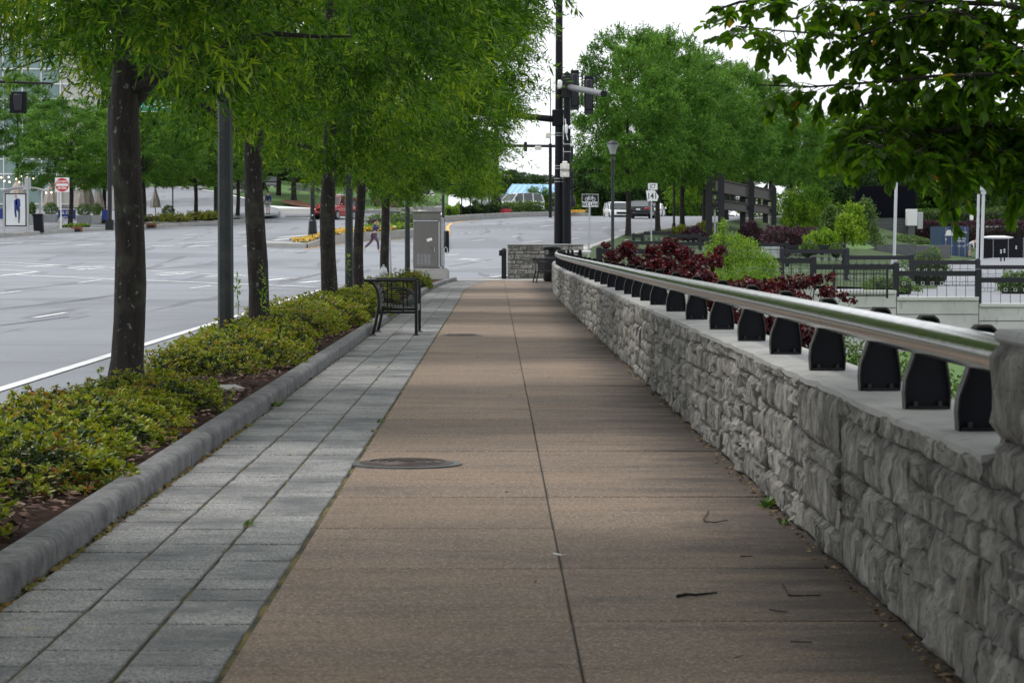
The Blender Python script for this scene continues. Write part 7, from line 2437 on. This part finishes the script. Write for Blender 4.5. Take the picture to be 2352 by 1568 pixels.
def pose_bend():
    J = stand_pose()
    for k in ('waist', 'chest', 'neck', 'head0', 'head', 'crown', 'shl', 'shr', 'ell', 'elr', 'wrl', 'wrr', 'hal', 'har', 'fil', 'fir'):
        x, y, z = J[k]
        q = 1.05
        dz = z - .92
        J[k] = (x + dz * math.sin(q), y, .92 + dz * math.cos(q) - (0 if k[:2] not in ('el', 'wr', 'ha', 'fi') else 0))
    for sd, k in (('l', 1), ('r', -1)):
        J['el' + sd] = (J['sh' + sd][0] + .05, .2 * k, J['sh' + sd][2] - .26)
        J['wr' + sd] = (J['sh' + sd][0] + .10, .16 * k, J['sh' + sd][2] - .48)
        J['ha' + sd] = (J['sh' + sd][0] + .12, .15 * k, J['sh' + sd][2] - .55)
        J['fi' + sd] = (J['sh' + sd][0] + .14, .15 * k, J['sh' + sd][2] - .62)
        J['hip' + sd] = (0, .09 * k, .88); J['kn' + sd] = (.03, .1 * k, .5); J['cf' + sd] = (0, .1 * k, .34); J['an' + sd] = (0, .1 * k, .09); J['heel' + sd] = (-.04, .1 * k, .04); J['toe' + sd] = (.15, .1 * k, .03)
        J['sh' + sd] = (J['sh' + sd][0], .17 * k, J['sh' + sd][2])
    J['face'] = (J['head'][0] + 1, 0, J['head'][2] - .8)
    return J
b = at(2226, 590, 215)
person((b.x, 215, b.z), 0, 'person in a white shirt bending over beside the blue container', pose_bend(), M['cloth'], M['jean'], M['signblack'], M['hair'], shorts=True, s=1.05)
# pale light poles
def pale_pole(px, pyb, pyt, Y, r, lab, head=True, lean=0.0):
    b = at(px, pyb, Y)
    t = thing('light_pole', lab, 'light pole', (b.x, Y, lotz(Y)), 0, 'pale car park light poles')
    H = at(px, pyt, Y).z - lotz(Y)
    MB().tube([(0, 0, 0), (lean, 0, H)], r, 10).build('shaft', M['white'] if False else M['galvp'], t, sm=True)
    MB().bb(-r * 1.7, r * 1.7, -r * 1.7, r * 1.7, 0, .7).build('base', M['galvp'], t, bev=.02)
    if head:
        MB().lathe([(.10, H), (.10, H + .12), (.14, H + .14), (.14, H + .26), (.12, H + .27), (.12, H + .48)], 10, (lean, 0, 0)).build('lamp_head', M['galvp'], t, sm=True)
        MB().bb(lean - .42, lean + .42, -.06, .06, H + .50, H + .54).build('crossbar', M['galvp'], t)
        MB().bb(lean - .20, lean + .20, -.12, .12, H + .545, H + .60).build('top_plate', M['galvp'], t)
M['galvp'] = mat('pale_grey_paint', (.52, .54, .57), .45)
pale_pole(2253, 658, 446, 108, .062, 'pale light pole with a cross shaped lamp head, right of the pair', True, .08)
pale_pole(2243, 652, 446, 110, .055, 'slimmer pale pole just left of the cross headed light pole', False, .06)
pale_pole(2053, 600, 150, 150, .085, 'tall pale pole in front of the black screen', False, .25)
# far signal mast and wall right
t = thing('signal_mast', 'dark distant signal mast behind the tall pale pole', 'traffic signal', tuple(at(2052, 480, 272)))
MB().tube([(0, 0, -1), LT(2052, 250, 272, t)], .2, 10).build('pole', M['blackmatte'], t, sm=True)
MB().tube([LT(1960, 369, 272, t), LT(2052, 371, 272, t), LT(2110, 376, 272, t)], .16, 8).build('mast_arm', M['blackmatte'], t, sm=True)
a, b = LT(2079, 392, 272, t), LT(2110, 374, 272, t)
MB().bb(a.x, b.x, -.3, .1, a.z, b.z).build('signal_housing', M['fence'], t, bev=.05)
a, b = LT(2047, 404, 271.6, t), LT(2055, 387, 271.6, t)
MB().bb(a.x, b.x, -.8, -.3, a.z, b.z).build('control_box', M['offwhite'], t, bev=.04)
t = thing('ramp_wall', 'pale block ramp wall with dark railing left of the black screen', 'wall', (0, 0, 0))
p, q_ = at(1870, 560, 232), at(1956, 500, 240)
mb = MB(); mb.prism([(at(1845, 550, 235).x, .0), (at(1956, 550, 235).x, .0), (at(1956, 550, 235).x, at(1956, 480, 235).z), (at(1885, 550, 235).x, at(1885, 495, 235).z)], 235, 235.4); mb.build('wall_body', M['cap'], t)
for k in range(8):
    px = 1884 + k * 9
    v, w_ = at(px, 497 - k * 1.3, 235), at(px, 483 - k * 1.2, 235)
    MB().bb(v.x - .05, v.x + .25, 234.9, 235.0, v.z, w_.z).build('railing_bar', M['black'], t)
v = at(1956, 480, 235)
MB().bb(v.x - .1, v.x + .32, 234.85, 235.5, .0, v.z + .1).build('end_pier', M['cap'], t)
path_lamp(1871, 545, 458, 230, 'dark lamp with angular head behind the ramp wall', 'mushroom lamps')
gsheet('far_road', [[(2130, 524, 268), (2250, 525, 266), (2420, 527, 262)], [(2130, 516.5, 276), (2250, 516, 274), (2420, 517, 270)]], M['lot'])
simple_pole('sign_post', 2231, 524, 492, 270, .05, 'galv', 'short grey post with a white plate before the far green hedge', 'road sign', base=False)
v = at(2231, 492, 269.8)
p = COL.objects.get('sign_post')
MB().bb(-.18, .18, -.12, -.09, LT(2231, 508, 270, p).z, LT(2231, 491, 270, p).z).build('plate', M['sign'], p)
# trees behind the car park
bt = [(1905, 300, 13, 5.0), (1985, 292, 10, 5.5), (2070, 300, 10.5, 6.0), (2150, 295, 10, 6.0), (2230, 300, 10.5, 6.0), (2310, 292, 10.5, 6.0), (2390, 298, 12, 6), (1950, 318, 13, 5.5), (2110, 320, 12, 6.5), (2270, 320, 12, 6.5), (2360, 322, 15, 6.5), (2030, 322, 11, 6)]
bl_ = ['left end, tall and dark', 'left of the black screen', 'straight behind the black screen', 'right of the black screen', 'behind the blue container', 'behind the cross headed light pole', 'at the right picture edge', 'second line, left end', 'second line behind the screen', 'second line behind the container', 'second line, tallest at the right', 'second line left of the mast']
for i, ((px, Y, H, Rd), lab) in enumerate(zip(bt, bl_)):
    far_tree(px, 530, Y, H, Rd, .9, 'dark tree behind the car park, ' + lab, i, 'dark trees behind the car park', .22, zb=1.5, mesh=UNITD[i % 2] if i % 3 else UNIT[i % 3], nm='shade_tree')

# ================================================================== crape myrtle hanging in from the right
YM = 12.2
mbase = Vector((3.55, 12.6, -1.7))
cm = thing('crape_myrtle', 'broad leaved tree hanging into the upper right corner', 'tree', tuple(mbase))
g = np.random.default_rng(17)
br = [[(2700, 300), (2450, 190), (2352, 125), (2270, 60), (2200, 25), (2080, 40), (1960, 90)],
      [(2700, 420), (2500, 340), (2352, 285), (2250, 285), (2170, 300), (2080, 315), (1990, 335), (1905, 365)],
      [(2700, 200), (2500, 60), (2300, 10), (2050, 2), (1850, -5), (1700, 5), (1640, 25)],
      [(2450, 240), (2300, 170), (2150, 175), (2000, 190), (1860, 200), (1740, 195)],
      [(2500, 330), (2350, 335), (2250, 350), (2190, 410)],
      [(2600, 370), (2450, 370), (2340, 380)],
      [(2350, 110), (2200, 120), (2050, 110), (1920, 80), (1780, 70), (1690, 60)],
      [(2250, 330), (2150, 260), (2080, 200), (2060, 120)],
      [(2352, 320), (2260, 240), (2230, 150), (2250, 60)],
      [(2170, 350), (2080, 300), (1990, 290), (1930, 300)],
      [(2080, 370), (2010, 330), (1960, 310), (1930, 335), (1920, 360)],
      [(2300, 345), (2250, 310), (2180, 350), (2150, 400)],
      [(2352, 250), (2240, 270), (2130, 250), (2020, 240), (1950, 260)], [(2352, 310), (2280, 280), (2200, 320), (2120, 340), (2100, 350)], [(2400, 60), (2320, 110), (2200, 210), (2120, 300)],
      [(2420, 330), (2352, 390), (2335, 440)], [(2230, 350), (2190, 400), (2170, 450)],
      [(2800, 250), (2700, 60), (2650, -150), (2500, -300), (2300, -350)],
      [(2800, 100), (2750, -150), (2550, -200), (2250, -150), (2000, -120)],
      [(2900, 0), (2800, -400), (2500, -600), (2200, -650)], [(2900, -200), (2850, -600), (2700, -900)]]
bm_ = MB()
tw = []
root = Vector((0, 0, 0))
for i, pl in enumerate(br):
    dy = [0, .1, .2, -.15, .3, .25, -.2, .05, .25, -.1, -.25, .1, .2, -.2, .1, .1, -.1, .1, -.1, .3, .2][i]
    pts = [at(px, py, YM + dy + .25 * math.sin(k + i)) - mbase for k, (px, py) in enumerate(pl)]
    r0 = [.018, .016, .016, .010, .008, .008, .008, .006, .007, .005, .005, .005, .006, .006, .006, .006, .006, .02, .02, .02, .02][i]
    bm_.tube(pts, [r0 * (1 - .8 * k / len(pts)) for k in range(len(pts))], 7)
    if i in (0, 1, 2, 17, 19): bm_.tube([(0, 0, 0), (-.1, -.05, 1.6), pts[0]], [.06, .04, r0], 8)
    for a, b in zip(pts[:-1], pts[1:]):
        n_ = max(2, int((b - a).length / .05))
        for k in range(n_): tw.append((a.lerp(b, k / n_), (b - a).normalized(), i))
bm_.build('branches', M['bark'], cm, sm=True)
LP, LA, LN = [], [], []
tm = MB()
for (p, d, i) in tw:
    vis = i < 17
    n_side = (3 if p.x > -2.0 else 2) if vis else 3
    for _ in range(n_side):
        dd = Vector(g.normal(size=3)); dd.normalize()
        tip = (dd * .9 + d * .35 + Vector((0, 0, -.35))).normalized()
        ln = g.uniform(.06, .17) * (1.0 if vis else 2.2)
        q_ = p + tip * ln + Vector((0, 0, -.03))
        tm.tube([p, p.lerp(q_, .5) + Vector((0, 0, .01)), q_], [.0022, .0016, .0008], 4, False)
        nl = int(g.integers(7, 12))
        for k in range(nl):
            t_ = (k + 1) / nl
            base = p.lerp(q_, .25 + .75 * t_)
            sv = tip.cross(Vector((0, 0, 1)))
            ax = tip * .55 + sv * (1 if k % 2 else -1) * .8 + Vector((0, 0, -.35)) + Vector(g.normal(0, .25, 3))
            LP.append(base); LA.append(ax); LN.append(Vector((0, 0, 1)) + Vector(g.normal(0, .45, 3)))
tm.build('twigs', M['bark'], cm)
n = len(LP)
put('foliage', leaves('foliage', np.array(LP), np.array(LA), np.array(LN), g.uniform(.042, .078, n), g.uniform(.015, .0225, n), M['myrtle'], 'oval'), cm)
o_ = put('added_shade_crown', crown_mesh('added_shade_crown', 90, 3.3, 0, 3.2, 180, 6500, 12, .085, .021, M['myrtle'], sig=.34, slen=.4, flat=.8, droop=.2), cm, (-1.9, -6.4, 4.85))  # unseen leaf mass, added above the frame to shade the near walkway
